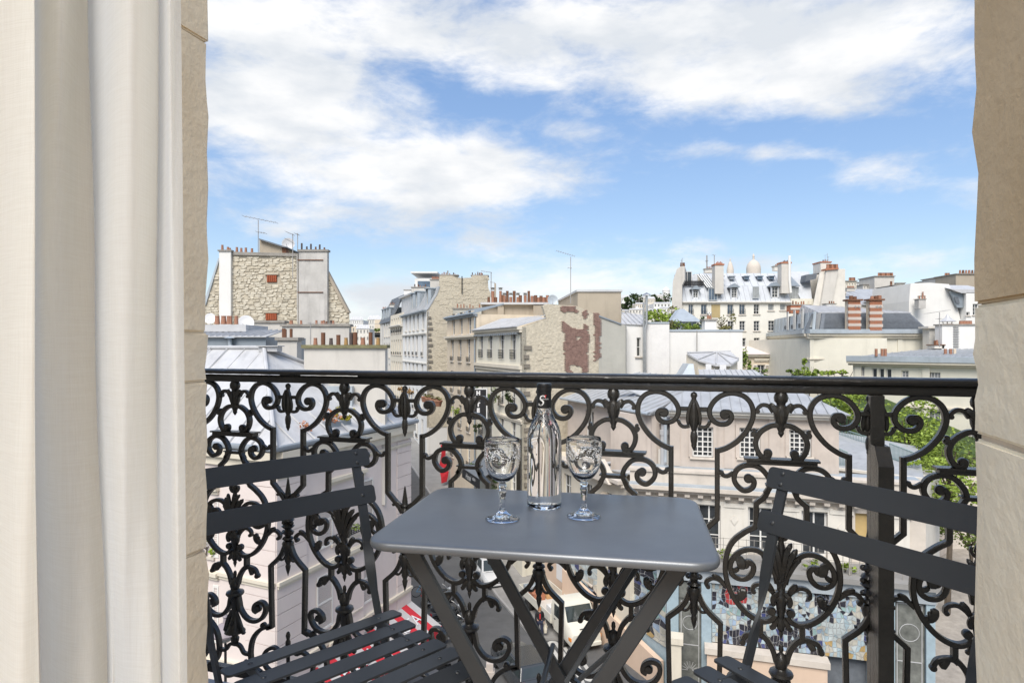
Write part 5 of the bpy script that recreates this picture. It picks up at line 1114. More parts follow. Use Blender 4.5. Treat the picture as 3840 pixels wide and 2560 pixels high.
part('glazed_slope', MB().prism([BW_.P(q(1492, 0)[0], q(0, 445)[1], .6), BW_.P(q(1592, 0)[0], q(0, 445)[1], .6), BW_.P(q(1545, 0)[0], q(0, 300)[1], 2.8), BW_.P(q(1490, 0)[0], q(0, 300)[1], 2.8)], (0, .12, -.05)), 'zincd', bw)
part('broken_dormer', MB().prism([BW_.P(q(1640, 0)[0], q(0, 400)[1], .5), BW_.P(q(1745, 0)[0], q(0, 375)[1], .5), BW_.P(q(1755, 0)[0], q(0, 320)[1], .5), BW_.P(q(1650, 0)[0], q(0, 335)[1], .5)], (0, 1.5, 0)), 'slate', bw)
part('flue_pipe', MB().tube([BW_.P(q(1465, 0)[0], q(0, 520)[1], -.4), BW_.P(q(1452, 0)[0], q(0, 400)[1], -.4), BW_.P(q(1452, 0)[0], q(0, 158)[1], -.4)], .16, 8), 'white2', bw)

# --- slate mansard building with two striped chimneys ---
ms = root('mansard_building', 'cream building with slate mansard and two red brick striped chimneys', 'building', (at('c5', 900, 1200, 62).x, 64, gz(64)))
MF = Fac(at('c5', 360, 0, 62)[:2], at('c5', 1590, 0, 62)[:2]); mq = lambda x, y: MF.uz('c5', x, y); zg = mq(900, 905)[1]
ML = Fac((33.2, 80), tuple(MF.A)); 
part('wall', MB().bx(.01, MF.len, 0, 16, gz(62) - 2, zg - .6, MF.Mx()), 'ivory', ms); 
for x0, x1 in ((355, 395), (680, 725), (1215, 1260), (1550, 1592)): part('pilaster', MB().bx(mq(x0, 0)[0], mq(x1, 0)[0], -.1, -.002, gz(62) - 2, zg - .62, MF.Mx()), 'ivory', ms)
band(ms, MF, -.3, MF.len + .3, zg - .6, zg - .1, .45, 'cream2'); z_ = mq(900, 1160)[1]; band(ms, MF, -.15, MF.len, z_ - .25, z_ + .05, .2, 'cream2', 'string_course')
part('gutter', MB().bx(-.3, MF.len + .4, -.6, .35, zg - .098, zg + .32, MF.Mx()), 'zincblue', ms)
zt2 = mq(900, 700)[1]
zroof(ms, [MF.P(1.1, zg + .33, .3), MF.P(MF.len - .6, zg + .33, .3), MF.P(MF.len - 1.6, zt2, 1.6), MF.P(2.0, zt2, 1.6)], 0, 'slate', .2, name='mansard_roof')
mb = MB(); rnd = random.Random(2)
for j in range(14):
    z = zg + .38 + (zt2 - zg - .4) * j / 14; d = .28 + 1.3 * j / 14; mb.bx(1.5 + .06 * j, MF.len - .8 - .07 * j, d - .02, d + .06, z, z + .02, MF.Mx())
part('slate_course', mb, 'slate', ms)['kind'] = 'stuff'
zr2 = mq(720, 600)[1]
zroof(ms, [MF.P(1.6, zt2 + .01, 1.55), MF.P(MF.len - 1.4, zt2 + .01, 1.55), MF.P(MF.len * .62, zr2 + .2, 11), MF.P(MF.len * .35, zr2 + .4, 11)], 14, 'zincl', .12)
zroof(ms, [MF.P(1.6, zt2 + .012, 1.55), MF.P(MF.len * .35, zr2 + .4, 11), ML.P(1.5, zt2 + .2, 2.2)], 8, 'zincl', .12)
# receding left facade
lq = lambda x, y: ML.uz('c4', x, y); zg2 = zg
mb_w = [(r, dict(cols=2, rows=1, pm='panel', fm='shutter', rail=False)) for r in rects(ML, 'c4', [(x0, 998, x1, 1130) for x0, x1 in ((1322, 1345), (1392, 1412), (1455, 1478), (1522, 1548), (1612, 1640))], 1.15, 2.6)]
lw2 = rects(ML, 'c4', [(x0, 1225, x1, 1310) for x0, x1 in ((1320, 1342), (1388, 1410), (1450, 1475), (1522, 1548), (1605, 1640))], 1.1, 2.3)
facade(ms, ML, 0, ML.len - .01, gz(70) - 2, zg - .6, mb_w + [(r, dict(cols=2, rows=2, pm='panel')) for r in lw2], 'ivory', 7)
band(ms, ML, -.3, ML.len - .3, zg - .6, zg - .1, .45, 'cream2'); band(ms, ML, 0, ML.len - .2, z_ - .25, z_ + .05, .2, 'cream2', 'string_course')
part('gutter', MB().bx(-.3, ML.len - .6, -.55, .35, zg - .098, zg + .32, ML.Mx()), 'zincblue', ms)
zroof(ms, [ML.P(0, zg + .33, .3), ML.P(ML.len - .1, zg + .33, .28), ML.P(ML.len - .1, zt2, .42), ML.P(.3, zt2, .42)], 10, 'zincblue', .2, name='mansard_roof')
for x in (1427, 1492, 1567):
    u_ = lq(x, 840)[0]; window(ms, ML, (u_ - .4, u_ + .4, zg + .5, zg + 2.6), cols=2, rows=1, rail=.5, sill=False, d0=.05)
a = [MF.P(*mq(x, y), .2) for x, y in ((310, 888), (425, 888), (432, 715), (385, 722))]; part('slate_panel', MB().prism(a, (0, .05, 0)), 'slate', ms)
a = [MF.P(*mq(x, y), .12) for x, y in ((362, 855), (385, 855), (410, 770), (390, 770))]; part('roof_window', MB().prism(a, (0, .08, 0)), 'panel', ms)
def striped(x0, x1, yt, yb, pots):
    d = 61.4; a, b = at('c5', x0, yb, d), at('c5', x1, yt, d); o = part('chimney', MB().bx(a.x + .06, b.x - .06, d + .06, d + .75, a.z, b.z), 'mortar', ms)
    h = (b.z - a.z) / 4.45; rnd = random.Random(x0); bm2 = mesh('brick', MB().bx(-.118, .118, -.02, .1, -.036, .036), 'rbrick'); bm3 = mesh('brick', MB().bx(-.118, .118, -.03, .1, -.036, .036), 'terra'); sm = mesh('stone_course', MB().bx(0, b.x - a.x, 0, .3, 0, h * .42), 'stone2')
    z = b.z - .12
    for i in range(5):
        hh = h * (.60 if i else .62)
        nrow = max(1, int(hh / .085))
        for j in range(nrow):
            zz = z - .045 - j * .085
            if zz < a.z: break
            n = int((b.x - a.x) / .25)
            for k in range(n): part('brick', bm2 if rnd.random() < .75 else bm3, None, o, Matrix.Translation((a.x + (k + .5 + (.22 if j % 2 else -.02)) * .25 * (n - .25) / n, d + .02, zz)))
        z -= nrow * .085
        if z - h * .42 > a.z: part('stone_course', sm, None, o, Matrix.Translation((a.x, d - .015, z - h * .42 + .01)))
        z -= h * .42
    part('coping', MB().bx(a.x - .12, b.x + .12, d - .14, d + .85, b.z - .1, b.z + .06), 'rust', o)
    part('tie_iron', MB().bx(a.x + .55 * (b.x - a.x) - .02, a.x + .55 * (b.x - a.x) + .02, d - .06, d - .03, b.z - h * 1.25, b.z - h * .85).bx(a.x + .80 * (b.x - a.x) - .02, a.x + .80 * (b.x - a.x) + .02, d - .06, d - .03, b.z - h * 1.25, b.z - h * .85).bx(a.x + .42 * (b.x - a.x), a.x + .92 * (b.x - a.x), d - .055, d - .035, b.z - h * 1.06, b.z - h * 1.02), 'steel', o)
    for (x, y, kd, m) in pots: p_ = at('c5', x, y, d + .4); pot(o, (p_.x, p_.y, b.z + .06), max(.2, p_.z - b.z), .19, kd, m)
striped(735, 862, 585, 885, [(763, 552, 'tall', 'rust'), (797, 560, 'tall', 'rust')]); striped(945, 1075, 582, 888, [(968, 555, 'taper', 'terra'), (1008, 552, 'tall', 'rust'), (1040, 548, 'tall', 'terra')])
o = chimney(ms, 'c5', 172, 630, 366, 715, 74, 1.2, 'rbrick', 'cap', .1, [(192, 595, 16, 'taper', 'rust'), (222, 600, 18, 'taper', 'terra'), (245, 610, 14, 'taper', 'terra'), (275, 600, 18, 'taper', 'terra'), (297, 598, 16, 'taper', 'terra'), (345, 598, 18, 'taper', 'cream')])
a, b = at('c5', 172, 683, 73.95), at('c5', 366, 663, 73.95); part('stone_course', MB().bx(a.x - .02, b.x + .02, 73.93, 74.0, a.z, b.z), 'stone', o)
chimney(ms, 'c5', 522, 620, 615, 660, 74, 1, 'white2', 'cap', .08, [(550, 598, 15, 'taper', 'rust'), (572, 598, 15, 'taper', 'rust'), (592, 600, 13, 'taper', 'terra')])

# --- white houses at the right, roofscape behind them ---
rh = root('gable_house', 'tall plain white gabled house at the far right behind the slate mansard', 'building', (at('c5', 1600, 1000, 76).x, 78, gz(76)))
pl = [at('c5', x, y, 76) for x, y in ((1330, 600), (1345, 425), (1535, 418), (1720, 432), (1765, 520), (1805, 660), (1850, 840), (1850, 1000), (1330, 1000))]
part('wall', MB().prism(pl, (0, 8, 0)), 'white2', rh); part('wall', MB().bx(pl[-1].x, pl[-2].x, 76.01, 84, gz(76) - 2, pl[-1].z), 'white2', rh)
a, b = at('c5', 1890, 840, 75), at('c5', 2080, 515, 75); RF = Fac((a.x, 75), (b.x, 75)); facade(rh, RF, 0, RF.len, gz(75) - 1, b.z, [(rects(RF, 'c5', [(1955, 625, 2010, 735)])[0], dict(cols=2, rows=3)), (rects(RF, 'c5', [(1852 + 40, 705, 1885 + 40, 740)])[0], dict(cols=1, rows=1))], 'white2', 8)
part('roof', MB().prism([at('c5', x, y, 75.5) for x, y in ((1805, 662), (1897, 662), (1850, 520), (1735, 500))], (0, .3, 0)), 'zincd', rh); part('roof_window', MB().prism([at('c5', x, y, 75.4) for x, y in ((1795, 622), (1828, 622), (1812, 555), (1772, 555))], (0, .05, 0)), 'slate', rh)
part('roof', MB().prism([at('c5', x, y, 75) for x, y in ((1845, 520), (2080, 520), (2080, 485), (1735, 480))], (0, 3, .8)), 'zincl', rh)
chimney(rh, 'c5', 1440, 545, 1478, 580, 75.6, .4, 'white2', 'cap', .06, [(1466, 505, 14, 'cowl', 'terra')]); chimney(rh, 'c5', 1425, 575, 1495, 670, 74.6, .8, 'plaster', 'cap', .06, [(1432, 545, 12, 'tall', 'terra'), (1462, 545, 20, 'taper', 'terra'), (1485, 545, 14, 'taper', 'terra')])
wlr = root('garden_wall', 'white boundary wall with climbing irons at the far right', 'wall', (at('c5', 1800, 1000, 58).x, 58, gz(58)))
a, b = at('c5', 1655, 1100, 58), at('c5', 2080, 835, 58); part('wall', MB().bx(a.x, b.x, 58, 59, -12, b.z), 'white2', wlr); part('coping', MB().bx(a.x - .1, b.x, 57.9, 59.1, b.z + .001, b.z + .12), 'cap', wlr)
mb = MB()
for i in range(9): p_ = at('c5', 1790, 850 + i * 24, 57.95); mb.bx(p_.x - .25, p_.x + .25, 57.85, 57.99, p_.z - .02, p_.z + .02)
part('climbing_iron', mb, 'kerb', wlr)
a = at('c5', 1530, 905, 60); part('return_wall', MB().bx(a.x, at('c5', 1655, 0, 60).x, 60, 61, -10, at('c5', 0, 865, 60).z).bx(a.x - .3, at('c5', 1660, 0, 60).x, 59.7, 61.2, at('c5', 0, 865, 60).z + .001, at('c5', 0, 845, 60).z), 'white', wlr)
for i in range(4): pot(wlr, at('c5', 1842 + i * 28, 826, 58.5), .34, .2, 'taper', 'terra')
cw = root('chimney_hood', 'little pagoda shaped zinc chimney hood above the white wall', 'chimney', tuple(at('c5', 1708, 828, 59)))
k = 59 / F / 2.61375; q_ = at('c5', 1708, 828, 59); part('base', MB().lathe([(46 * k, 0), (46 * k, 8 * k)], 10, Matrix.Translation(q_)), 'terra', cw); part('hood', MB().lathe([(72 * k, 28 * k), (74 * k, 31 * k), (45 * k, 48 * k), (22 * k, 70 * k), (8 * k, 95 * k), (1 * k, 108 * k)], 8, Matrix.Translation(q_)), 'zincl', cw)
mb = MB()
for i in range(6): mb.tube([q_ + Vector((40 * k * math.cos(i), 40 * k * math.sin(i), 8 * k)), q_ + Vector((46 * k * math.cos(i), 46 * k * math.sin(i), 30 * k))], 3 * k, 5)
part('post', mb, 'cap', cw)
for args in (('beige chimney wall crowned with pots on the right skyline', 'c5', 992, 358, 1186, 560, 110, 'offwhite'), ('small cream roof house left on the right skyline', 'c5', 708, 405, 815, 600, 108, 'cream2'), ('zinc roofed low house on the right skyline', 'c5', 880, 440, 995, 600, 112, 'white'), ('pale flat roofed block between the striped chimneys skyline', 'c5', 845, 512, 1020, 640, 95, 'white2'),
             ('broad beige cement house on the far right skyline', 'c5', 1790, 335, 2090, 560, 100, 'beige'), ('low tan block with red pots on the right skyline', 'c5', 1648, 362, 1740, 520, 104, 'offwhite'), ('grey roof ridge house behind the white gable', 'c5', 1190, 445, 1340, 600, 98, 'zincl'), ('low white house right of the second striped chimney', 'c5', 1080, 590, 1430, 700, 84, 'ivory'), ('narrow pale house with slot windows on the right skyline', 'c5', 815, 418, 885, 560, 125, 'white2'), ('stepped white house behind the two striped chimneys', 'c5', 1030, 470, 1120, 600, 120, 'white2'), ('pale house right of the beige chimney wall on the skyline', 'c5', 1205, 425, 1290, 560, 118, 'white'), ('cream stepped house left of the white gable skyline', 'c5', 1270, 470, 1350, 600, 115, 'cream2'), ('white rear house between the tan block and the white gable', 'c5', 1560, 395, 1660, 520, 120, 'white2')):
    t_ = block_house(*args[:7], args[7], 5, name='roof_house', rows=2 if args[7] in ('white2', 'white', 'cream2') else 0, cols=4)
    x0, y0, x1, d = args[2], args[3], args[4], args[6]
    part('coping', MB().bx(at('c5', x0 - 6, 0, d).x, at('c5', x1 + 6, 0, d).x, d - .2, d + 5.2, at('c5', 0, y0, d).z + .001, at('c5', 0, y0 - 7, d).z), 'cap', t_)
    if args[7] in ('offwhite', 'beige', 'cream2'):
        for i in range(9): x = x0 + 40 + (x1 - x0 - 60) * i / 8; pot(t_, at('c5', x, y0 - 7, d + .8), .55, .16 + .04 * (i % 2), 'taper', ('terra', 'rust', 'terra')[i % 3])
zr_t = root('zinc_roof_house', 'wide pale zinc roof with skylights right of the white mansard block', 'building', (at('c5', 900, 600, 90).x, 92, gz(90)))
zroof(zr_t, [at('c5', 700, 620, 88), at('c5', 1130, 640, 88), at('c5', 1150, 480, 96), at('c5', 720, 480, 96)], 12, 'zinc', .2); part('wall', MB().bx(at('c5', 700, 0, 88.3).x, at('c5', 1130, 0, 88.3).x, 88.3, 96, gz(88) - 2, at('c5', 0, 645, 88).z), 'white', zr_t)
chimney(zr_t, 'c5', 1132, 470, 1190, 545, 87, .8, 'white2', 'cap', .08, [(1155, 405, 24, 'taper', 'rust'), (1157, 440, 30, 'cowl', 'cap')]); chimney(zr_t, 'c5', 1150, 522, 1190, 540, 86, .6, 'cap', 'cap', .06, [(1168, 502, 24, 'taper', 'terra')])
chimney(zr_t, 'c5', 720, 468, 802, 500, 90, 1, 'offwhite', 'cap', .08, [(728 + i * 12, 450, 11, 'taper', 'terra') for i in range(6)])

# --- low cream house with hipped zinc roof, right foreground ---
lh = root('low_house', 'low cream house with broad zinc hip roof behind the right half of the handrail', 'building', (at('c5', 1400, 1300, 48).x, 50, gz(50)))
LF_ = Fac(at('c5', 780, 0, 53)[:2], at('c5', 2250, 0, 45)[:2]); l5 = lambda x, y: LF_.uz('c5', x, y); zl_ = (l5(900, 1185)[1] + l5(1700, 1215)[1]) / 2
def r4_(b): a = LF_.uz('d4', b[0], b[3]); c_ = LF_.uz('d4', b[2], b[1]); return [a[0], c_[0], a[1], c_[1]]
wins = [(r, dict(cols=2, rows=2, pm='panel', fm='shutter')) for r in rects(LF_, 'c5', [(845, 1242, 893, 1335), (1255, 1280, 1325, 1345)])] + [(r, dict(cols=1, rows=1, pm='pane')) for r in rects(LF_, 'c5', [(965, 1255, 1015, 1345), (1035, 1258, 1085, 1350), (1105, 1262, 1158, 1355)])] + [(r4_((1515, 475, 1638, 740)), dict(cols=2, rows=1, pm='panel', fm='shutter', rail=1.0)), (r4_((1930, 580, 2040, 885)), dict(cols=2, rows=1, pm='panel', fm='shutter', rail=1.1)), (r4_((1510, 120, 1638, 175)), dict(cols=4, rows=1, pm='panel'))]
wins = [(r, k) for r, k in wins if r[1] < LF_.len - .1]
facade(lh, LF_, 0, LF_.len, gz(48) - 2, zl_, wins, 'ivory', 9)
band(lh, LF_, -.3, LF_.len, zl_ - .3, zl_ + .05, .55, 'cream2'); part('gutter', MB().bx(-.3, LF_.len, -.62, .4, zl_ + .051, zl_ + .50, LF_.Mx()), 'zincblue', lh)
for u0 in (.2, 5.2, 9.2, 14.5): part('pilaster', MB().bx(u0, u0 + .5, -.1, -.002, gz(48) - 2, zl_ - .32, LF_.Mx()), 'ivory', lh)
for z_ in (zl_ - 3.4, zl_ - 7.0): band(lh, LF_, 0, LF_.len, z_ - .3, z_, .2, 'cream2', 'string_course')
pk = at('c5', 1600, 1058, 60); zroof(lh, [LF_.P(.6, zl_ + .5, .45), LF_.P(LF_.len, zl_ + .5, .45), pk + Vector((3, 0, 0)), pk], 22, 'zinc', .12); zroof(lh, [LF_.P(.6, zl_ + .5, .45), pk, LF_.P(.6, zl_ + .5, 14)], 8, 'zinc', .12)
for x, y, m in ((1008, 1128, 'terra'), (1066, 1125, 'terra'), (1098, 1115, 'terra'), (1686, 1150, 'terra'), (1738, 1150, 'terra'), (1778, 1150, 'cream'), (1980, 1150, 'terra')): pot(lh, (at('c5', x, y, 51).x, 51, zl_ + .5), .6, .11, 'tall', m)
chimney(lh, 'c5', 1580, 1022, 1675, 1062, 58, 1, 'white', 'rust', .08, [(1582, 985, 18, 'tall', 'rust'), (1602, 980, 22, 'taper', 'terra'), (1648, 978, 18, 'tall', 'terra')])
# cream villa with shuttered window
vl = root('villa', 'yellow cream villa with grey shutters between the white wall and the slate mansard', 'building', (at('c4', 1140, 1300, 72).x, 73, gz(72)))
a, b = at('c4', 1005, 1310, 72), at('c4', 1295, 1140, 72); VF = Fac((a.x, 72), (b.x, 72)); wr = rects(VF, 'c4', [(1150, 1222, 1225, 1320)])[0]
facade(vl, VF, 0, VF.len, gz(72) - 2, b.z, [(wr, dict(cols=2, rows=2, shut=True))], 'cream', 6); band(vl, VF, 0, VF.len, b.z - .1, b.z + .25, .4, 'cream2'); zl2 = VF.uz('c4', 1180, 1190)[1]; band(vl, VF, wr[0] - .4, wr[1] + .4, zl2, zl2 + .35, .2, 'cream2', 'window_hood')
part('roof', MB().prism([(a.x, 71.6, b.z + .26), (b.x, 71.6, b.z + .26), (b.x, 78, b.z + 1.2), (a.x, 78, b.z + 1.2)], (0, 0, -.1)), 'pink', vl)

# --- building with the big rubble gable, left ---
rg = root('rubble_gable_house', 'tall house end with rough rubble gable and two rust red shutters, left skyline', 'building', (at('c1', 800, 1500, 45).x, 46, ZS))
RG = Fac(at('c1', 100, 0, 45)[:2], at('c1', 1600, 0, 45)[:2]); g = lambda x, y: RG.uz('c1', x, y)
poly = [(95, 1250), (190, 880), (265, 620), (325, 440), (330, 395), (1100, 395), (1372, 395), (1382, 560), (1595, 965), (1595, 1250)]
pg = [g(*p_) for p_ in poly]
part('wall', MB().prism([RG.P(u, z) for u, z in pg] + [RG.P(pg[-1][0], ZS), RG.P(pg[0][0], ZS)], (-3.4, 9, 0)), 'rubble', rg)
part('coping', MB().prism([RG.P(*g(x, y), -.15) for x, y in ((435, 410), (1100, 425), (1100, 395), (435, 378))], (0, 2, 0)), 'cap', rg)
sk = []
for i, b in enumerate(((790, 605, 886, 675), (778, 978, 886, 1048))):
    r = rects(RG, 'c1', [b])[0]; sk.append((r[0] - .25, r[1] + .25, r[2] - .2, r[3] + .2)); T = RG.Mx()
    o = part('shutter', MB().bx(r[0], r[1], -.08, -.02, r[2], r[3], T), 'redshut', rg)
    for j in range(5): w_ = (r[1] - r[0]) / 5; part('shutter_slat', MB().bx(r[0] + w_ * j + .03, r[0] + w_ * (j + 1) - .03, -.12, -.081, r[2] + .03, r[3] - .03, T), 'redshut', o)
    part('lintel', MB().bx(r[0] - .15, r[1] + .15, -.12, 0, r[3] + .02, r[3] + .16, T), 'rstone2', o)
ur0, ur1 = g(1095, 0)[0], g(1378, 0)[0]; sk += [(ur0, ur1, -9, 99), (g(316, 0)[0], g(432, 0)[0], -9, 99)]
stones(rg, RG, [(u + (.1 if u < 5 else -.15), z - .25) for u, z in pg], 300, .36, .19, sk, 6, .065, fill=1.0, ms=('rstone', 'rstone', 'rstone2', 'rubbleplaster'))
chimney(rg, 'c1', 1098, 355, 1378, 1300, 44.6, .42, 'plaster', 'cap', .14, [(1128, 293, 18, 'tall', 'darkpot'), (1178, 325, 20, 'taper', 'darkpot'), (1218, 300, 18, 'tall', 'darkpot'), (1265, 328, 20, 'taper', 'rust'), (1304, 306, 18, 'tall', 'darkpot'), (1350, 335, 20, 'taper', 'rust')], name='chimney_stack')
T = RG.Mx()
for y in (465, 778): u0, z0 = g(1105, y); u1, _ = g(1355, y); part('tie_bar', MB().bx(u0, u1, -.46, -.41, z0 - .03, z0 + .03, T), 'rust', rg)
chimney(rg, 'c1', 318, 358, 432, 1260, 44.7, .3, 'white2', 'cap', .1, [(350, 310, 26, 'taper', 'terra'), (405, 330, 26, 'taper', 'terra'), (425, 340, 20, 'taper', 'terra')], name='chimney_stack')
for x, y in ((492, 350), (535, 358), (580, 355), (640, 362)): pot(rg, at('c1', x, y + 27, 46), .34, .1, 'taper', 'terra')
part('verge', MB().prism([RG.P(*g(x, y), -.1) for x, y in ((1382, 560), (1598, 970), (1575, 975), (1372, 600))], (0, .5, 0)), 'beige', rg); part('verge', MB().prism([RG.P(*g(x, y), -.1) for x, y in ((165, 900), (192, 900), (330, 440), (315, 440))], (0, .5, 0)), 'zincblue', rg)
part('lean_to', MB().prism([at('c1', x, y, 47) for x, y in ((712, 390), (712, 258), (938, 325), (938, 392))], (0, 4, 0)), 'beige', rg); part('lean_to_roof', MB().prism([at('c1', x, y, 46.7) for x, y in ((708, 258), (708, 245), (945, 318), (975, 325), (975, 335), (935, 330))], (0, 4.6, 0)), 'slate', rg); part('lean_to_opening', MB().prism([at('c1', x, y, 46.95) for x, y in ((938, 390), (930, 330), (965, 340), (980, 385))], (0, .6, 0)), 'rust', rg)
part('downpipe', MB().tube([RG.P(*g(1092, 410), -.15), RG.P(*g(1095, 1070), -.15)], .06, 6), 'plaster', rg)
# terrace walls in front of it
def wallbox(name, label, c, x0, y0, x1, y1, d, m, th=.5, pots=(), zb=-6, capy=10):
    a, b = at(c, x0, y1, d), at(c, x1, y0, d); t = root(name, label, 'wall', ((a.x + b.x) / 2, d, zb)); part('wall', MB().bx(a.x, b.x, d, d + th, zb, b.z - .15), m, t)
    o = part('coping', MB().bx(a.x - .1, b.x + .1, d - .1, d + th + .1, b.z - .149, b.z), 'cap', t)
    for x, yt, wd, kd, pm in pots: p_ = at(c, x, yt, d + th / 2); pot(o, (p_.x, p_.y, b.z), max(.15, p_.z - b.z), wd / 2.61375 / F * d / 2, kd, pm)
    return t
wallbox('flue_wall', 'weathered white flue wall with squat pots under the rubble gable', 'c1', 935, 1085, 1592, 1500, 40, 'offwhite', .6, [(1025, 1048, 42, 'taper', 'terra'), (1122, 1048, 26, 'taper', 'terra'), (1272, 1047, 26, 'taper', 'terra'), (1325, 1053, 28, 'taper', 'terra'), (1345, 1048, 26, 'taper', 'terra'), (1370, 1058, 26, 'taper', 'rust'), (1415, 1048, 22, 'tall', 'darkpot'), (1437, 1050, 26, 'taper', 'terra')])
wallbox('flue_wall', 'smooth grey white terrace wall left below the rubble gable', 'c1', 590, 1050, 950, 1400, 41, 'offwhite', .6)
wallbox('flue_wall', 'long flue wall with mossy coping and nine rusty pots above the zinc roof', 'c1', 1150, 1288, 1945, 1900, 28, 'offwhite', .55, [(1262, 1220, 44, 'taper', 'terra'), (1338, 1168, 43, 'tall', 'rust'), (1415, 1222, 42, 'taper', 'darkpot'), (1487, 1190, 42, 'tall', 'rust'), (1562, 1218, 42, 'taper', 'yellowpot'), (1612, 1168, 34, 'tall', 'darkpot'), (1652, 1165, 46, 'tall', 'rust'), (1728, 1218, 50, 'taper', 'terra'), (1803, 1165, 40, 'tall', 'rust'), (1877, 1218, 42, 'taper', 'yellowpot')])
[o for o in bpy.data.objects if o.name.startswith('coping')][-1].data.materials[0] = M['moss']
wallbox('flue_wall', 'short chimney block with three rust pots left of the long flue wall', 'c1', 890, 1215, 1080, 1420, 31, 'offwhite', .7, [(952, 1128, 36, 'tall', 'rust'), (968, 1135, 26, 'tall', 'rust'), (1024, 1130, 30, 'tall', 'rust'), (950, 1160, 34, 'taper', 'terra')], zb=-3)
# grey zinc attic at far left
za = root('zinc_attic', 'grey zinc clad attic with flat ribbed roof at the left edge', 'building', (at('c1', 400, 1300, 31).x, 32, -4))
a, b = at('c1', 60, 1500, 31), at('c1', 775, 1198, 31); part('wall', MB().bx(a.x, b.x, 31, 37, -4, b.z - .05), 'zincd', za); zroof(za, [(a.x, 30.8, b.z - .04), (b.x + .1, 30.8, b.z - .04), (b.x - .2, 34, b.z + .35), (a.x, 34, b.z + .35)], 12, 'zincl', .05)
a, b = at('c1', 60, 1140, 33), at('c1', 580, 1090, 33); part('upper_roof', MB().bx(a.x, b.x, 33, 36, a.z - .4, b.z).bx(a.x, b.x + .1, 32.8, 33, a.z - .1, a.z), 'zincl', za)
part('flue', MB().tube([at('c1', 448, 1330, 30.8), at('c1', 425, 1290, 30.8), at('c1', 420, 1225, 30.8)], .1, 8).lathe([(.1, 0), (.28, .02), (.02, .1)], 8, Matrix.Translation(at('c1', 420, 1225, 30.8))), 'zincblue', za)
o = chimney(za, 'c1', 120, 1305, 262, 1600, 30, .5, 'offwhite')
for x, wd, yt in ((300, 52, 1042), (362, 54, 1040), (410, 40, 1045), (432, 28, 1062), (487, 40, 1042)): pot(za, at('c1', x, 1086, 33.5), .45, wd / 2.61375 / F * 33.5 / 2, 'taper', 'terra')

# --- corner building with zinc roof in the left foreground ---
cbz = -2.5
GN, GF, GL = Vector((-8.25, 21.7, cbz)), Vector((-4.6, 30.2, cbz)), Vector((-17.5, 25.9, cbz))
cb = root('corner_building', 'pink rendered corner building with grey zinc hip roof in the left foreground', 'building', (-9, 26, ZS))
nin = lambda A, B: Vector((-(B - A).y, (B - A).x, 0)).normalized()
CL = Fac((GL.x, GL.y + .35), (GN.x - .1, GN.y + .35)); CR_ = Fac((GN.x - .1, GN.y + .35), (GF.x - .32, GF.y)); ld = lambda c, x, y: CL.uz(c, x, y); rd = lambda c, x, y: CR_.uz(c, x, y)
def rfac(fac, c, x0, y0, x1, y1): a = fac.uz(c, x0, (y0 + y1) / 2); b = fac.uz(c, x1, (y0 + y1) / 2); return a[0], b[0]
u0, u1 = rfac(CR_, 'e1', 1425, 0, 1690, 0); wz1 = CR_.uz('d1', 1450, 1130)[1]; wz2 = CR_.uz('e1', 1560, 905)[1]; wz1b = CR_.uz('e1', 1560, 145)[1]
hh = wz1 - wz1b; rows = [(wz1b, wz1), (wz2, wz2 + hh), (wz2 - hh - 1.1, wz2 - 1.1)]
wR = [([u0, u1, a, b], dict(cols=2, rows=3, shut=True, rail=.35 if i == 0 else False)) for i, (a, b) in enumerate(rows)]
facade(cb, CR_, 0, CR_.len, ZS, cbz - .1, wR, 'pink', 5)
v0, v1 = rfac(CL, 'e1', 165, 0, 265, 0); wL = [([v0 - .0, v1, a, b], dict(cols=2, rows=3, shut=True)) for a, b in rows] + [([v0 - 3.2, v1 - 3.2, a, b], dict(cols=2, rows=3, shut=True)) for a, b in rows]
facade(cb, CL, 0, CL.len - .005, ZS, cbz - .1, wL, 'pink', 5)
for fac, us in ((CR_, (.0, 1.55)), (CL, (CL.len - 1.5, CL.len - .003)), (CR_, (CR_.len - 1.2, CR_.len))):
    z = ZS + .3; i = 0; me = {}
    while z < cbz - 1.1:
        part('quoin', MB().bx(us[0], us[1], -.035, -.002, z, z + .53, fac.Mx()), 'pink', cb); z += .565; i += 1
for fac, L_ in ((CR_, CR_.len), (CL, CL.len)):
    band(cb, fac, 0.003 if fac is CR_ else 0, L_ - .003, cbz - .75, cbz - .12, .30, 'cream2'); band(cb, fac, .003, L_ - .003, cbz - 1.15, cbz - .98, .08, 'cream2', 'string_course')
    for a, b in rows[:2]: band(cb, fac, .003, L_ - .003, a - .75, a - .5, .14, 'cream2', 'string_course')
for r, k in wR + wL[:3]:
    fac = CR_ if (r, k) in wR else CL; band(cb, fac, r[0] - .35, r[1] + .35, r[3] + .22, r[3] + .5, .22, 'cream2', 'window_hood')
mb = MB().tube([GL + Vector((0, .0, .02)), GN + Vector((.0, 0, .02)), GF + Vector((0, 0, .02))], .11, 8); part('gutter', mb, 'lead', cb, smooth=40)
AP = Vector((-10.75, 27.0, 1.0)); AB = Vector((-8.2, 32.5, -.1))
zroof(cb, [GN + Vector((-.05, .05, .05)), GF + Vector((-.05, .0, .05)), Vector((-7.4, 31.6, -.9)), AP], 9, 'zincl', .06, .06, seams_as_parts=True)
zroof(cb, [GL + Vector((.05, .05, .05)), GN + Vector((-.05, .05, .05)), AP, Vector((-14.5, 29.0, 1.0))], 9, 'zincl', .06, .06, seams_as_parts=True)
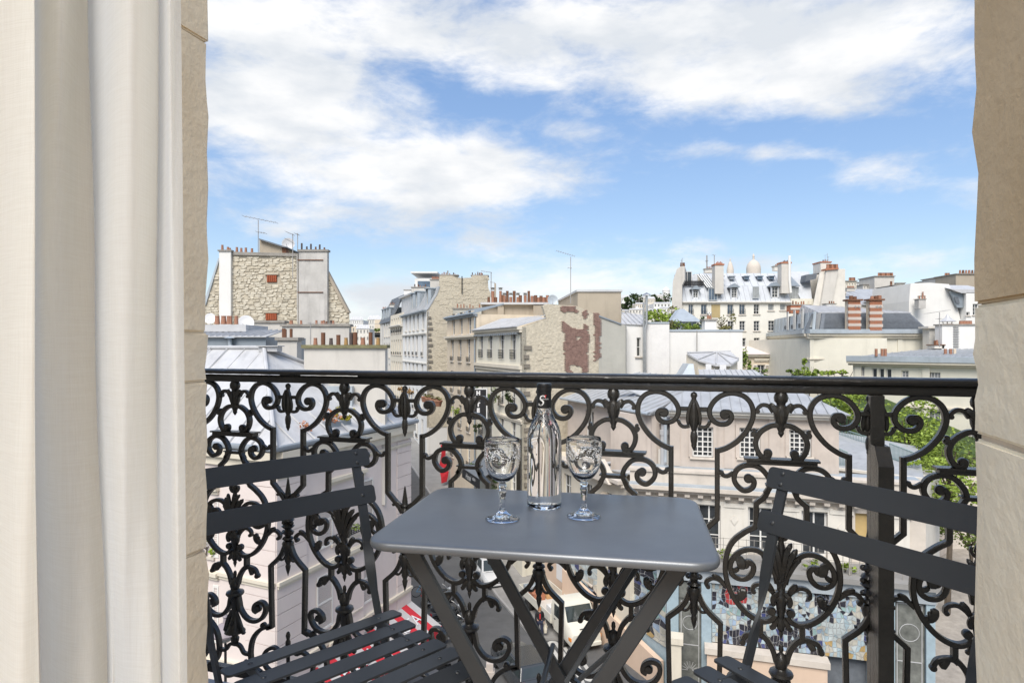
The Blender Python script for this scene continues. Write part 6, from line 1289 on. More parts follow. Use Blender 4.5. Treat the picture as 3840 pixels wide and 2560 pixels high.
part('hip_roll', MB().tube([GN + Vector((0, 0, .1)), AP + Vector((0, 0, .08)), Vector((-14.5, 29.0, 1.08))], .09, 8), 'zincl', cb, smooth=40); part('hip_roll', MB().tube([AP + Vector((0, 0, .08)), Vector((-7.4, 31.6, -.82)), Vector((-4.7, 30.3, cbz + .1))], .08, 8), 'zincl', cb, smooth=40)
part('ridge_vent', MB().bx(AP.x - .2, AP.x + .6, AP.y - .1, AP.y + .5, AP.z - .1, AP.z + .12).bx(AP.x - .27, AP.x + .67, AP.y - .2, AP.y + .6, AP.z + .121, AP.z + .16), 'zincl', cb)
a, b = at('d1', 1072, 700, 27.6), at('d1', 1232, 205, 27.6); part('zinc_cladding', MB().bx(a.x, b.x, 27.5, 27.95, -3, b.z + .3), 'zincl', cb); a2, b2 = at('d1', 1270, 700, 27.7), at('d1', 1500, 215, 27.7); part('zinc_cladding', MB().bx(a2.x, b2.x, 27.6, 27.95, -3, b2.z - .1), 'zincblue', cb)
fx = root('window_box', 'grey window box with yellow green and orange foliage on the zinc roof edge', 'planter', tuple(CR_.P(CR_.uz('d1', 1430, 600)[0], cbz + .25, .45)))
uu = CR_.uz('d1', 1430, 600)[0]; fw_ = part('box', MB().bx(uu - .75, uu + .75, .25, .6, cbz + .2, cbz + .55, CR_.Mx()), 'lead', fx)
mb = MB(); leaves(mb, CR_.P(uu + .35, cbz + .8, .42), (.5, .25, .4), 260, .07, seed=2); part('foliage', mb, mat('yellow_leaf', (.45, .40, .03), .6, .3, 3), fx, fix=False); mb = MB(); leaves(mb, CR_.P(uu - .55, cbz + .72, .42), (.65, .25, .42), 320, .06, seed=3); leaves(mb, CR_.P(uu - 1.9, cbz + .45, .42), (.45, .25, .35), 160, .06, seed=4); part('foliage', mb, mat('orange_leaf', (.48, .20, .09), .6, .3, 3), fx, fix=False)
for i, (fac, r, m, l_) in enumerate(((CR_, wR[0][0], 'leaf', 'green trailing plant on the sill of the upper right window of the pink building'), (CL, wL[0][0], 'leafl', 'yellow green plant on the left face sill of the pink building'))):
    plant('sill_plant', l_, 'plant', fac.P((r[0] + r[1]) / 2, r[2] + .35, -.12), (.45, .2, .38), 200, .06, m, trunk=r[2] + .02, seed=50 + i)
# red striped awning with lettering
aw = root('shop_awning', 'red and white striped shop awning at the foot of the pink building', 'awning', tuple(CR_.P(CR_.len - 3, -11.6)))
for i in range(16):
    ua = CR_.len - 7.2 + i * .45; part('stripe', MB().prism([CR_.P(ua, -11.2, -.05), CR_.P(ua + .45, -11.2, -.05), CR_.P(ua + .45, -12.1, -1.7), CR_.P(ua, -12.1, -1.7)], (0, 0, -.02)), mat('red_canvas', (.55, .03, .045), .8, .08, 3) if i == 0 else None, aw)
st = [o for o in aw.children]; M['redcanvas'] = st[0].data.materials[0]; M['whitecanvas'] = mat('grey_white_canvas', (.50, .48, .47), .8, .06, 3)
for i, o in enumerate(st):
    if i: o.data.materials.clear(); o.data.materials.append(M['redcanvas'] if i % 2 == 0 else M['whitecanvas'])
for i, s in enumerate(('PIZZA', 'PASTA')):
    o = part('valance', MB().bx(CR_.len - 7.2 + i * 3.6, CR_.len - 3.62 + i * 3.6, -1.73, -1.71, -12.55, -12.1, CR_.Mx()), 'redcanvas', aw)
    me = text_mesh(s, .62); me.materials.append(M['whiteprint']); e = CR_; T = e.Mx(CR_.len - 5.4 + i * 3.6, -12.34, -1.75) @ Matrix.Rotation(R(90), 4, 'X'); part('lettering', me, None, o, T)
    me2 = text_mesh(s, .8); me2.materials.append(M['whiteprint']); sl_ = math.atan2(.9, 1.65); T = CR_.Mx(CR_.len - 5.2 + i * 3.4, -11.62, -.88) @ Matrix.Rotation(sl_, 4, 'X'); part('lettering', me2, None, o, T @ Matrix.Translation((0, 0, .035)))
lp = root('street_lamp', 'mauve disc hatted street lamp beside the pink building', 'street lamp', (at('e1', 380, 1060, 19.5).x, 19.5, ZS))
q_ = at('e1', 380, 1060, 19.5); part('pole', MB().tube([(q_.x, 19.5, ZS), (q_.x, 19.5, q_.z - .1)], .06, 8, .04), 'iron', lp, smooth=40); part('hat', MB().lathe([(.40, -.10), (.42, -.04), (.36, .08), (.2, .22), (.08, .26), (.06, .42), (.09, .46), (.02, .6)], 20, Matrix.Translation(q_)), mat('mauve_enamel', (.30, .26, .28), .5, .1, 3), lp, smooth=40); part('lamp_glass', MB().lathe([(.30, -.105), (.24, -.24), (.1, -.34)], 16, Matrix.Translation(q_)), 'panel', lp, smooth=40)

# --- theatre across the crossing: stucco upper storey, cornice, terrace, glass shop front ---
th = root('theatre_building', 'stucco theatre with zinc roofs, cornice and coloured glass front across the street', 'building', (10, 31, ZS))
def tl(px): r = (px - 1176) / 1430; d = 34.386 / (1 + .2857 * r); return (r * d, d)
TU = Fac(tl(1540), tl(1927)); TL = Fac(tl(1452), tl(2105)).shift(-1.2)
tz = -2.15; tcz = TL.uz('d3', 900, 1225)[1]; zfl = tcz + .75
def rc(fac, c0, x0, y0, c1, x1, y1): a = fac.uz(c1, x0, y1); b = fac.uz(c0, x1, y0); a0 = fac.uz(c0, x0, y0); b1 = fac.uz(c1, x1, y1); return [(a[0] + a0[0]) / 2, (b[0] + b1[0]) / 2, (a[1] + b1[1]) / 2, (b[1] + a0[1]) / 2]
wins = [(rc(TU, 'd3', 1035, 652, 'd3', 1240, 950), dict(cols=4, rows=6, fm='frame', mw=.045, fw=.08)), (rc(TU, 'd3', 1497, 662, 'd3', 1702, 958), dict(cols=4, rows=6, mw=.045, fw=.08)), (rc(TU, 'd4', 155, 680, 'd4', 372, 945), dict(cols=4, rows=6, mw=.045, fw=.08))]
facade(th, TU, 0, TU.len, zfl - .3, tz, wins, 'stone2', 9)
band(th, TU, -.2, TU.len + .25, tz - .28, tz + .04, .4, 'white', 'cornice')
for x in (865, 1400, 1840): u = TU.uz('d3', x, 700)[0]; part('pilaster', MB().bx(u - .25, u + .25, -.05, -.002, zfl, tz - .3, TU.Mx()), 'stone2', th)
for r, k in wins: part('window_surround', MB().bx(r[0] - .18, r[0] - .005, -.06, -.003, r[2], r[3] + .16, TU.Mx()).bx(r[1] + .005, r[1] + .18, -.06, -.003, r[2], r[3] + .16, TU.Mx()).bx(r[0] - .004, r[1] + .004, -.06, -.003, r[3] + .005, r[3] + .16, TU.Mx()), 'stone2', th)
zroof(th, [TU.P(-.4, tz + .06, -.5), TU.P(TU.len + .4, tz + .06, -.5), TU.P(TU.len - 2.5, tz + 1.45, 4.5), TU.P(1.5, tz + 1.45, 4.5)], 18, 'zinc', .06, .05, seams_as_parts=True)
zroof(th, [TU.P(1.5, tz + 1.46, 4.45), TU.P(TU.len - 2.5, tz + 1.46, 4.45), TU.P(TU.len - 3, tz + 1.8, 9), TU.P(1.5, tz + 1.8, 9)], 12, 'zincl', .06, .05)
chimney(th, 'd3', 1355, 345, 1455, 440, 36, .7, 'white', 'cap', .06); chimney(th, 'd3', 1728, 325, 1830, 405, 36, .7, 'white', 'cap', .06)
part('downpipe', MB().tube([TU.P(-.25, tz - .1, -.2), TU.P(-.25, zfl + .2, -.2)], .08, 8), 'zincblue', th)
# lower storey
zter = -9.6
wl3 = [(rc(TL, 'd3', 1090, 1412, 'e3', 1312, 268), dict(cols=2, rows=3, pm='pane', sill=False, fw=.09)), (rc(TL, 'd3', 1582, 1440, 'e3', 1832, 285), dict(cols=2, rows=3, sill=False, fw=.09)), (rc(TL, 'd4', 275, 1478, 'e4', 528, 325), dict(cols=2, rows=3, sill=False, fw=.09)), (rc(TL, 'd4', 800, 1500, 'e4', 938, 350), dict(cols=1, rows=1, sill=False, fw=.04, pm='ochreblind'))]
M['ochreblind'] = mat('ochre_blind', (.52, .38, .17), .8, .06, 3)
facade(th, TL, 0, TL.len, zter - .3, tcz - .35, wl3, 'stone', 3)
part('wall', MB().bx(.01, TL.len - .01, .6, 9, ZS, zter - .31, TL.Mx()), 'stone', th)
band(th, TL, -.3, TL.len + .3, tcz - .35, tcz + .02, .55, 'stone', 'cornice')
mb = MB(); dm_ = mesh('modillion', MB().bx(-.12, .12, -.36, 0, -.13, 0), 'stone')
n = int(TL.len / .62)
for i in range(n): part('modillion', dm_, None, th, TL.Mx(.3 + i * .62, tcz - .352))
part('blocking_course', MB().bx(0, TL.len, -.02, .5, tcz + .021, tcz + .62, TL.Mx()).bx(-.05, TL.len + .05, -.10, .6, tcz + .621, tcz + .74, TL.Mx()), 'stone', th)
part('ledge', MB().bx(0, TL.len, .5, 1.5, tcz + .3, zfl - .02, TL.Mx()).bx(0, TL.len, -.45, -.021, tcz + .021, tcz + .10, TL.Mx()), 'zincblue', th)
for x in (965,): pass
for r, k in wl3[:3]:
    T = TL.Mx(); part('window_surround', MB().bx(r[0] - .22, r[0] - .006, -.09, -.003, zter, r[3] + .2, T).bx(r[1] + .006, r[1] + .22, -.09, -.003, zter, r[3] + .2, T).bx(r[0] - .005, r[1] + .005, -.09, -.003, r[3] + .006, r[3] + .2, T), 'white', th)
us = [(wl3[i][0][1] + wl3[i + 1][0][0]) / 2 for i in range(3)] + [wl3[0][0][0] - 1.4, wl3[3][0][1] + 1.2]
for u in us:
    T = TL.Mx(); o = part('pilaster', MB().bx(u - .42, u + .42, -.07, -.003, zter, tcz - .9, T).bx(u - .5, u + .5, -.12, -.003, tcz - .899, tcz - .7, T), 'white', th)
    for dz_ in (.9, 2.6): part('lozenge', MB().prism([TL.P(u, tcz - dz_ - .85, -.11), TL.P(u + .16, tcz - dz_ - .6, -.11), TL.P(u, tcz - dz_ - .35, -.11), TL.P(u - .16, tcz - dz_ - .6, -.11)], tuple(TL.n * .039) + (0,)), 'white', o)
# left wing along the street
LW = Fac((1.9, 42.3), TL.P(0, 0, -.0)[:2]); 
lwn = []
for i in range(4):
    for (z0, z1) in ((tcz - 3.1, tcz - 1.0), (tcz - 6.6, tcz - 4.6)):
        u = LW.len * (i + .6) / 4.3; lwn.append(([u - .5, u + .5, z0, z1], dict(cols=2, rows=3)))
facade(th, LW, 0, LW.len - .01, ZS, tcz - .35, lwn, 'cream2', 4); band(th, LW, 0, LW.len - .35, tcz - .35, tcz + .02, .5, 'stone'); 
LU = Fac(LW.P(1.0, 0, 1.6)[:2], LW.P(LW.len - .5, 0, 1.6)[:2]); facade(th, LU, 0, LU.len, tcz, tz - .3, [([LU.len - 3.4, LU.len - 1.6, zfl + .5, zfl + 2.1], dict(cols=2, rows=1, fm='framegrey')), ([LU.len - 7.5, LU.len - 6.4, zfl + .3, zfl + 2.1], dict(cols=2, rows=2))], 'stone2', 4)
AN = Fac(LU.P(LU.len - .02, 0, .05)[:2], TU.P(-.01, 0, 2.4)[:2]); facade(th, AN, 0, AN.len, tcz, tz - .32, [([AN.len * .45, AN.len * .45 + 1.2, zfl + .35, zfl + 2.2], dict(cols=2, rows=2, pm='panel'))], 'stone2', 2.5)
for c_ in (.3, .62):
    u = AN.len * c_ * .5; q_ = AN.P(u, zfl - .2, -.5); part('vent_pipe', MB().lathe([(.2, 0), (.2, 1.7), (.24, 1.71), (.24, 1.95), (.17, 1.96), (.17, 2.3), (.27, 2.31), (.25, 2.6), (.05, 2.7)], 12, Matrix.Translation(q_)), 'zincl', th, smooth=40)
part('vent_box', MB().bx(AN.len * .12, AN.len * .40, -.9, -.2, tcz, zfl + .75, AN.Mx()), 'offwhite', th)
lo_ = [LW.P(LW.len - 4.2, tcz + .1, -.1), TU.P(-.2, tcz + .15, -1.0), TU.P(-.2, zfl + .35, 2.0), AN.P(.2, zfl + .35, -.1)]
part('low_roof', MB().prism([lo_[0], lo_[1], lo_[2]], (0, 0, -.06)).prism([lo_[0], lo_[2], lo_[3]], (0, 0, -.06)), 'zinc', th); part('seam', MB().tube([lo_[0], lo_[2]], .05, 5).tube([(lo_[0] + lo_[1]) / 2, (lo_[2] * .7 + lo_[1] * .3)], .04, 5), 'zincl', th)
e0, e1_ = LU.P(-.3, tz - .2, -.4), LU.P(LU.len + .3, tz - .2, -.4)
zroof(th, [e0, e1_, LU.P(LU.len - 1.5, tz + 1.5, 5), LU.P(.5, tz + 1.5, 5)], 16, 'zinc', .06, .05, seams_as_parts=True)
a4 = [e1_, AN.P(AN.len + .3, tz - .2, -.4), AN.P(AN.len + .6, tz + 1.0, 4), LU.P(LU.len - 1.5, tz + 1.5, 5)]
part('roof', MB().prism([a4[0], a4[1], a4[3]], (0, 0, -.06)).prism([a4[1], a4[2], a4[3]], (0, 0, -.06)), 'zinc', th); mb = MB()
for f in (.2, .4, .6, .8): mb.tube([a4[0] + (a4[1] - a4[0]) * f + Vector((0, 0, .03)), a4[3] + (a4[2] - a4[3]) * f * .15 + Vector((0, 0, .03))], .03, 5)
mb.tube([a4[1] + Vector((0, 0, .03)), a4[3] + Vector((0, 0, .03))], .04, 5); part('seam', mb, 'zinc', th)
part('gutter', MB().tube([e0, e1_, AN.P(AN.len + .3, tz - .2, -.4)], .09, 8), 'zincblue', th, smooth=40)
# pediment with niche on the left wing near the corner
uN = LW.len - 2.6
part('pediment', MB().prism([LW.P(uN - 1.5, tcz - .3, -.6), LW.P(uN + 1.5, tcz - .3, -.6), LW.P(uN, tcz + .75, -.6)], tuple(LW.n * .6) + (0,)), 'stone', th); part('niche', MB().lathe([(.55, 0), (.55, 1.3), (.45, 1.65), (.2, 1.85), (.01, 1.9)], 14, LW.Mx(uN, tcz - 2.9, .1)), 'cream', th)
bu = root('bust', 'small pale stone bust in the pediment niche of the theatre', 'statue', tuple(LW.P(uN, tcz - 2.7, -.55))); q_ = LW.P(uN, tcz - 2.7, -.5)
part('pedestal', MB().lathe([(.25, 0), (.2, .1), (.14, .2), (.16, .3)], 12, Matrix.Translation(q_)), 'stone', bu); part('figure', MB().lathe([(.12, .3), (.28, .42), (.26, .58), (.10, .66), (.09, .74), (.15, .84), (.16, .95), (.10, 1.05), (.01, 1.08)], 14, Matrix.Translation(q_)), 'stone', bu, smooth=True)
# terrace over the shop front
SF = TL.shift(-1.9); SL = SF.len
sx = lambda c, x, y: SF.uz(c, x, y)
uDoor0, uDoor1 = sx('e3', 905, 1000)[0], sx('e3', 1120, 1000)[0]; uG0, uG1 = sx('e3', 1228, 900)[0], sx('e4', 930, 900)[0]; uE0, uE1 = sx('e4', 1195, 1000)[0], sx('e4', 1490, 1000)[0]
uEnd = sx('e4', 1585, 900)[0]; zG0 = (sx('e3', 1228, 1190)[1] + sx('e4', 930, 1330)[1]) / 2; zG1 = (sx('e3', 1228, 612)[1] + sx('e4', 800, 690)[1]) / 2
part('terrace_slab', MB().bx(uDoor0 - 1.2, uEnd + .3, -.35, 2.0, zG1 + .62, zG1 + .85, SF.Mx()), 'pave', th)
part('fascia', MB().bx(uDoor0 - 1.0, uEnd, -.12, 1.9, zG1 + .02, zG1 + .619, SF.Mx()), 'zincblue', th)
M['bluepaint'] = mat('blue_grey_shopfront_paint', (.33, .42, .47), .6, .12, 3, dirt=.2)
for a, b in ((uDoor0 - .55, uDoor0 - .02), (uDoor1 + .02, uG0 - .02), (uG1 + .02, uG1 + .45), (uE0 - .35, uE0 - .02), (uE1 + .02, uEnd)): part('frame_post', MB().bx(a, b, -.05, .4, ZS, zG1 + .019, SF.Mx()), 'bluepaint', th)
part('backing', MB().bx(uDoor0 - .5, uEnd - .01, .45, 1.9, ZS, zG1, SF.Mx()), 'slate', th)
def etched(name, a, b, z0, z1, m='etchedglass'):
    o = part(name, MB().bx(a, b, .10, .13, z0, z1, SF.Mx()), m, th); mb = MB(); n = 22
    T = SF.Mx()
    for (x0, x1, y0, y1) in ((a + .08, a + .11, z0 + .1, z1 - .1), (b - .11, b - .08, z0 + .1, z1 - .1), (a + .08, b - .08, z0 + .1, z0 + .13), (a + .08, b - .08, z1 - .13, z1 - .1), (a + .08, b - .08, (z0 + z1) / 2 - .02, (z0 + z1) / 2 + .02)): mb.bx(x0, x1, .085, .099, y0, y1, T)
    cx_, cz_, rr = (a + b) / 2, z0 + (z1 - z0) * .74, (b - a) * .33
    mb.tube([SF.P(cx_ + rr * math.cos(t * .3), cz_ + rr * math.sin(t * .3), .092) for t in range(22)], .014, 4)
    for t in range(9): an = math.pi * t / 8; mb.tube([SF.P(cx_ + .1 * math.cos(an), z0 + (z1 - z0) * .22 + .1 * math.sin(an), .092), SF.P(cx_ + rr * 1.15 * math.cos(an), z0 + (z1 - z0) * .22 + rr * 1.3 * math.sin(an), .092)], .012, 4)
    part('etched_line', mb, 'zincl', o)
M['etchedglass'] = mat('etched_dark_glass', (.16, .165, .15), .25, .4, 2.5, spec=.6)
etched('door', uDoor0, uDoor1, ZS + .1, zG1 - .9); part('transom', MB().bx(uDoor0, uDoor1, .05, .14, zG1 - .85, zG1 - .1, SF.Mx()), 'etchedglass', th); etched('door', uE0, uE1, ZS + .1, zG1)
SGM = [mat('stained_glass_' + n_, c_, .22, .35, 1.5, spec=.6) for n_, c_ in (('pale_blue', (.34, .43, .47)), ('ice', (.46, .51, .51)), ('sky', (.27, .35, .46)), ('navy', (.05, .06, .16)), ('black', (.03, .03, .04)), ('cream', (.44, .42, .36)), ('red', (.36, .05, .05)), ('amber', (.40, .28, .12)), ('teal', (.27, .39, .38)))]
def stained(fac, a, b, z0, z1, nx, nz_, d, name, seed, red=None, n_obj=220):
    """panel of irregular glass pieces between lead lines, each its own piece"""
    o = part(name, MB().bx(a, b, d + .03, d + .06, z0, z1, fac.Mx()), 'zincl', th); rnd = random.Random(seed); G = {}
    for i in range(nx + 1):
        for j in range(nz_ + 1):
            w_ = .42 if 0 < i < nx and 0 < j < nz_ else 0; f = .5 * math.sin(i * .55 + j * .9)
            G[i, j] = (a + (b - a) * (i + rnd.uniform(-w_, w_)) / nx, z0 + (z1 - z0) * min(nz_, max(0, (j + (rnd.uniform(-w_, w_) + f * .6 if w_ else 0)))) / nz_)
    out = []
    for i in range(nx):
        for j in range(nz_):
            c4 = [G[i, j], G[i + 1, j], G[i + 1, j + 1], G[i, j + 1]]; cx_ = sum(p_[0] for p_ in c4) / 4; cz_ = sum(p_[1] for p_ in c4) / 4
            sw = noise.noise(Vector((cx_ * .6 + seed, cz_ * .95, 0))); fz = (cz_ - z0) / (z1 - z0); fx_ = (cx_ - a) / (b - a)
            if red and math.hypot((fx_ - red[0]) * (b - a), cz_ - z0 - red[1] * (z1 - z0)) < red[2]: k = 6 if rnd.random() < .75 else 4
            elif sw > .03: k = rnd.choice((4, 4, 3, 4, 4, 0, 2))
            elif fz < .25 and fx_ > .6: k = rnd.choice((7, 5, 1, 5, 0))
            elif sw < -.2: k = rnd.choice((1, 5, 1, 0))
            else: k = rnd.choice((0, 0, 1, 2, 8, 1, 5, 4))
            area = abs(sum(c4[q_][0] * c4[q_ - 1][1] - c4[q_ - 1][0] * c4[q_][1] for q_ in range(4))); out.append((area, k, [fac.P(cx_ + (p_[0] - cx_) * .86, cz_ + (p_[1] - cz_) * .84, d) for p_ in c4]))
    out.sort(key=lambda q_: -q_[0]); rest = {}
    for i, (ar, k, pp) in enumerate(out):
        if i < n_obj: part('glass_piece', MB().prism(pp, tuple(fac.n * .028) + (0,)), SGM[k], o)
        else: rest.setdefault(k, MB()).prism(pp, tuple(fac.n * .028) + (0,))
    for k, mb in rest.items(): part('small_glass', mb, SGM[k], o)['kind'] = 'stuff'
stained(SF, uG0, uG1, zG0, zG1, 42, 13, .02, 'stained_glass_front', 3, (.16, .88, .6))
part('sill_wall', MB().bx(uDoor1 + .25, uEnd - 4.2, -.55, .01, ZS, zG0 - .28, SF.Mx()), mat('salmon_render', (.66, .50, .38), .9, .06, .8, .1, 20, streak=.1), th); part('sill_coping', MB().bx(uDoor1 + .15, uEnd - 4.1, -.65, .012, zG0 - .279, zG0 - .01, SF.Mx()), 'stone', th)
u = sx('e3', 870, 1100)[0]; part('gate_pier', MB().bx(u - .28, u + .28, -1.0, -.45, ZS, sx('e3', 870, 1090)[1], SF.Mx()).bx(u - .36, u + .36, -1.08, -.37, sx('e3', 870, 1089)[1], sx('e3', 870, 1030)[1], SF.Mx()), 'cream2', th)
SW = Fac(LW.P(LW.len - 6.8, 0, -.25)[:2], SF.P(uDoor0 - .6, 0, .1)[:2]); stained(SW, .3, SW.len - .05, zG0 - .6, zG1 - .05, 18, 12, .02, 'stained_glass_side', 9, None, 70)
M['salmon'] = [m_ for m_ in bpy.data.materials if m_.name == 'salmon_render'][0]
part('frame_panel', MB().bx(0, SW.len, .09, .4, ZS, zG1 + .3, SW.Mx()).bx(0, SW.len, -.05, .4, zG1 - .04, zG1 + .4, SW.Mx()), 'bluepaint', th)
part('ramp_wall', MB().prism([SW.P(0, ZS, -.35), SW.P(SW.len - .1, ZS, -.35), SW.P(SW.len - .1, zG0 - 1.2, -.35), SW.P(0, zG0 + .15, -.35)], tuple(SW.n * .3) + (0,)), 'salmon', th)
part('side_wall', MB().bx(LW.len - 10.5, LW.len - 6.9, -.12, -.003, ZS, zG1 + .8, LW.Mx()), 'salmon', th); part('poster', MB().bx(LW.len - 8.6, LW.len - 7.7, -.15, -.121, ZS + 1.4, ZS + 3.0, LW.Mx()), 'whitem', th)
# mesh fence and plants on the terrace
fe = root('wire_fence', 'rusty square mesh fence along the edge of the theatre terrace', 'fence', tuple(SF.P((uG0 + uG1) / 2, zG1 + .85, .3))); mb = MB(); z0 = zG1 + .86
for i in range(int((uEnd - uDoor1) / .33)): u = uDoor1 + i * .33; mb.bx(u - .012, u + .012, .15, .174, z0, z0 + 1.2, SF.Mx())
for j in range(4): mb.bx(uDoor1, uEnd, .175, .19, z0 + .25 + j * .3, z0 + .27 + j * .3, SF.Mx())
part('mesh', mb, 'cap', fe)
for i in range(4): u = uDoor1 + .2 + (uEnd - uDoor1 - .4) * i / 3; part('post', MB().bx(u - .03, u + .03, .1, .149, z0, z0 + 1.3, SF.Mx()), 'cap', fe)
for i, (x, l_) in enumerate(((1345, 'yellow green plant at the left end of the theatre terrace'), (1770, 'small potted plant by the terrace mesh fence'), (2230, 'pale plant on the theatre terrace behind the right chair'), (2560, 'low plant on the theatre terrace near the railing post'))):
    u = sx('e3', x, 480)[0]; plant('terrace_plant', l_, 'plant', SF.P(u, z0 + .28, .5), (.42, .3, .28), 130, .07, 'leafl', trunk=z0, seed=70 + i)

# ---------------- street life ----------------
# hotel sign, canopy, flags, flower pots on the climbing street
u = R1.uz('d2', 875, 330)[0]; z = R1.uz('d2', 875, 290)[1]
hs_ = root('hotel_sign', 'black vertical projecting sign with white letters H O T E L on the pale house', 'sign', tuple(R1.P(u, z - 2.5, -.6)))
sp = R1.P(u, z, -.9); L_ = ((R1.uz('d2', 875, 290)[1] - R1.uz('d2', 875, 345)[1]))
sb = part('panel', MB().bx(sp.x - .62, sp.x + .62, sp.y - .08, sp.y + .08, z - L_ * 5.2, z + .05), 'iron', hs_)
part('rim', MB().bx(sp.x - .70, sp.x - .621, sp.y - .1, sp.y + .1, z - L_ * 5.2, z + .05).bx(sp.x + .621, sp.x + .70, sp.y - .1, sp.y + .1, z - L_ * 5.2, z + .05).bx(sp.x - .70, sp.x + .70, sp.y - .1, sp.y + .1, z + .051, z + .13), 'whitem', hs_)
for i, ch in enumerate('HOTEL'):
    me = text_mesh(ch, L_ * .95, bold=.03); me.materials.append(M['whiteprint']); part('lettering', me, None, sb, Matrix.Translation((sp.x, sp.y - .084, z - L_ * (i + .52) * 1.02)) @ Matrix.Rotation(R(90), 4, 'X'))
ca = root('hotel_canopy', 'dark grey wedge shaped canopy with white script over the hotel entrance', 'awning', tuple(R1.P(R1.uz('d2', 900, 1130)[0], gz(48) + 3.4, -.8)))
ua, ub = R1.uz('d2', 790, 1080)[0] + .2, R1.uz('d2', 985, 1190)[0]; zc1 = R1.uz('d2', 880, 1090)[1]
T = R1.Mx(); part('top', MB().prism([R1.P(ua, zc1 + .9, -.02), R1.P(ub, zc1 + .9, -.02), R1.P(ub, zc1, -1.6), R1.P(ua, zc1, -1.6)], (0, 0, -.05)), 'slate', ca)
fa = part('fascia', MB().bx(ua, ub, -1.64, -1.605, zc1 - .75, zc1 - .0, T), 'iron', ca)
part('cheek', MB().prism([R1.P(ua, zc1 + .9, -.02), R1.P(ua, zc1 - .05, -.02), R1.P(ua, zc1 - .05, -1.6)], tuple(R1.e * .04) + (0,)), 'slate', ca)
me = text_mesh('Hotel  ***', .62, shear=.35); me.materials.append(M['whiteprint']); part('lettering', me, None, fa, R1.Mx((ua + ub) / 2, zc1 - .4, -1.66) @ Matrix.Rotation(R(90), 4, 'X'))
for i, (x, y, f_, l_) in enumerate(((500, 985, R2, 'red flag hanging over the pavement in front of the cream house'),)):
    u, z = f_.uz('d2', x, y); fr = root('flag', l_, 'flag', tuple(f_.P(u, z, -.6))); mb = MB(); nseg = 8
    pts = [(f_.P(u - .02 + .05 * math.sin(k * 1.3), z + 1.6 - 3.6 * k / nseg, -.4 - .15 * math.sin(k * .8)), f_.P(u + .1 * math.sin(k * 1.1), z + 1.6 - 3.7 * k / nseg, -1.05 + .08 * math.sin(k))) for k in range(nseg + 1)]
    for (a, b), (c_, d_) in zip(pts, pts[1:]): mb.quad(a, b, d_, c_)
    part('cloth', mb, 'redcanvas', fr, fix=False); part('pole', MB().tube([f_.P(u, z + 1.62, -.02), f_.P(u, z + 1.66, -1.15)], .03, 6), 'steel', fr)
for i in range(4):
    u, z = R3.uz('d2', 268 + i * 45, 365 + i * 13); t = root('flower_pot', ['terracotta flower pot on the white block ledge, furthest', 'terracotta flower pot on the white block ledge, second from the far end', 'terracotta flower pot on the white block ledge, third from the far end', 'terracotta flower pot on the white block ledge, nearest'][i], 'flower pot', tuple(R3.P(u, z - .5, -.3)), group='terracotta pots along the ledge')
    part('pot', MB().lathe([(.28, 0), (.42, .5), (.46, .5), (.46, .62), (.3, .62)], 10, W[t].copy()), 'terra', t, smooth=40); part('plant', leaves(MB(), R3.P(u, z + .25, -.3), (.35, .35, .25), 50, .12, seed=i), 'leafo', t, fix=False)
u0 = R3.uz('d2', 268, 380)[0]; z0 = R3.uz('d2', 330, 402)[1]; part('ledge', MB().bx(u0 - 1.5, R3.len, -.55, -.002, z0 - .25, z0 - .02, R3.Mx()), 'white', h3)
for i in range(3):
    u, z = R4.uz('d2', 45 + i * 38, 285 + i * 14); plant('flower_box', ['ochre flower box on the far narrow house, furthest', 'ochre flower box on the far narrow house, middle', 'ochre flower box on the far narrow house, nearest'][i], 'planter', R4.P(u, z, -.4), (.6, .4, .5), 90, .16, 'yellowpot', trunk=z - .7, group='ochre flower boxes', seed=i + 1)
for i, (x, y, f_, l_, mm) in enumerate(((580, 500, R2, 'bright green hanging plant on the cream house window', 'leafl'), (785, 300, R1, 'dark ivy on the left upper window rail of the pale house', 'leafd'), (1005, 350, R1, 'green window plant on the third window of the pale house', 'leaf'), (1105, 360, R1, 'dark shrub on the right window rail of the pale house', 'leafd'), (785, 640, R1, 'dark ivy low on the left window rail of the pale house', 'leafd'))):
    u, z = f_.uz('d2', x, y); plant('window_plant', l_, 'plant', f_.P(u, z, -.35), (.55, .3, .6), 150, .10, mm, trunk=z - .7, seed=i + 90)
for i, (c_, x, y, l_) in enumerate((('d2', 1090, 1225, 'dark round shrub in a tub by the hotel entrance'), ('d2', 850, 1060, 'small dark shrub beside the hotel canopy'))):
    u, z = R1.uz(c_, x, y); plant('tub_shrub', l_, 'shrub', R1.P(u, z, -.9), (.7, .6, .7), 200, .12, 'leafd', trunk=gz(46) + .1, seed=i + 110)
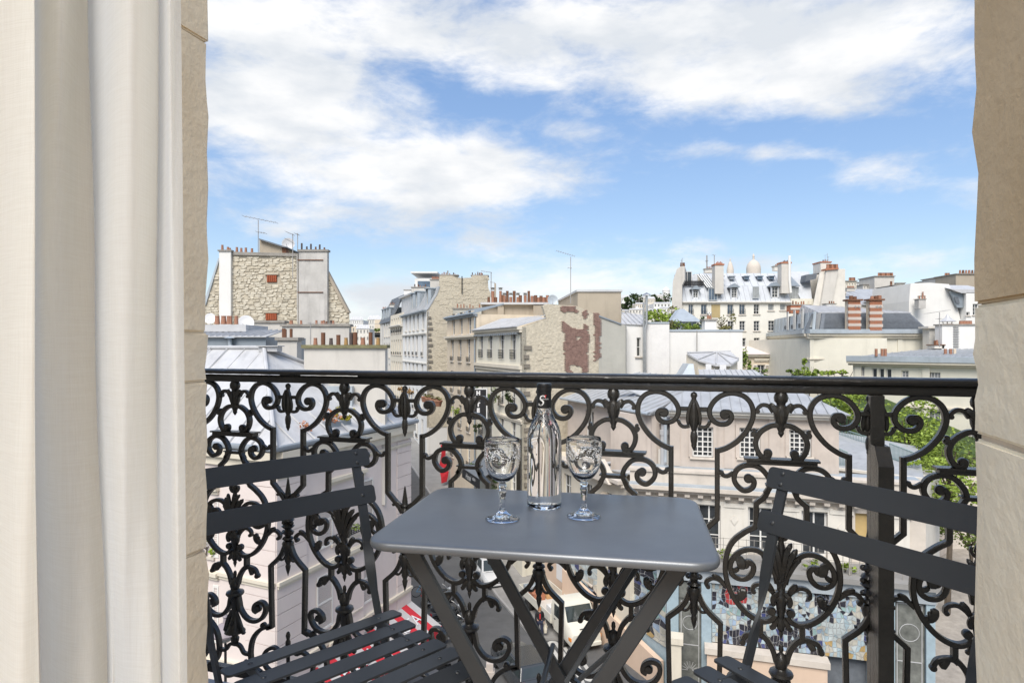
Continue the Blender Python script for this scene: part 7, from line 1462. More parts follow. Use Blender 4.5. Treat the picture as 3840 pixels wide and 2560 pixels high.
# roof antennas and dishes
def antenna(label, c, x, y0, y1, d, arms=(), r=.025):
    a, b = at(c, x, y0, d), at(c, x, y1, d); t = root('antenna', label, 'antenna', tuple(a)); mb = MB().tube([a, b], r, 5)
    part('mast', mb, 'kerb', t); m2 = MB()
    for (x0, ya, x1, yb, n) in arms:
        p0, p1 = at(c, x0, ya, d - .05), at(c, x1, yb, d - .05); m2.tube([p0, p1], r * .6, 4)
        for i in range(n): q_ = p0 + (p1 - p0) * (i / max(1, n - 1)); m2.tube([q_ + Vector((0, -.35, 0)), q_ + Vector((0, .35, 0))], r * .4, 4)
    part('aerial', m2, 'kerb', t)
antenna('thin aerial mast at the left of the lean-to roof', 'c1', 702, 395, 65, 47, [(560, 28, 880, 92, 9), (690, 182, 770, 195, 4)], .03); antenna('tall aerial in front of the large dish on the rubble gable house', 'c1', 1040, 640, 200, 44, [(980, 183, 1045, 210, 5), (975, 252, 1042, 290, 5)], .03); antenna('short aerial left of the grey stained chimney stack', 'c1', 1088, 360, 195, 46, [(1068, 200, 1098, 210, 3)], .03)
antenna('aerial with a long boom right of the middle rubble gable', 'c2', 1416, 560, 315, 72, [(1320, 303, 1420, 318, 7), (1410, 410, 1450, 418, 3)], .05); antenna('tall thin aerial above the beige box', 'c3', 366, 620, 165, 50, [(225, 105, 405, 158, 9), (340, 272, 372, 276, 2)], .03); antenna('thin aerial standing before the slate mansard and pagoda hood', 'c5', 1628, 1050, 708, 55, [(1500, 720, 1712, 688, 8), (1615, 770, 1632, 774, 2)], .035)
antenna('bent wire frame aerial around the nine rusty pots', 'c1', 1215, 1285, 1075, 28.2, [(1215, 1077, 1922, 1082, 2), (1922, 1082, 1922, 1290, 2)], .022); antenna('white aerial pole on the white mansard block', 'c4', 655, 300, 150, 82, [(648, 205, 662, 205, 2)], .09); antenna('hooked aerial on the white mansard block by the domes', 'c4', 728, 300, 148, 82, [(712, 146, 732, 150, 2)], .05)
antenna('wire aerials on the left gable of the white block', 'c4', 410, 258, 190, 80, [(404, 240, 404, 200, 2), (416, 250, 416, 180, 2)], .03); antenna('wire aerials on the right chimney of the white block', 'c4', 1835, 215, 130, 80, [(1815, 200, 1815, 150, 2), (1845, 200, 1845, 165, 2)], .03)
def dish(label, c, x, y, r, d, m='whitem'):
    q_ = at(c, x, y, d); k_ = r / 2.61375 / F * d; t = root('satellite_dish', label, 'satellite dish', tuple(q_)); T = Matrix.Translation(q_) @ Matrix.Rotation(R(80), 4, 'X') @ Matrix.Rotation(R(12), 4, 'Y')
    part('reflector', MB().lathe([(.01, -.12 * k_), (.5 * k_, -.09 * k_), (.8 * k_, -.03 * k_), (k_, .05 * k_), (k_ * 1.02, .05 * k_), (.8 * k_, -.08 * k_), (.02, -.2 * k_)], 24, T, close=False), m, t, smooth=50); part('feed_arm', MB().tube([q_ + Vector((0, -.05, -k_ * .9)), q_ + Vector((0, -k_ * .9, -.1 * k_))], .03 * k_, 5), 'kerb', t); part('mast', MB().tube([q_ + Vector((0, .15 * k_, 0)), q_ + Vector((0, .2 * k_, -1.6 * k_))], .06 * k_, 6), 'kerb', t)
dish('white satellite dish at the far left behind the jamb', 'c1', 230, 1030, 52, 34); dish('large white satellite dish left below the rubble gable', 'c1', 580, 1075, 76, 34); dish('big pale dish behind the lean-to roof', 'c1', 995, 300, 60, 49, 'zincl'); dish('pale blue dish beside the beige box', 'c3', 190, 588, 52, 56, 'zincblue'); dish('small white dish on the roofs below the hill', 'c3', 1016, 660, 14, 210)

# vehicles
M['carwhite'] = mat('white_car_paint', (.68, .68, .67), .3, .03, 2, coat=.6); M['vancream'] = mat('cream_truck_paint', (.66, .64, .56), .4, .04, 2, dirt=.1); M['cardark'] = mat('blue_grey_car_paint', (.045, .05, .055), .25, .05, 2, coat=.8); M['tyre'] = mat('tyre_rubber', (.02, .02, .02), .8, .1, 5); M['rim'] = mat('alloy_rim', (.42, .42, .43), .35, .05, 5, metal=.7)
M['carglass'] = mat('car_glass', (.035, .045, .045), .05, .2, 1, spec=.9); M['lamp'] = mat('headlamp_glass', (.55, .57, .58), .12, .05, 8, spec=.9); M['amber'] = mat('amber_lamp', (.70, .22, .02), .3, .05, 5); M['plastic'] = mat('dark_plastic', (.03, .03, .032), .6, .1, 5); M['taillight'] = mat('red_lamp', (.45, .02, .02), .2, .05, 5)
def loft(mb, secs):
    """closed loops (lists of points) joined along the length"""
    n = len(secs[0]); k = len(mb.v)
    for s in secs: mb.v += [tuple(p_) for p_ in s]
    m = len(secs); mb.f += [tuple(k + q_ for q_ in (j * n + i, j * n + (i + 1) % n, (j + 1) * n + (i + 1) % n, (j + 1) * n + i)) for j in range(m - 1) for i in range(n)] + [tuple(k + i for i in range(n)), tuple(k + (m - 1) * n + i for i in range(n - 1, -1, -1))]
def wheel(par, T, x, y, r, w_):
    Tw = T @ Matrix.Translation((x, y, r)) @ Matrix.Rotation(R(90), 4, 'Y'); o = part('wheel', MB().lathe([(r * .62, -w_ / 2), (r * .94, -w_ / 2), (r, -w_ / 2 + .03), (r, w_ / 2 - .03), (r * .94, w_ / 2), (r * .62, w_ / 2)], 18), 'tyre', par, Tw, local=True, smooth=40)
    mb = MB().lathe([(r * .62, w_ / 2 - .02), (r * .5, w_ / 2 - .05), (r * .14, w_ / 2 - .01), (.01, w_ / 2 - .005)], 14)
    mb.lathe([(r * .62, -w_ / 2 + .02), (r * .5, -w_ / 2 + .05), (r * .14, -w_ / 2 + .01), (.01, -w_ / 2 + .005)], 14)
    part('rim', mb, 'rim', o, Tw, local=True, smooth=40)
def sec(y, w_, z0, z1, r=.12): return [(-w_ / 2, y, z0 + r), (-w_ / 2 + r * .6, y, z0), (w_ / 2 - r * .6, y, z0), (w_ / 2, y, z0 + r), (w_ / 2, y, z1 - r * 1.2), (w_ / 2 - r * .7, y, z1), (-w_ / 2 + r * .7, y, z1), (-w_ / 2, y, z1 - r * 1.2)]
def car(label, x, y, hd, paint, z=ZS, van=False):
    """nose towards local +y; hatchback / small people carrier"""
    t = root('parked_car' if van else 'moving_car', label, 'car', (x, y, z), hd); T = W[t]; Ln, Wd, Ht = (4.1, 1.82, 1.62) if van else (4.35, 1.80, 1.46)
    mb = MB(); loft(mb, [sec(-Ln / 2, Wd * .88, .38, .86), sec(-Ln / 2 + .15, Wd * .97, .28, .98), sec(-.9, Wd, .22, 1.0), sec(.5, Wd, .22, .99), sec(Ln / 2 - .75, Wd * .99, .22, .92), sec(Ln / 2 - .2, Wd * .93, .24, .80), sec(Ln / 2, Wd * .78, .34, .66)]); part('body', mb, paint, t, T, local=True, smooth=45)
    def g_(y, w_, z): return [(-w_ / 2, y, z), (w_ / 2, y, z)]
    yb0, yb1, yf1, yf0 = -Ln / 2 + .12, -Ln / 2 + .45, (.35 if van else .15), (1.05 if van else .95); wt = Wd * .74; wb = Wd * .93
    mb = MB().add([(-wb / 2, yb0, .97), (wb / 2, yb0, .97), (wb / 2, yf0, .96), (-wb / 2, yf0, .96), (-wt / 2, yb1, Ht - .03), (wt / 2, yb1, Ht - .03), (wt / 2, yf1, Ht - .04), (-wt / 2, yf1, Ht - .04)], [(0, 1, 5, 4), (1, 2, 6, 5), (2, 3, 7, 6), (3, 0, 4, 7), (4, 5, 6, 7)])
    ch = part('cabin', mb, paint, t, T, local=True, bev=.03)
    part('roof', MB().bx(-wt / 2 + .02, wt / 2 - .02, yb1 + .03, yf1 - .03, Ht - .035, Ht), paint, t, T, local=True, bev=.02)
    def pane(name, a, b, c_, d_, out): part(name, MB().quad(*[Vector(q_) + Vector(out) for q_ in (a, b, c_, d_)]), 'carglass', t, T, local=True)
    pane('windscreen', (-wb / 2 + .09, yf0 - .05, 1.01), (wb / 2 - .09, yf0 - .05, 1.01), (wt / 2 - .07, yf1 + .05, Ht - .09), (-wt / 2 + .07, yf1 + .05, Ht - .09), (0, .012, .012)); pane('rear_window', (-wb / 2 + .12, yb0 + .04, 1.03), (wb / 2 - .12, yb0 + .04, 1.03), (wt / 2 - .09, yb1 - .04, Ht - .1), (-wt / 2 + .09, yb1 - .04, Ht - .1), (0, -.012, .012))
    for s in (-1, 1):
        for (a, b) in ((.05, .48), (.52, .93)):
            def P4(f, k): y0 = yb0 + (yf0 - yb0) * f; y1 = yb1 + (yf1 - yb1) * f; return (s * (wb + (wt - wb) * k) / 2, y0 + (y1 - y0) * k, .97 + (Ht - 1.0) * k)
            pane('side_window', P4(a, .1), P4(b, .1), P4(b, .88), P4(a, .88), (s * .012, 0, 0))
        part('headlight', MB().bx(s * (Wd * .40) - .17, s * (Wd * .40) + .17, -.08, .10, .02, .17), 'lamp', t, T @ Matrix.Translation((0, Ln / 2 - .19, .62)) @ Matrix.Rotation(s * R(-24), 4, 'Z'), local=True, bev=.03); part('tail_light', MB().bx(s * Wd * .42 - .12, s * Wd * .42 + .12, -Ln / 2 - .01, -Ln / 2 + .12, .68, .92), 'taillight', t, T, local=True, bev=.02)
        m_ = part('wing_mirror', MB().bx(s * (Wd / 2 + .02) - .06 + s * .06, s * (Wd / 2 + .02) + .06 + s * .06, yf0 - .35, yf0 - .2, .98, 1.12), paint, t, T, local=True, bev=.03)
        wheel(t, T, s * (Wd / 2 - .12), Ln / 2 - .82, .32, .22); wheel(t, T, s * (Wd / 2 - .12), -Ln / 2 + .75, .32, .22)
    part('grille', MB().bx(-.5, .5, Ln / 2 - .03, Ln / 2 + .02, .42, .54).bx(-.62, .62, Ln / 2 - .12, Ln / 2 - .0, .26, .36), 'plastic', t, T, local=True); part('bumper', MB().bx(-Wd * .42, Wd * .42, Ln / 2 - .14, Ln / 2 + .035, .36, .42), paint, t, T, local=True, bev=.02)
    part('number_plate', MB().bx(-.26, .26, Ln / 2 + .036, Ln / 2 + .046, .40, .51), 'whitem', t, T, local=True)
    part('bonnet_line', MB().bx(-.62, .62, yf0 + .02, yf0 + .05, .965, .972).tube([(-.5, yf0 + .06, .99), (.15, yf0 - .05, 1.05)], .012, 5), 'plastic', t, T, local=True)
    return t
hd = math.atan2(.934, .359) - math.pi / 2                                       # lane direction, pointing away
q_ = atz('e2', 1010, 640, ZS + .2); car('white people carrier parked behind the flatbed truck, nose towards us', q_.x - .9, q_.y + 2.0, hd + math.pi + R(-4) if False else math.atan2(-.95, .30) - math.pi / 2, 'carwhite', van=True)
q_ = atz('e2', 1180, 1330, ZS + .9); car('dark grey car driving past the motorbikes, roof reflecting the sky', q_.x, q_.y, math.atan2(.93, -.36) - math.pi / 2, 'cardark')
# flatbed truck, cab towards us
A_, B_ = atz('e2', 1260, 862, ZS), atz('e2', 1590, 1205, ZS); dv = (B_ - A_).normalized(); sd = Vector((-dv.y, dv.x, 0)); tp = (A_ + B_) / 2 + sd * .85
tk = root('flatbed_truck', 'cream flatbed truck with sand and crates in its tray, cab towards us', 'truck', (tp.x, tp.y, ZS), math.atan2(dv.y, dv.x) - math.pi / 2); T = W[tk]; wbs = (B_ - A_).length / 2
mb = MB(); loft(mb, [sec(wbs - 1.05, 1.9, .55, 2.28, .16), sec(wbs - .25, 1.9, .45, 2.30, .18), sec(wbs + .02, 1.86, .42, 2.16, .18), sec(wbs + .50, 1.84, .40, 1.50, .16), sec(wbs + .95, 1.80, .38, 1.22, .16), sec(wbs + 1.18, 1.66, .42, 1.02, .12)]); cab_ = part('cab', mb, 'vancream', tk, T, local=True, smooth=45)
part('windscreen', MB().quad((-.80, wbs + .56, 1.46), (.80, wbs + .56, 1.46), (.74, wbs + .10, 2.12), (-.74, wbs + .10, 2.12)).quad((-.80, wbs + .545, 1.45), (.80, wbs + .545, 1.45), (.74, wbs + .085, 2.11), (-.74, wbs + .085, 2.11)), 'carglass', cab_, T, local=True)
for s in (-1, 1):
    d_ = part('door', MB().prism([(s * .953, wbs - .85, .6), (s * .953, wbs + .15, .6), (s * .953, wbs + .15, 1.35), (s * .953, wbs - .85, 1.35)], (s * .012, 0, 0)), 'vancream', tk, T, local=True); part('side_window', MB().prism([(s * .955, wbs - .78, 1.38), (s * .955, wbs + .28, 1.38), (s * .945, wbs - .02, 2.02), (s * .945, wbs - .78, 2.02)], (s * .012, 0, 0)), 'carglass', d_, T, local=True); part('handle', MB().bx(s * .967, s * .985, wbs - .78, wbs - .6, 1.18, 1.22), 'plastic', d_, T, local=True)
    part('wing_mirror', MB().bx(s * 1.02 - .05, s * 1.02 + .05, wbs + .28, wbs + .36, 1.25, 1.62).bx(min(s * .93, s * 1.0), max(s * .93, s * 1.0), wbs + .30, wbs + .33, 1.45, 1.5), 'plastic', cab_, T, local=True)
    h_ = part('headlight', MB().bx(s * .66 - .16, s * .66 + .16, wbs + 1.02, wbs + 1.17, .68, .88), 'lamp', tk, T, local=True, bev=.02); part('indicator', MB().bx(s * .86 - .05, s * .86 + .05, wbs + .86, wbs + 1.12, .70, .88), 'amber', h_, T, local=True, bev=.015)
    wheel(tk, T, s * .82, wbs - .02, .36, .24); wheel(tk, T, s * .82, -wbs, .36, .34)
part('grille', MB().bx(-.45, .45, wbs + 1.12, wbs + 1.20, .62, .80), 'plastic', tk, T, local=True); part('bumper', MB().bx(-.86, .86, wbs + .98, wbs + 1.25, .34, .56), 'vancream', tk, T, local=True, bev=.04); part('number_plate', MB().bx(-.26, .26, wbs + 1.251, wbs + 1.26, .40, .51), 'whitem', tk, T, local=True)
part('bonnet_line', MB().bx(-.3, .3, wbs + .97, wbs + 1.0, 1.19, 1.235).tube([(-.55, wbs + .58, 1.47), (.1, wbs + .52, 1.55)], .014, 5).tube([(.15, wbs + .58, 1.47), (.65, wbs + .52, 1.55)], .014, 5), 'plastic', tk, T, local=True)
part('chassis', MB().bx(-.45, .45, -wbs - .9, wbs - .5, .42, .66), 'plastic', tk, T, local=True)
tb = part('tray_floor', MB().bx(-1.0, 1.0, -wbs - 1.15, wbs - 1.15, .80, .90), 'offwhite', tk, T, local=True)
for s in (-1, 1): part('dropside', MB().bx(s * 1.0 - .025, s * 1.0 + .025, -wbs - 1.15, wbs - 1.15, .78, 1.25), 'vancream', tk, T, local=True)
part('tailboard', MB().bx(-.97, .97, -wbs - 1.18, -wbs - 1.13, .78, 1.25), 'vancream', tk, T, local=True); part('headboard', MB().bx(-.97, .97, wbs - 1.16, wbs - 1.10, .78, 1.9), 'vancream', tk, T, local=True)
pt = lambda x, y, z: T @ Vector((x, y, z))
sd_ = MB(); n = 9
for j in range(n + 1):
    for i in range(n + 1):
        x, y = -.9 + .9 * i / n, -wbs - 1.05 + 1.9 * j / n; f = math.sin(math.pi * i / n) * math.sin(math.pi * j / n); sd_.v.append((x, y, .905 + .38 * f ** .7 + .05 * noise.noise(Vector((x * 5, y * 5, 1))) * f))
sd_.f = [(j * (n + 1) + i, j * (n + 1) + i + 1, (j + 1) * (n + 1) + i + 1, (j + 1) * (n + 1) + i) for j in range(n) for i in range(n)]
tag(part('sand_heap', sd_, mat('orange_sand', (.42, .24, .11), .95, .2, 6, .5, 30), None, T, local=True, smooth=True), 'heap of orange sand in the truck tray', 'sand')
for i, (x, y, sx_, sy_, sz_, m, l_) in enumerate(((.45, -wbs - .5, .8, .7, .45, 'zincblue', 'pale blue box at the back of the truck tray'), (.5, -wbs + .45, .75, .8, .4, 'rbrick', 'orange crate in the truck tray beside the sand'), (.45, wbs - 1.9, .7, .6, .5, 'whitem', 'white sack box behind the truck cab'))):
    c_ = root('crate', l_, 'crate', pt(x, y, .902), W[tk].to_euler().z); part('side', MB().bx(-sx_ / 2, sx_ / 2, -sy_ / 2, -sy_ / 2 + .03, 0, sz_).bx(-sx_ / 2, sx_ / 2, sy_ / 2 - .03, sy_ / 2, 0, sz_).bx(-sx_ / 2, -sx_ / 2 + .03, -sy_ / 2 + .03, sy_ / 2 - .03, 0, sz_).bx(sx_ / 2 - .03, sx_ / 2, -sy_ / 2 + .03, sy_ / 2 - .03, 0, sz_), m, c_, W[c_], local=True); part('base', MB().bx(-sx_ / 2 + .03, sx_ / 2 - .03, -sy_ / 2 + .03, sy_ / 2 - .03, .01, sz_ * .75), m, c_, W[c_], local=True)
# motorbikes
def bike(label, x, y, rz, box):
    t = root('motorbike', label, 'motorbike', (x, y, ZS), rz, group='motorbikes parked in a row'); T = W[t] @ Matrix.Rotation(R(9), 4, 'Y') @ Matrix.Scale(1.15, 4)
    for yy, w_ in ((.68, .12), (-.68, .16)):
        Tw = T @ Matrix.Translation((0, yy, .31)) @ Matrix.Rotation(R(90), 4, 'Y'); pr = [(.31 - .07 + .07 * math.cos(a), w_ / 2 * math.sin(a)) for a in [2 * math.pi * i / 8 for i in range(9)]]
        o = part('wheel', MB().lathe(pr, 18, close=False), 'tyre', t, Tw, local=True, smooth=True); mb = MB().lathe([(.04, -.08), (.04, .08)], 8)
        for k in range(6): a = k * math.pi / 3; mb.tube([(0, 0, 0), (.22 * math.cos(a), .22 * math.sin(a), 0)], .014, 4)
        part('spokes', mb, 'steel', o, Tw, local=True)
    part('frame', MB().tube([(0, .52, .82), (0, .1, .72), (0, -.35, .62), (0, -.68, .31)], .035, 6).tube([(0, .5, .75), (0, .22, .30), (0, -.25, .28), (0, -.35, .60)], .03, 6), 'iron', t, T, local=True); part('engine', MB().bx(-.16, .16, -.18, .24, .24, .56).lathe([(.09, -.2), (.11, 0), (.09, .2)], 10, Matrix.Translation((0, .05, .5)) @ Matrix.Rotation(R(90), 4, 'Y')), 'steel', t, T, local=True, bev=.02)
    for s in (-1, 1): part('fork', MB().tube([(s * .09, .45, .92), (s * .09, .68, .31)], .022, 6), 'steel', t, T, local=True); part('mirror', MB().tube([(s * .26, .42, .98), (s * .34, .46, 1.16)], .01, 4).lathe([(.005, 0), (.055, .01), (.055, .025), (.005, .035)], 10, Matrix.Translation((s * .34, .46, 1.18)) @ Matrix.Rotation(R(90), 4, 'X')), 'plastic', t, T, local=True)
    mb = MB(); loft(mb, [[(r_ * math.cos(a) * 1.0, yy, .80 + r_ * .8 * math.sin(a)) for a in [2 * math.pi * i / 10 for i in range(10)]] for yy, r_ in ((.45, .05), (.38, .14), (.2, .17), (.02, .14), (-.08, .07))]); part('tank', mb, 'cardark', t, T, local=True, smooth=True)
    mb = MB(); loft(mb, [[(r_ * math.cos(a), yy, zz + .06 * math.sin(a)) for a in [2 * math.pi * i / 10 for i in range(10)]] for yy, r_, zz in ((-.02, .09, .80), (-.2, .16, .79), (-.45, .15, .82), (-.75, .11, .88), (-.85, .04, .90))]); part('seat', mb, 'plastic', t, T, local=True, smooth=True)
    part('handlebar', MB().tube([(-.36, .34, 1.0), (-.2, .44, .96), (.2, .44, .96), (.36, .34, 1.0)], .018, 6), 'steel', t, T, local=True); part('headlight', MB().lathe([(.02, -.12), (.09, -.05), (.10, .04), (.01, .07)], 12, Matrix.Translation((0, .62, .86)) @ Matrix.Rotation(R(-90), 4, 'X')), 'lamp', t, T, local=True, smooth=40); part('exhaust', MB().tube([(.14, .2, .32), (.17, -.2, .27), (.19, -.8, .38)], .05, 8), 'steel', t, T, local=True, smooth=40); part('mudguard', MB().bx(-.08, .08, -.95, -.6, .66, .69).bx(-.08, .08, .62, .9, .62, .65), 'cardark', t, T, local=True, bev=.01); part('stand', MB().tube([(-.1, .0, .28), (-.28, -.05, .0)], .014, 5), 'iron', t, T, local=True); part('tail_light', MB().bx(-.07, .07, -.98, -.93, .70, .78), 'taillight', t, T, local=True)
    if box: part('top_box', MB().lathe([(.10, 0), (.21, .03), (.22, .14), (.19, .26), (.08, .33), (.01, .34)], 14, Matrix.Translation((0, -.78, .93))), box, t, T, local=True, smooth=45)
M['redbox'] = mat('red_black_box', (.22, .02, .025), .25, .2, 3, coat=.6)
for i, (x, y, b, l_) in enumerate(((385, 760, 'redbox', 'black motorbike furthest in the row, red and black top box'), (480, 940, 'cardark', 'black motorbike in the middle of the row, dark top box'), (545, 1090, None, 'chrome motorbike nearest in the row, no top box'))):
    q_ = atz('e2', x, y, ZS + .3); bike(l_, q_.x - .1, q_.y, R(-62) + i * R(5), b)
q_ = atz('e2', 240, 640, ZS + .5); bc = root('bicycle', 'blue bicycle leaning beyond the motorbikes', 'bicycle', (q_.x, q_.y, ZS), R(-70)); T = W[bc]
for yy in (-.52, .52): part('wheel', MB().lathe([(.33 + .02 * math.cos(a), .02 * math.sin(a)) for a in [2 * math.pi * i / 6 for i in range(7)]], 20, close=False), 'tyre', bc, T @ Matrix.Translation((0, yy, .35)) @ Matrix.Rotation(R(90), 4, 'Y'), local=True)
part('frame', MB().tube([(0, -.52, .35), (0, -.2, .85), (0, .4, .85), (0, -.05, .30), (0, -.52, .35)], .02, 5).tube([(0, .36, .95), (0, .52, .35)], .02, 5).tube([(0, -.05, .3), (0, -.2, .92)], .02, 5), mat('blue_paint', (.10, .30, .48), .4, .05, 3), bc, T, local=True); part('saddle', MB().bx(-.07, .07, -.32, -.08, .92, .97), 'plastic', bc, T, local=True, bev=.02); part('handlebar', MB().tube([(-.26, .30, 1.0), (0, .36, .98), (.26, .30, 1.0)], .014, 5), 'steel', bc, T, local=True)
q_ = at('e2', 880, 1440, 24.5); ub_ = root('litter_column', 'dusky pink stone bollard column at the pavement corner', 'bollard', (q_.x, 24.5, ZS)); wd_ = 95 / 2.61375 / F * 24.5
part('shaft', MB().bx(-.42 * wd_, .42 * wd_, -.42 * wd_, .42 * wd_, 0, q_.z - ZS - .2), 'pink', ub_, W[ub_], local=True); part('cap', MB().bx(-.5 * wd_, .5 * wd_, -.5 * wd_, .5 * wd_, q_.z - ZS - .199, q_.z - ZS).bx(-.36 * wd_, .36 * wd_, -.36 * wd_, .36 * wd_, q_.z - ZS + .001, q_.z - ZS + .3), 'stone2', ub_, W[ub_], local=True)
# people: one continuous skinned body each, clothes and hair as separate pieces
def skin_mesh(name, verts, edges, radii, m, par, T, root_i=0, lvl=2):
    me = bpy.data.meshes.new(name); me.from_pydata(verts, edges, []); o = bpy.data.objects.new(name, me); me.materials.append(M[m] if isinstance(m, str) else m)
    md = o.modifiers.new('skin', 'SKIN'); sv = me.skin_vertices[0].data if me.skin_vertices else None
    if sv is None: me.attributes.new('skin', 'FLOAT', 'POINT'); return o
    for i, r in enumerate(radii): sv[i].radius = (r, r) if isinstance(r, (int, float)) else r
    sv[root_i].use_root = True; md.use_smooth_shade = True
    s = o.modifiers.new('subsurf', 'SUBSURF'); s.levels = lvl; s.render_levels = lvl
    ob2 = o; sc.collection.objects.link(o); dg = bpy.context.evaluated_depsgraph_get(); m2 = bpy.data.meshes.new_from_object(o.evaluated_get(dg)); bpy.data.objects.remove(o)
    m2.name = name; m2.polygons.foreach_set('use_smooth', [True] * len(m2.polygons)); return part(name, m2, None, par, T)
def person(label, x, y, z, rz, jacket, trousers, shirt, hair, h=1.70, stride=.18, bags=False):
    s = h / 1.72; t = root('person', label, 'person', (x, y, z), rz); T = W[t] @ Matrix.Scale(s, 4)
    f = stride
    V = [(0, 0, .96), (0, -.01, 1.14), (0, 0, 1.32), (0, 0, 1.44), (0, .01, 1.50), (0, .02, 1.57), (0, .03, 1.65),
         (-.10, 0, .90), (-.10, f * .8, .50), (-.10, f * .6, .09), (-.11, f * .6 + .14, .045), (.10, 0, .90), (.10, -f * .3, .50), (.10, -f * 1.3, .12), (.11, -f * 1.2 + .12, .05),
         (-.18, 0, 1.40), (-.23, -.03, 1.14), (-.24, .06, .92), (-.24, .08, .86), (.18, 0, 1.40), (.23, .02, 1.14), (.24, .10, .92), (.24, .12, .86)]
    E = [(0, 1), (1, 2), (2, 3), (3, 4), (4, 5), (5, 6), (0, 7), (7, 8), (8, 9), (9, 10), (0, 11), (11, 12), (12, 13), (13, 14), (3, 15), (15, 16), (16, 17), (17, 18), (3, 19), (19, 20), (20, 21), (21, 22)]
    Rr = [(.15, .11), (.135, .10), (.155, .105), .07, .052, .078, .085, .085, .062, .042, .035, .085, .062, .042, .035, .058, .043, .032, .030, .058, .043, .032, .030]
    k = len(V)
    for hi in (18, 22):                                      # five fingers on each hand
        hx, hy, hz = V[hi]; sg = -1 if hx < 0 else 1
        for i, (dy, l_) in enumerate(((-.030, .060), (-.010, .072), (.010, .075), (.030, .066))): V.append((hx + sg * .004, hy + dy, hz - l_ * .6)); V.append((hx - sg * .012, hy + dy + .004, hz - l_ * 1.15)); E += [(hi, len(V) - 2), (len(V) - 2, len(V) - 1)]; Rr += [.009, .007]
        V.append((hx - sg * .02, hy + .045, hz - .025)); V.append((hx - sg * .03, hy + .055, hz - .055)); E += [(hi, len(V) - 2), (len(V) - 2, len(V) - 1)]; Rr += [.010, .008]
    sk_ = mat('skin', (.50, .33, .25), .6, .06, 8) if 'skin' not in M else M['skin']; M['skin'] = sk_
    skin_mesh('body', V, E, Rr, sk_, t, T)
    grow = lambda L, g: [tuple(q_ + g for q_ in r) if isinstance(r, tuple) else r + g for r in L]
    idx = [0, 1, 2, 3, 15, 16, 17, 19, 20, 21]; mp = {a: i for i, a in enumerate(idx)}; VV = [V[i] for i in idx]; VV[0] = (0, 0, .90)
    skin_mesh('jacket', VV, [(mp[a], mp[b]) for a, b in E[:22] if a in mp and b in mp], grow([Rr[i] for i in idx], .020), jacket, t, T)
    idx = [0, 7, 8, 9, 11, 12, 13]; mp = {a: i for i, a in enumerate(idx)}
    skin_mesh('trousers', [V[i] for i in idx], [(mp[a], mp[b]) for a, b in E[:22] if a in mp and b in mp], grow([Rr[i] for i in idx], .016), trousers, t, T)
    part('shirt', MB().bx(-.038, .038, .085, .122, 1.08, 1.38), shirt, t, T, local=True, bev=.03)
    for i in (9, 13): a = Vector(V[i]); part('shoe', MB().bx(a.x - .045, a.x + .045, a.y - .07, a.y + .20, a.z - .085, a.z + .01), 'plastic', t, T, local=True, bev=.03)
    mb = MB(); n1_ = 10
    for j in range(7):
        ph = math.pi * .5 * j / 6; zz = 1.60 + .145 * math.cos(ph * 1.25); rr = .10 * math.sin(ph * 1.2) + .004
        for i in range(n1_): a = 2 * math.pi * i / n1_; bk = 1 if math.sin(a) < .45 else .72; mb.v.append((rr * math.cos(a), .015 + rr * 1.12 * math.sin(a) * bk, zz - (.10 * (j / 6) ** 2 if math.sin(a) < .3 else -.02 * j / 6)))
    mb.f = [(j * n1_ + i, j * n1_ + (i + 1) % n1_, (j + 1) * n1_ + (i + 1) % n1_, (j + 1) * n1_ + i) for j in range(6) for i in range(n1_)] + [tuple(range(n1_))]; part('hair', mb, hair, t, T, local=True, smooth=True)
    fm = MB().lathe([(.012, 0), (.014, .01), (.004, .035)], 6, Matrix.Translation((0, .118, 1.60))); 
    for s_ in (-1, 1): sph(fm, s_ * .032, 1.635, .011, .105, n=6); sph(fm, s_ * .088, 1.61, .022, .02, n=6)
    fm.bx(-.024, .024, .100, .112, 1.552, 1.562); part('face', fm, 'skin', t, T, local=True)
    return t, T, V
M['hairginger'] = mat('ginger_hair', (.38, .20, .09), .6, .15, 20); M['hairdark'] = mat('dark_hair', (.03, .02, .015), .6, .15, 20); M['navy'] = mat('navy_cloth', (.022, .026, .05), .85, .12, 9); M['blackcloth'] = mat('black_cloth', (.018, .018, .02), .85, .12, 9); M['redcloth'] = mat('red_cloth', (.50, .03, .03), .85, .1, 9); M['greycloth'] = mat('pale_grey_cloth', (.50, .50, .52), .85, .1, 9)
q_ = atz('e2', 1368, 1125, ZS); pt_, T, V = person('person with ginger hair in black jacket and red shirt carrying pale shopping bags', q_.x, q_.y, ZS + .01, math.atan2(-.934, .2) - math.pi / 2, 'blackcloth', 'navy', 'redcloth', 'hairginger')
for i, (hx, hy, hz) in enumerate((V[18], V[18])):
    bgp = T @ Vector((hx - .05 - .12 * i, hy - .05 - .35 * i, hz - .12)); b_ = root('shopping_bag', ['pale shopping bag hanging from the hand of the person, front', 'pale shopping bag hanging beside the person, behind'][i], 'bag', (bgp.x, bgp.y, bgp.z - .42), W[pt_].to_euler().z, group='pale shopping bags'); Tb = W[b_]
    mb = MB(); loft(mb, [[(-.06, -.17, 0), (.06, -.17, 0), (.06, .17, 0), (-.06, .17, 0)], [(-.08, -.19, .2), (.08, -.19, .2), (.08, .19, .2), (-.08, .19, .2)], [(-.015, -.16, .40), (.015, -.16, .40), (.015, .16, .40), (-.015, .16, .40)]]); part('bag_body', mb, 'cream2', b_, Tb, local=True); part('handle', MB().tube([(0, -.08, .39), (0, -.03, .50), (0, .03, .50), (0, .08, .39)], .008, 5), 'cream2', b_, Tb, local=True)
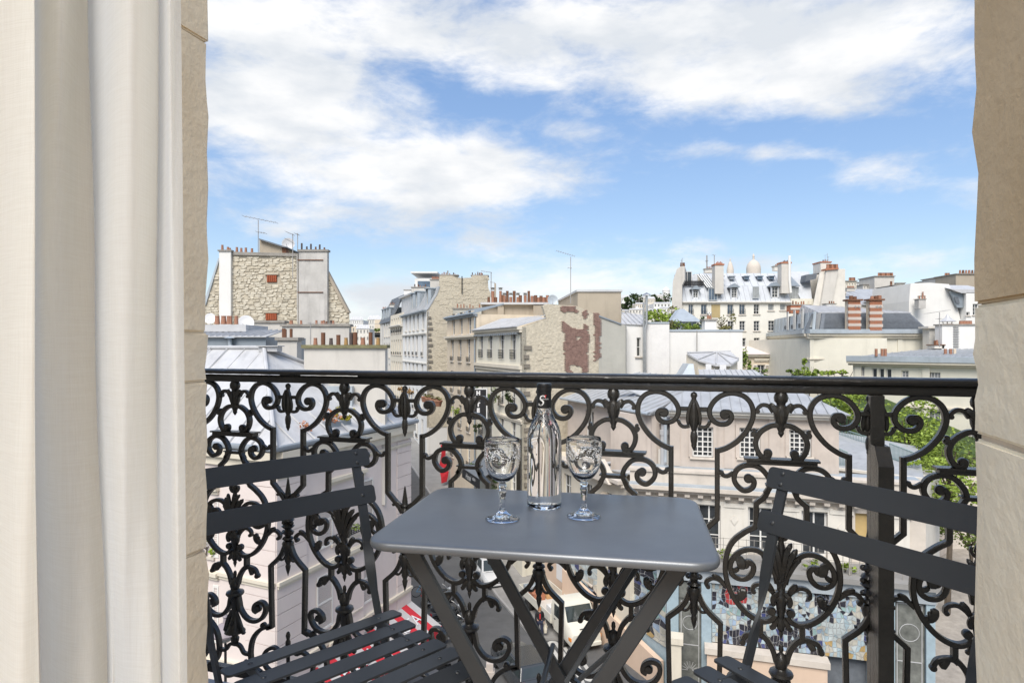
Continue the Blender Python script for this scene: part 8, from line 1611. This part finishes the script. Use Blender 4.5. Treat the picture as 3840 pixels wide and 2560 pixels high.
q_ = atz('d2', 220, 955, gz(62)); person('person in a red jacket walking on the far pavement by the white facade', q_.x, 62, gz(62) + .12, math.pi, 'redcloth', 'navy', 'blackcloth', 'hairdark', 1.72)
q_ = atz('d2', 118, 1010, gz(60)); car('white car half hidden far up the street by the pink building', q_.x - 1.2, 62, R(12), 'carwhite', z=gz(62), van=True)

# ---------------- right hand garden, lane and ramps ----------------
def sheet2(poly, m, name, label): return single(name, MB().quad(*[tuple(q_) for q_ in poly]), m, label, None, kind='structure')
sheet2([(rx_, yy, ZS + zz) for rx_, yy, zz in ((17.6, 24, .012), (60, 24, .012), (60, 58, 2.3), (24, 45, .8))], 'cobble', 'cobbled_lane', 'cobbled lane climbing past the theatre at the right')
for i, (c_, x, y) in enumerate((('e4', 1830, 905), ('e4', 1500, 66))):
    q_ = atz(c_, x, y, ZS + .5); mh = root('manhole_cover', ['round iron manhole cover in the cobbled lane, nearer', 'round iron manhole cover further up the lane'][i], 'manhole cover', (q_.x, q_.y, ZS + .55 + .4 * i)); part('disc', MB().lathe([(.01, .02), (.62, .02), (.66, 0)], 24), 'kerb', mh, W[mh], local=True); part('ring', MB().lathe([(.60, .03), (.68, .03), (.70, 0)], 24, close=False), 'iron', mh, W[mh], local=True)
q_ = at('d4', 640, 1085, 37.5); q2_ = at('d4', 1480, 1140, 34.5); GW = Fac((q_.x, 37.5), (q2_.x, 34.5))
gb = root('garden_building', 'low cream garden building with grey flat roof behind the railing post', 'building', (GW.P(3, 0).x, 36, ZS)); zg3 = (q_.z + q2_.z) / 2
part('wall', MB().bx(-3, GW.len, 0, 4.5, ZS, zg3 - .2, GW.Mx()), 'white', gb); band(gb, GW, -3, GW.len + .2, zg3 - .2, zg3 + .1, .35, 'white'); r_ = Vector((0, 0, 0))
part('roof', MB().prism([GW.P(-3, zg3 + .11, -.1), GW.P(GW.len, zg3 + .11, -.1), GW.P(GW.len - 1.5, zg3 + .9, 6.5), GW.P(-3, zg3 + 1.5, 6.5)], (0, 0, -.1)), 'zinc', gb)
a = [at('d4', x, y, d) for x, y, d in ((640, 860, 42), (935, 975, 39), (935, 1075, 39), (640, 1075, 41))]; part('stair_flank', MB().prism(a, (0, .3, 0)), 'cap', gb)
tc_ = root('garden_terrace', 'raised green garden terrace with retaining wall behind the theatre', 'terrace', (26, 48, ZS)); part('retaining_wall', MB().bx(18, 24.5, 44, 44.6, ZS, -6.2).bx(24.501, 60, 46, 46.6, ZS, -7.5), 'stone', tc_); part('bank', MB().prism([(18, 44.6, -6.2), (60, 46.6, -7.4), (60, 51, -3.5), (18, 51, -3.0)], (0, 0, -.3)), 'leafd', tc_)
part('planting', leaves(MB(), (30, 47.5, -6.0), (11, 2.2, 1.3), 2200, .20, seed=77), 'leaf', tc_, fix=False)
def railing(label, c, p0, p1, hpx, d0, d1, m='zincblue', n=18):
    a, b = at(c, *p0, d0), at(c, *p1, d1); t = root('garden_railing', label, 'railing', tuple((a + b) / 2)); h = hpx / 2.61375 / F * (d0 + d1) / 2; up_ = Vector((0, 0, h)); M.setdefault('greenrail', mat('grey_green_railing', (.22, .30, .30), .6, .1, 4))
    part('top_rail', MB().tube([a, b], .035, 6), 'greenrail', t); part('bottom_rail', MB().tube([a - up_ * .9, b - up_ * .9], .025, 6), 'greenrail', t); me = mesh('baluster', MB().bx(-.014, .014, -.014, .014, -h, 0), 'greenrail')
    for i in range(n + 1): part('baluster', me, None, t, Matrix.Translation(a + (b - a) * i / n))
railing('grey green stair railing sloping down behind the theatre, upper', 'd4', (650, 665), (930, 755), 150, 43, 41); railing('grey green railing by the theatre corner, lower left', 'd4', (540, 820), (730, 905), 190, 38, 37.5, n=14); railing('grey green terrace railing in front of the bright tree', 'd4', (1140, 815), (1395, 912), 150, 38, 36.5, n=20)
for i, (c_, x, y, d, r3, n, m, l_, tz_) in enumerate((('d4', 1340, 720, 43, (2.0, 2.0, 3.2), 2600, 'leafl', 'bright lime green tree right of the railing post', ZS), ('d4', 700, 430, 46, (1.9, 1.6, 1.35), 1300, 'leafl', 'lime green tree crown left of the railing post', ZS), ('d4', 830, 340, 52, (1.2, 1.2, .7), 400, 'leaf', 'green crown just under the handrail left of the post', ZS), ('d4', 1500, 1020, 40, (1.1, 1.2, 2.4), 1200, 'leafl', 'lime green lower tree in front of the garden bank', ZS), ('d4', 1720, 950, 41, (2.2, 1.6, 1.6), 1500, 'leaf', 'mid green shrub mass below the shuttered window', ZS), ('d4', 1700, 1240, 36, (2.6, 1.6, 1.3), 1600, 'leafl', 'yellow green bushes behind the chair back at the right', ZS), ('e4', 1920, 90, 40, (2.0, 1.5, 1.2), 1000, 'leaf', 'green hedge overhanging the lane wall at the right', ZS),
    ('c4', 1545, 1295, 58, (1.0, .9, .55), 260, 'leaf', 'green garden bush left above the handrail', -8), ('c4', 1655, 1275, 58, (.75, .7, 1.1), 300, 'leafl', 'taller bright garden bush above the handrail', -8), ('c4', 1740, 1300, 59, (.7, .7, .45), 120, 'leaf', 'sparse low garden bush above the handrail', -8), ('c4', 1985, 1300, 56, (1.5, 1, .55), 360, 'leafl', 'rounded bright bush before the low house', -8), ('c4', 1185, 1300, 66, (.9, .8, .5), 180, 'leaf', 'bush in front of the villa window', -8), ('c3', 2075, 1200, 55, (.6, .8, 2.2), 260, 'leaf', 'narrow climbing greenery at the right edge of the white wall', -8))):
    plant('garden_tree', l_, 'tree', at(c_, x, y, d), r3, n, .13 if d < 50 else .15, m, trunk=tz_, seed=200 + i)
lwl = root('lane_wall', 'old stone lane wall under the overhanging hedge at the right', 'wall', (36, 45, ZS)); part('wall', MB().bx(0, 16, -.25, .25, 0, 4.0), 'stone2', lwl, Matrix.Translation((29.5, 44, ZS)) @ Matrix.Rotation(R(38), 4, 'Z'), local=True); part('coping', MB().bx(0, 16, -.35, .35, 4.001, 4.2), 'stone', lwl, Matrix.Translation((29.5, 44, ZS)) @ Matrix.Rotation(R(38), 4, 'Z'), local=True)
fc = root('lane_pier', 'cream gate pier with small panel at the lane entrance', 'gate pier', (SF.P(uEnd + 1.0, 0, -1).x, SF.P(uEnd + 1.0, 0, -1).y, ZS)); T = SF.Mx(uEnd + 1.3, ZS, -1.0); part('pier', MB().bx(-.9, .9, -.3, .3, 0, 1.9), 'cream2', fc, T, local=True); part('cap', MB().bx(-1.0, 1.0, -.4, .4, 1.901, 2.1), 'stone', fc, T, local=True); part('panel', MB().bx(-.55, .25, -.32, -.301, .6, 1.6), 'white', fc, T, local=True)
sp_ = MB()
for i in range(9): sp_.lathe([(.05, 0), (.01, .35), (.09, .36), (.02, .62), (.06, .63), (.003, .95)], 4, T @ Matrix.Translation((.9 + .28 * i, 0, 1.2)))
sp_.bx(.8, 3.3, -.03, .03, 1.15, 1.2, T); part('spike_rail', sp_, 'iron', fc)
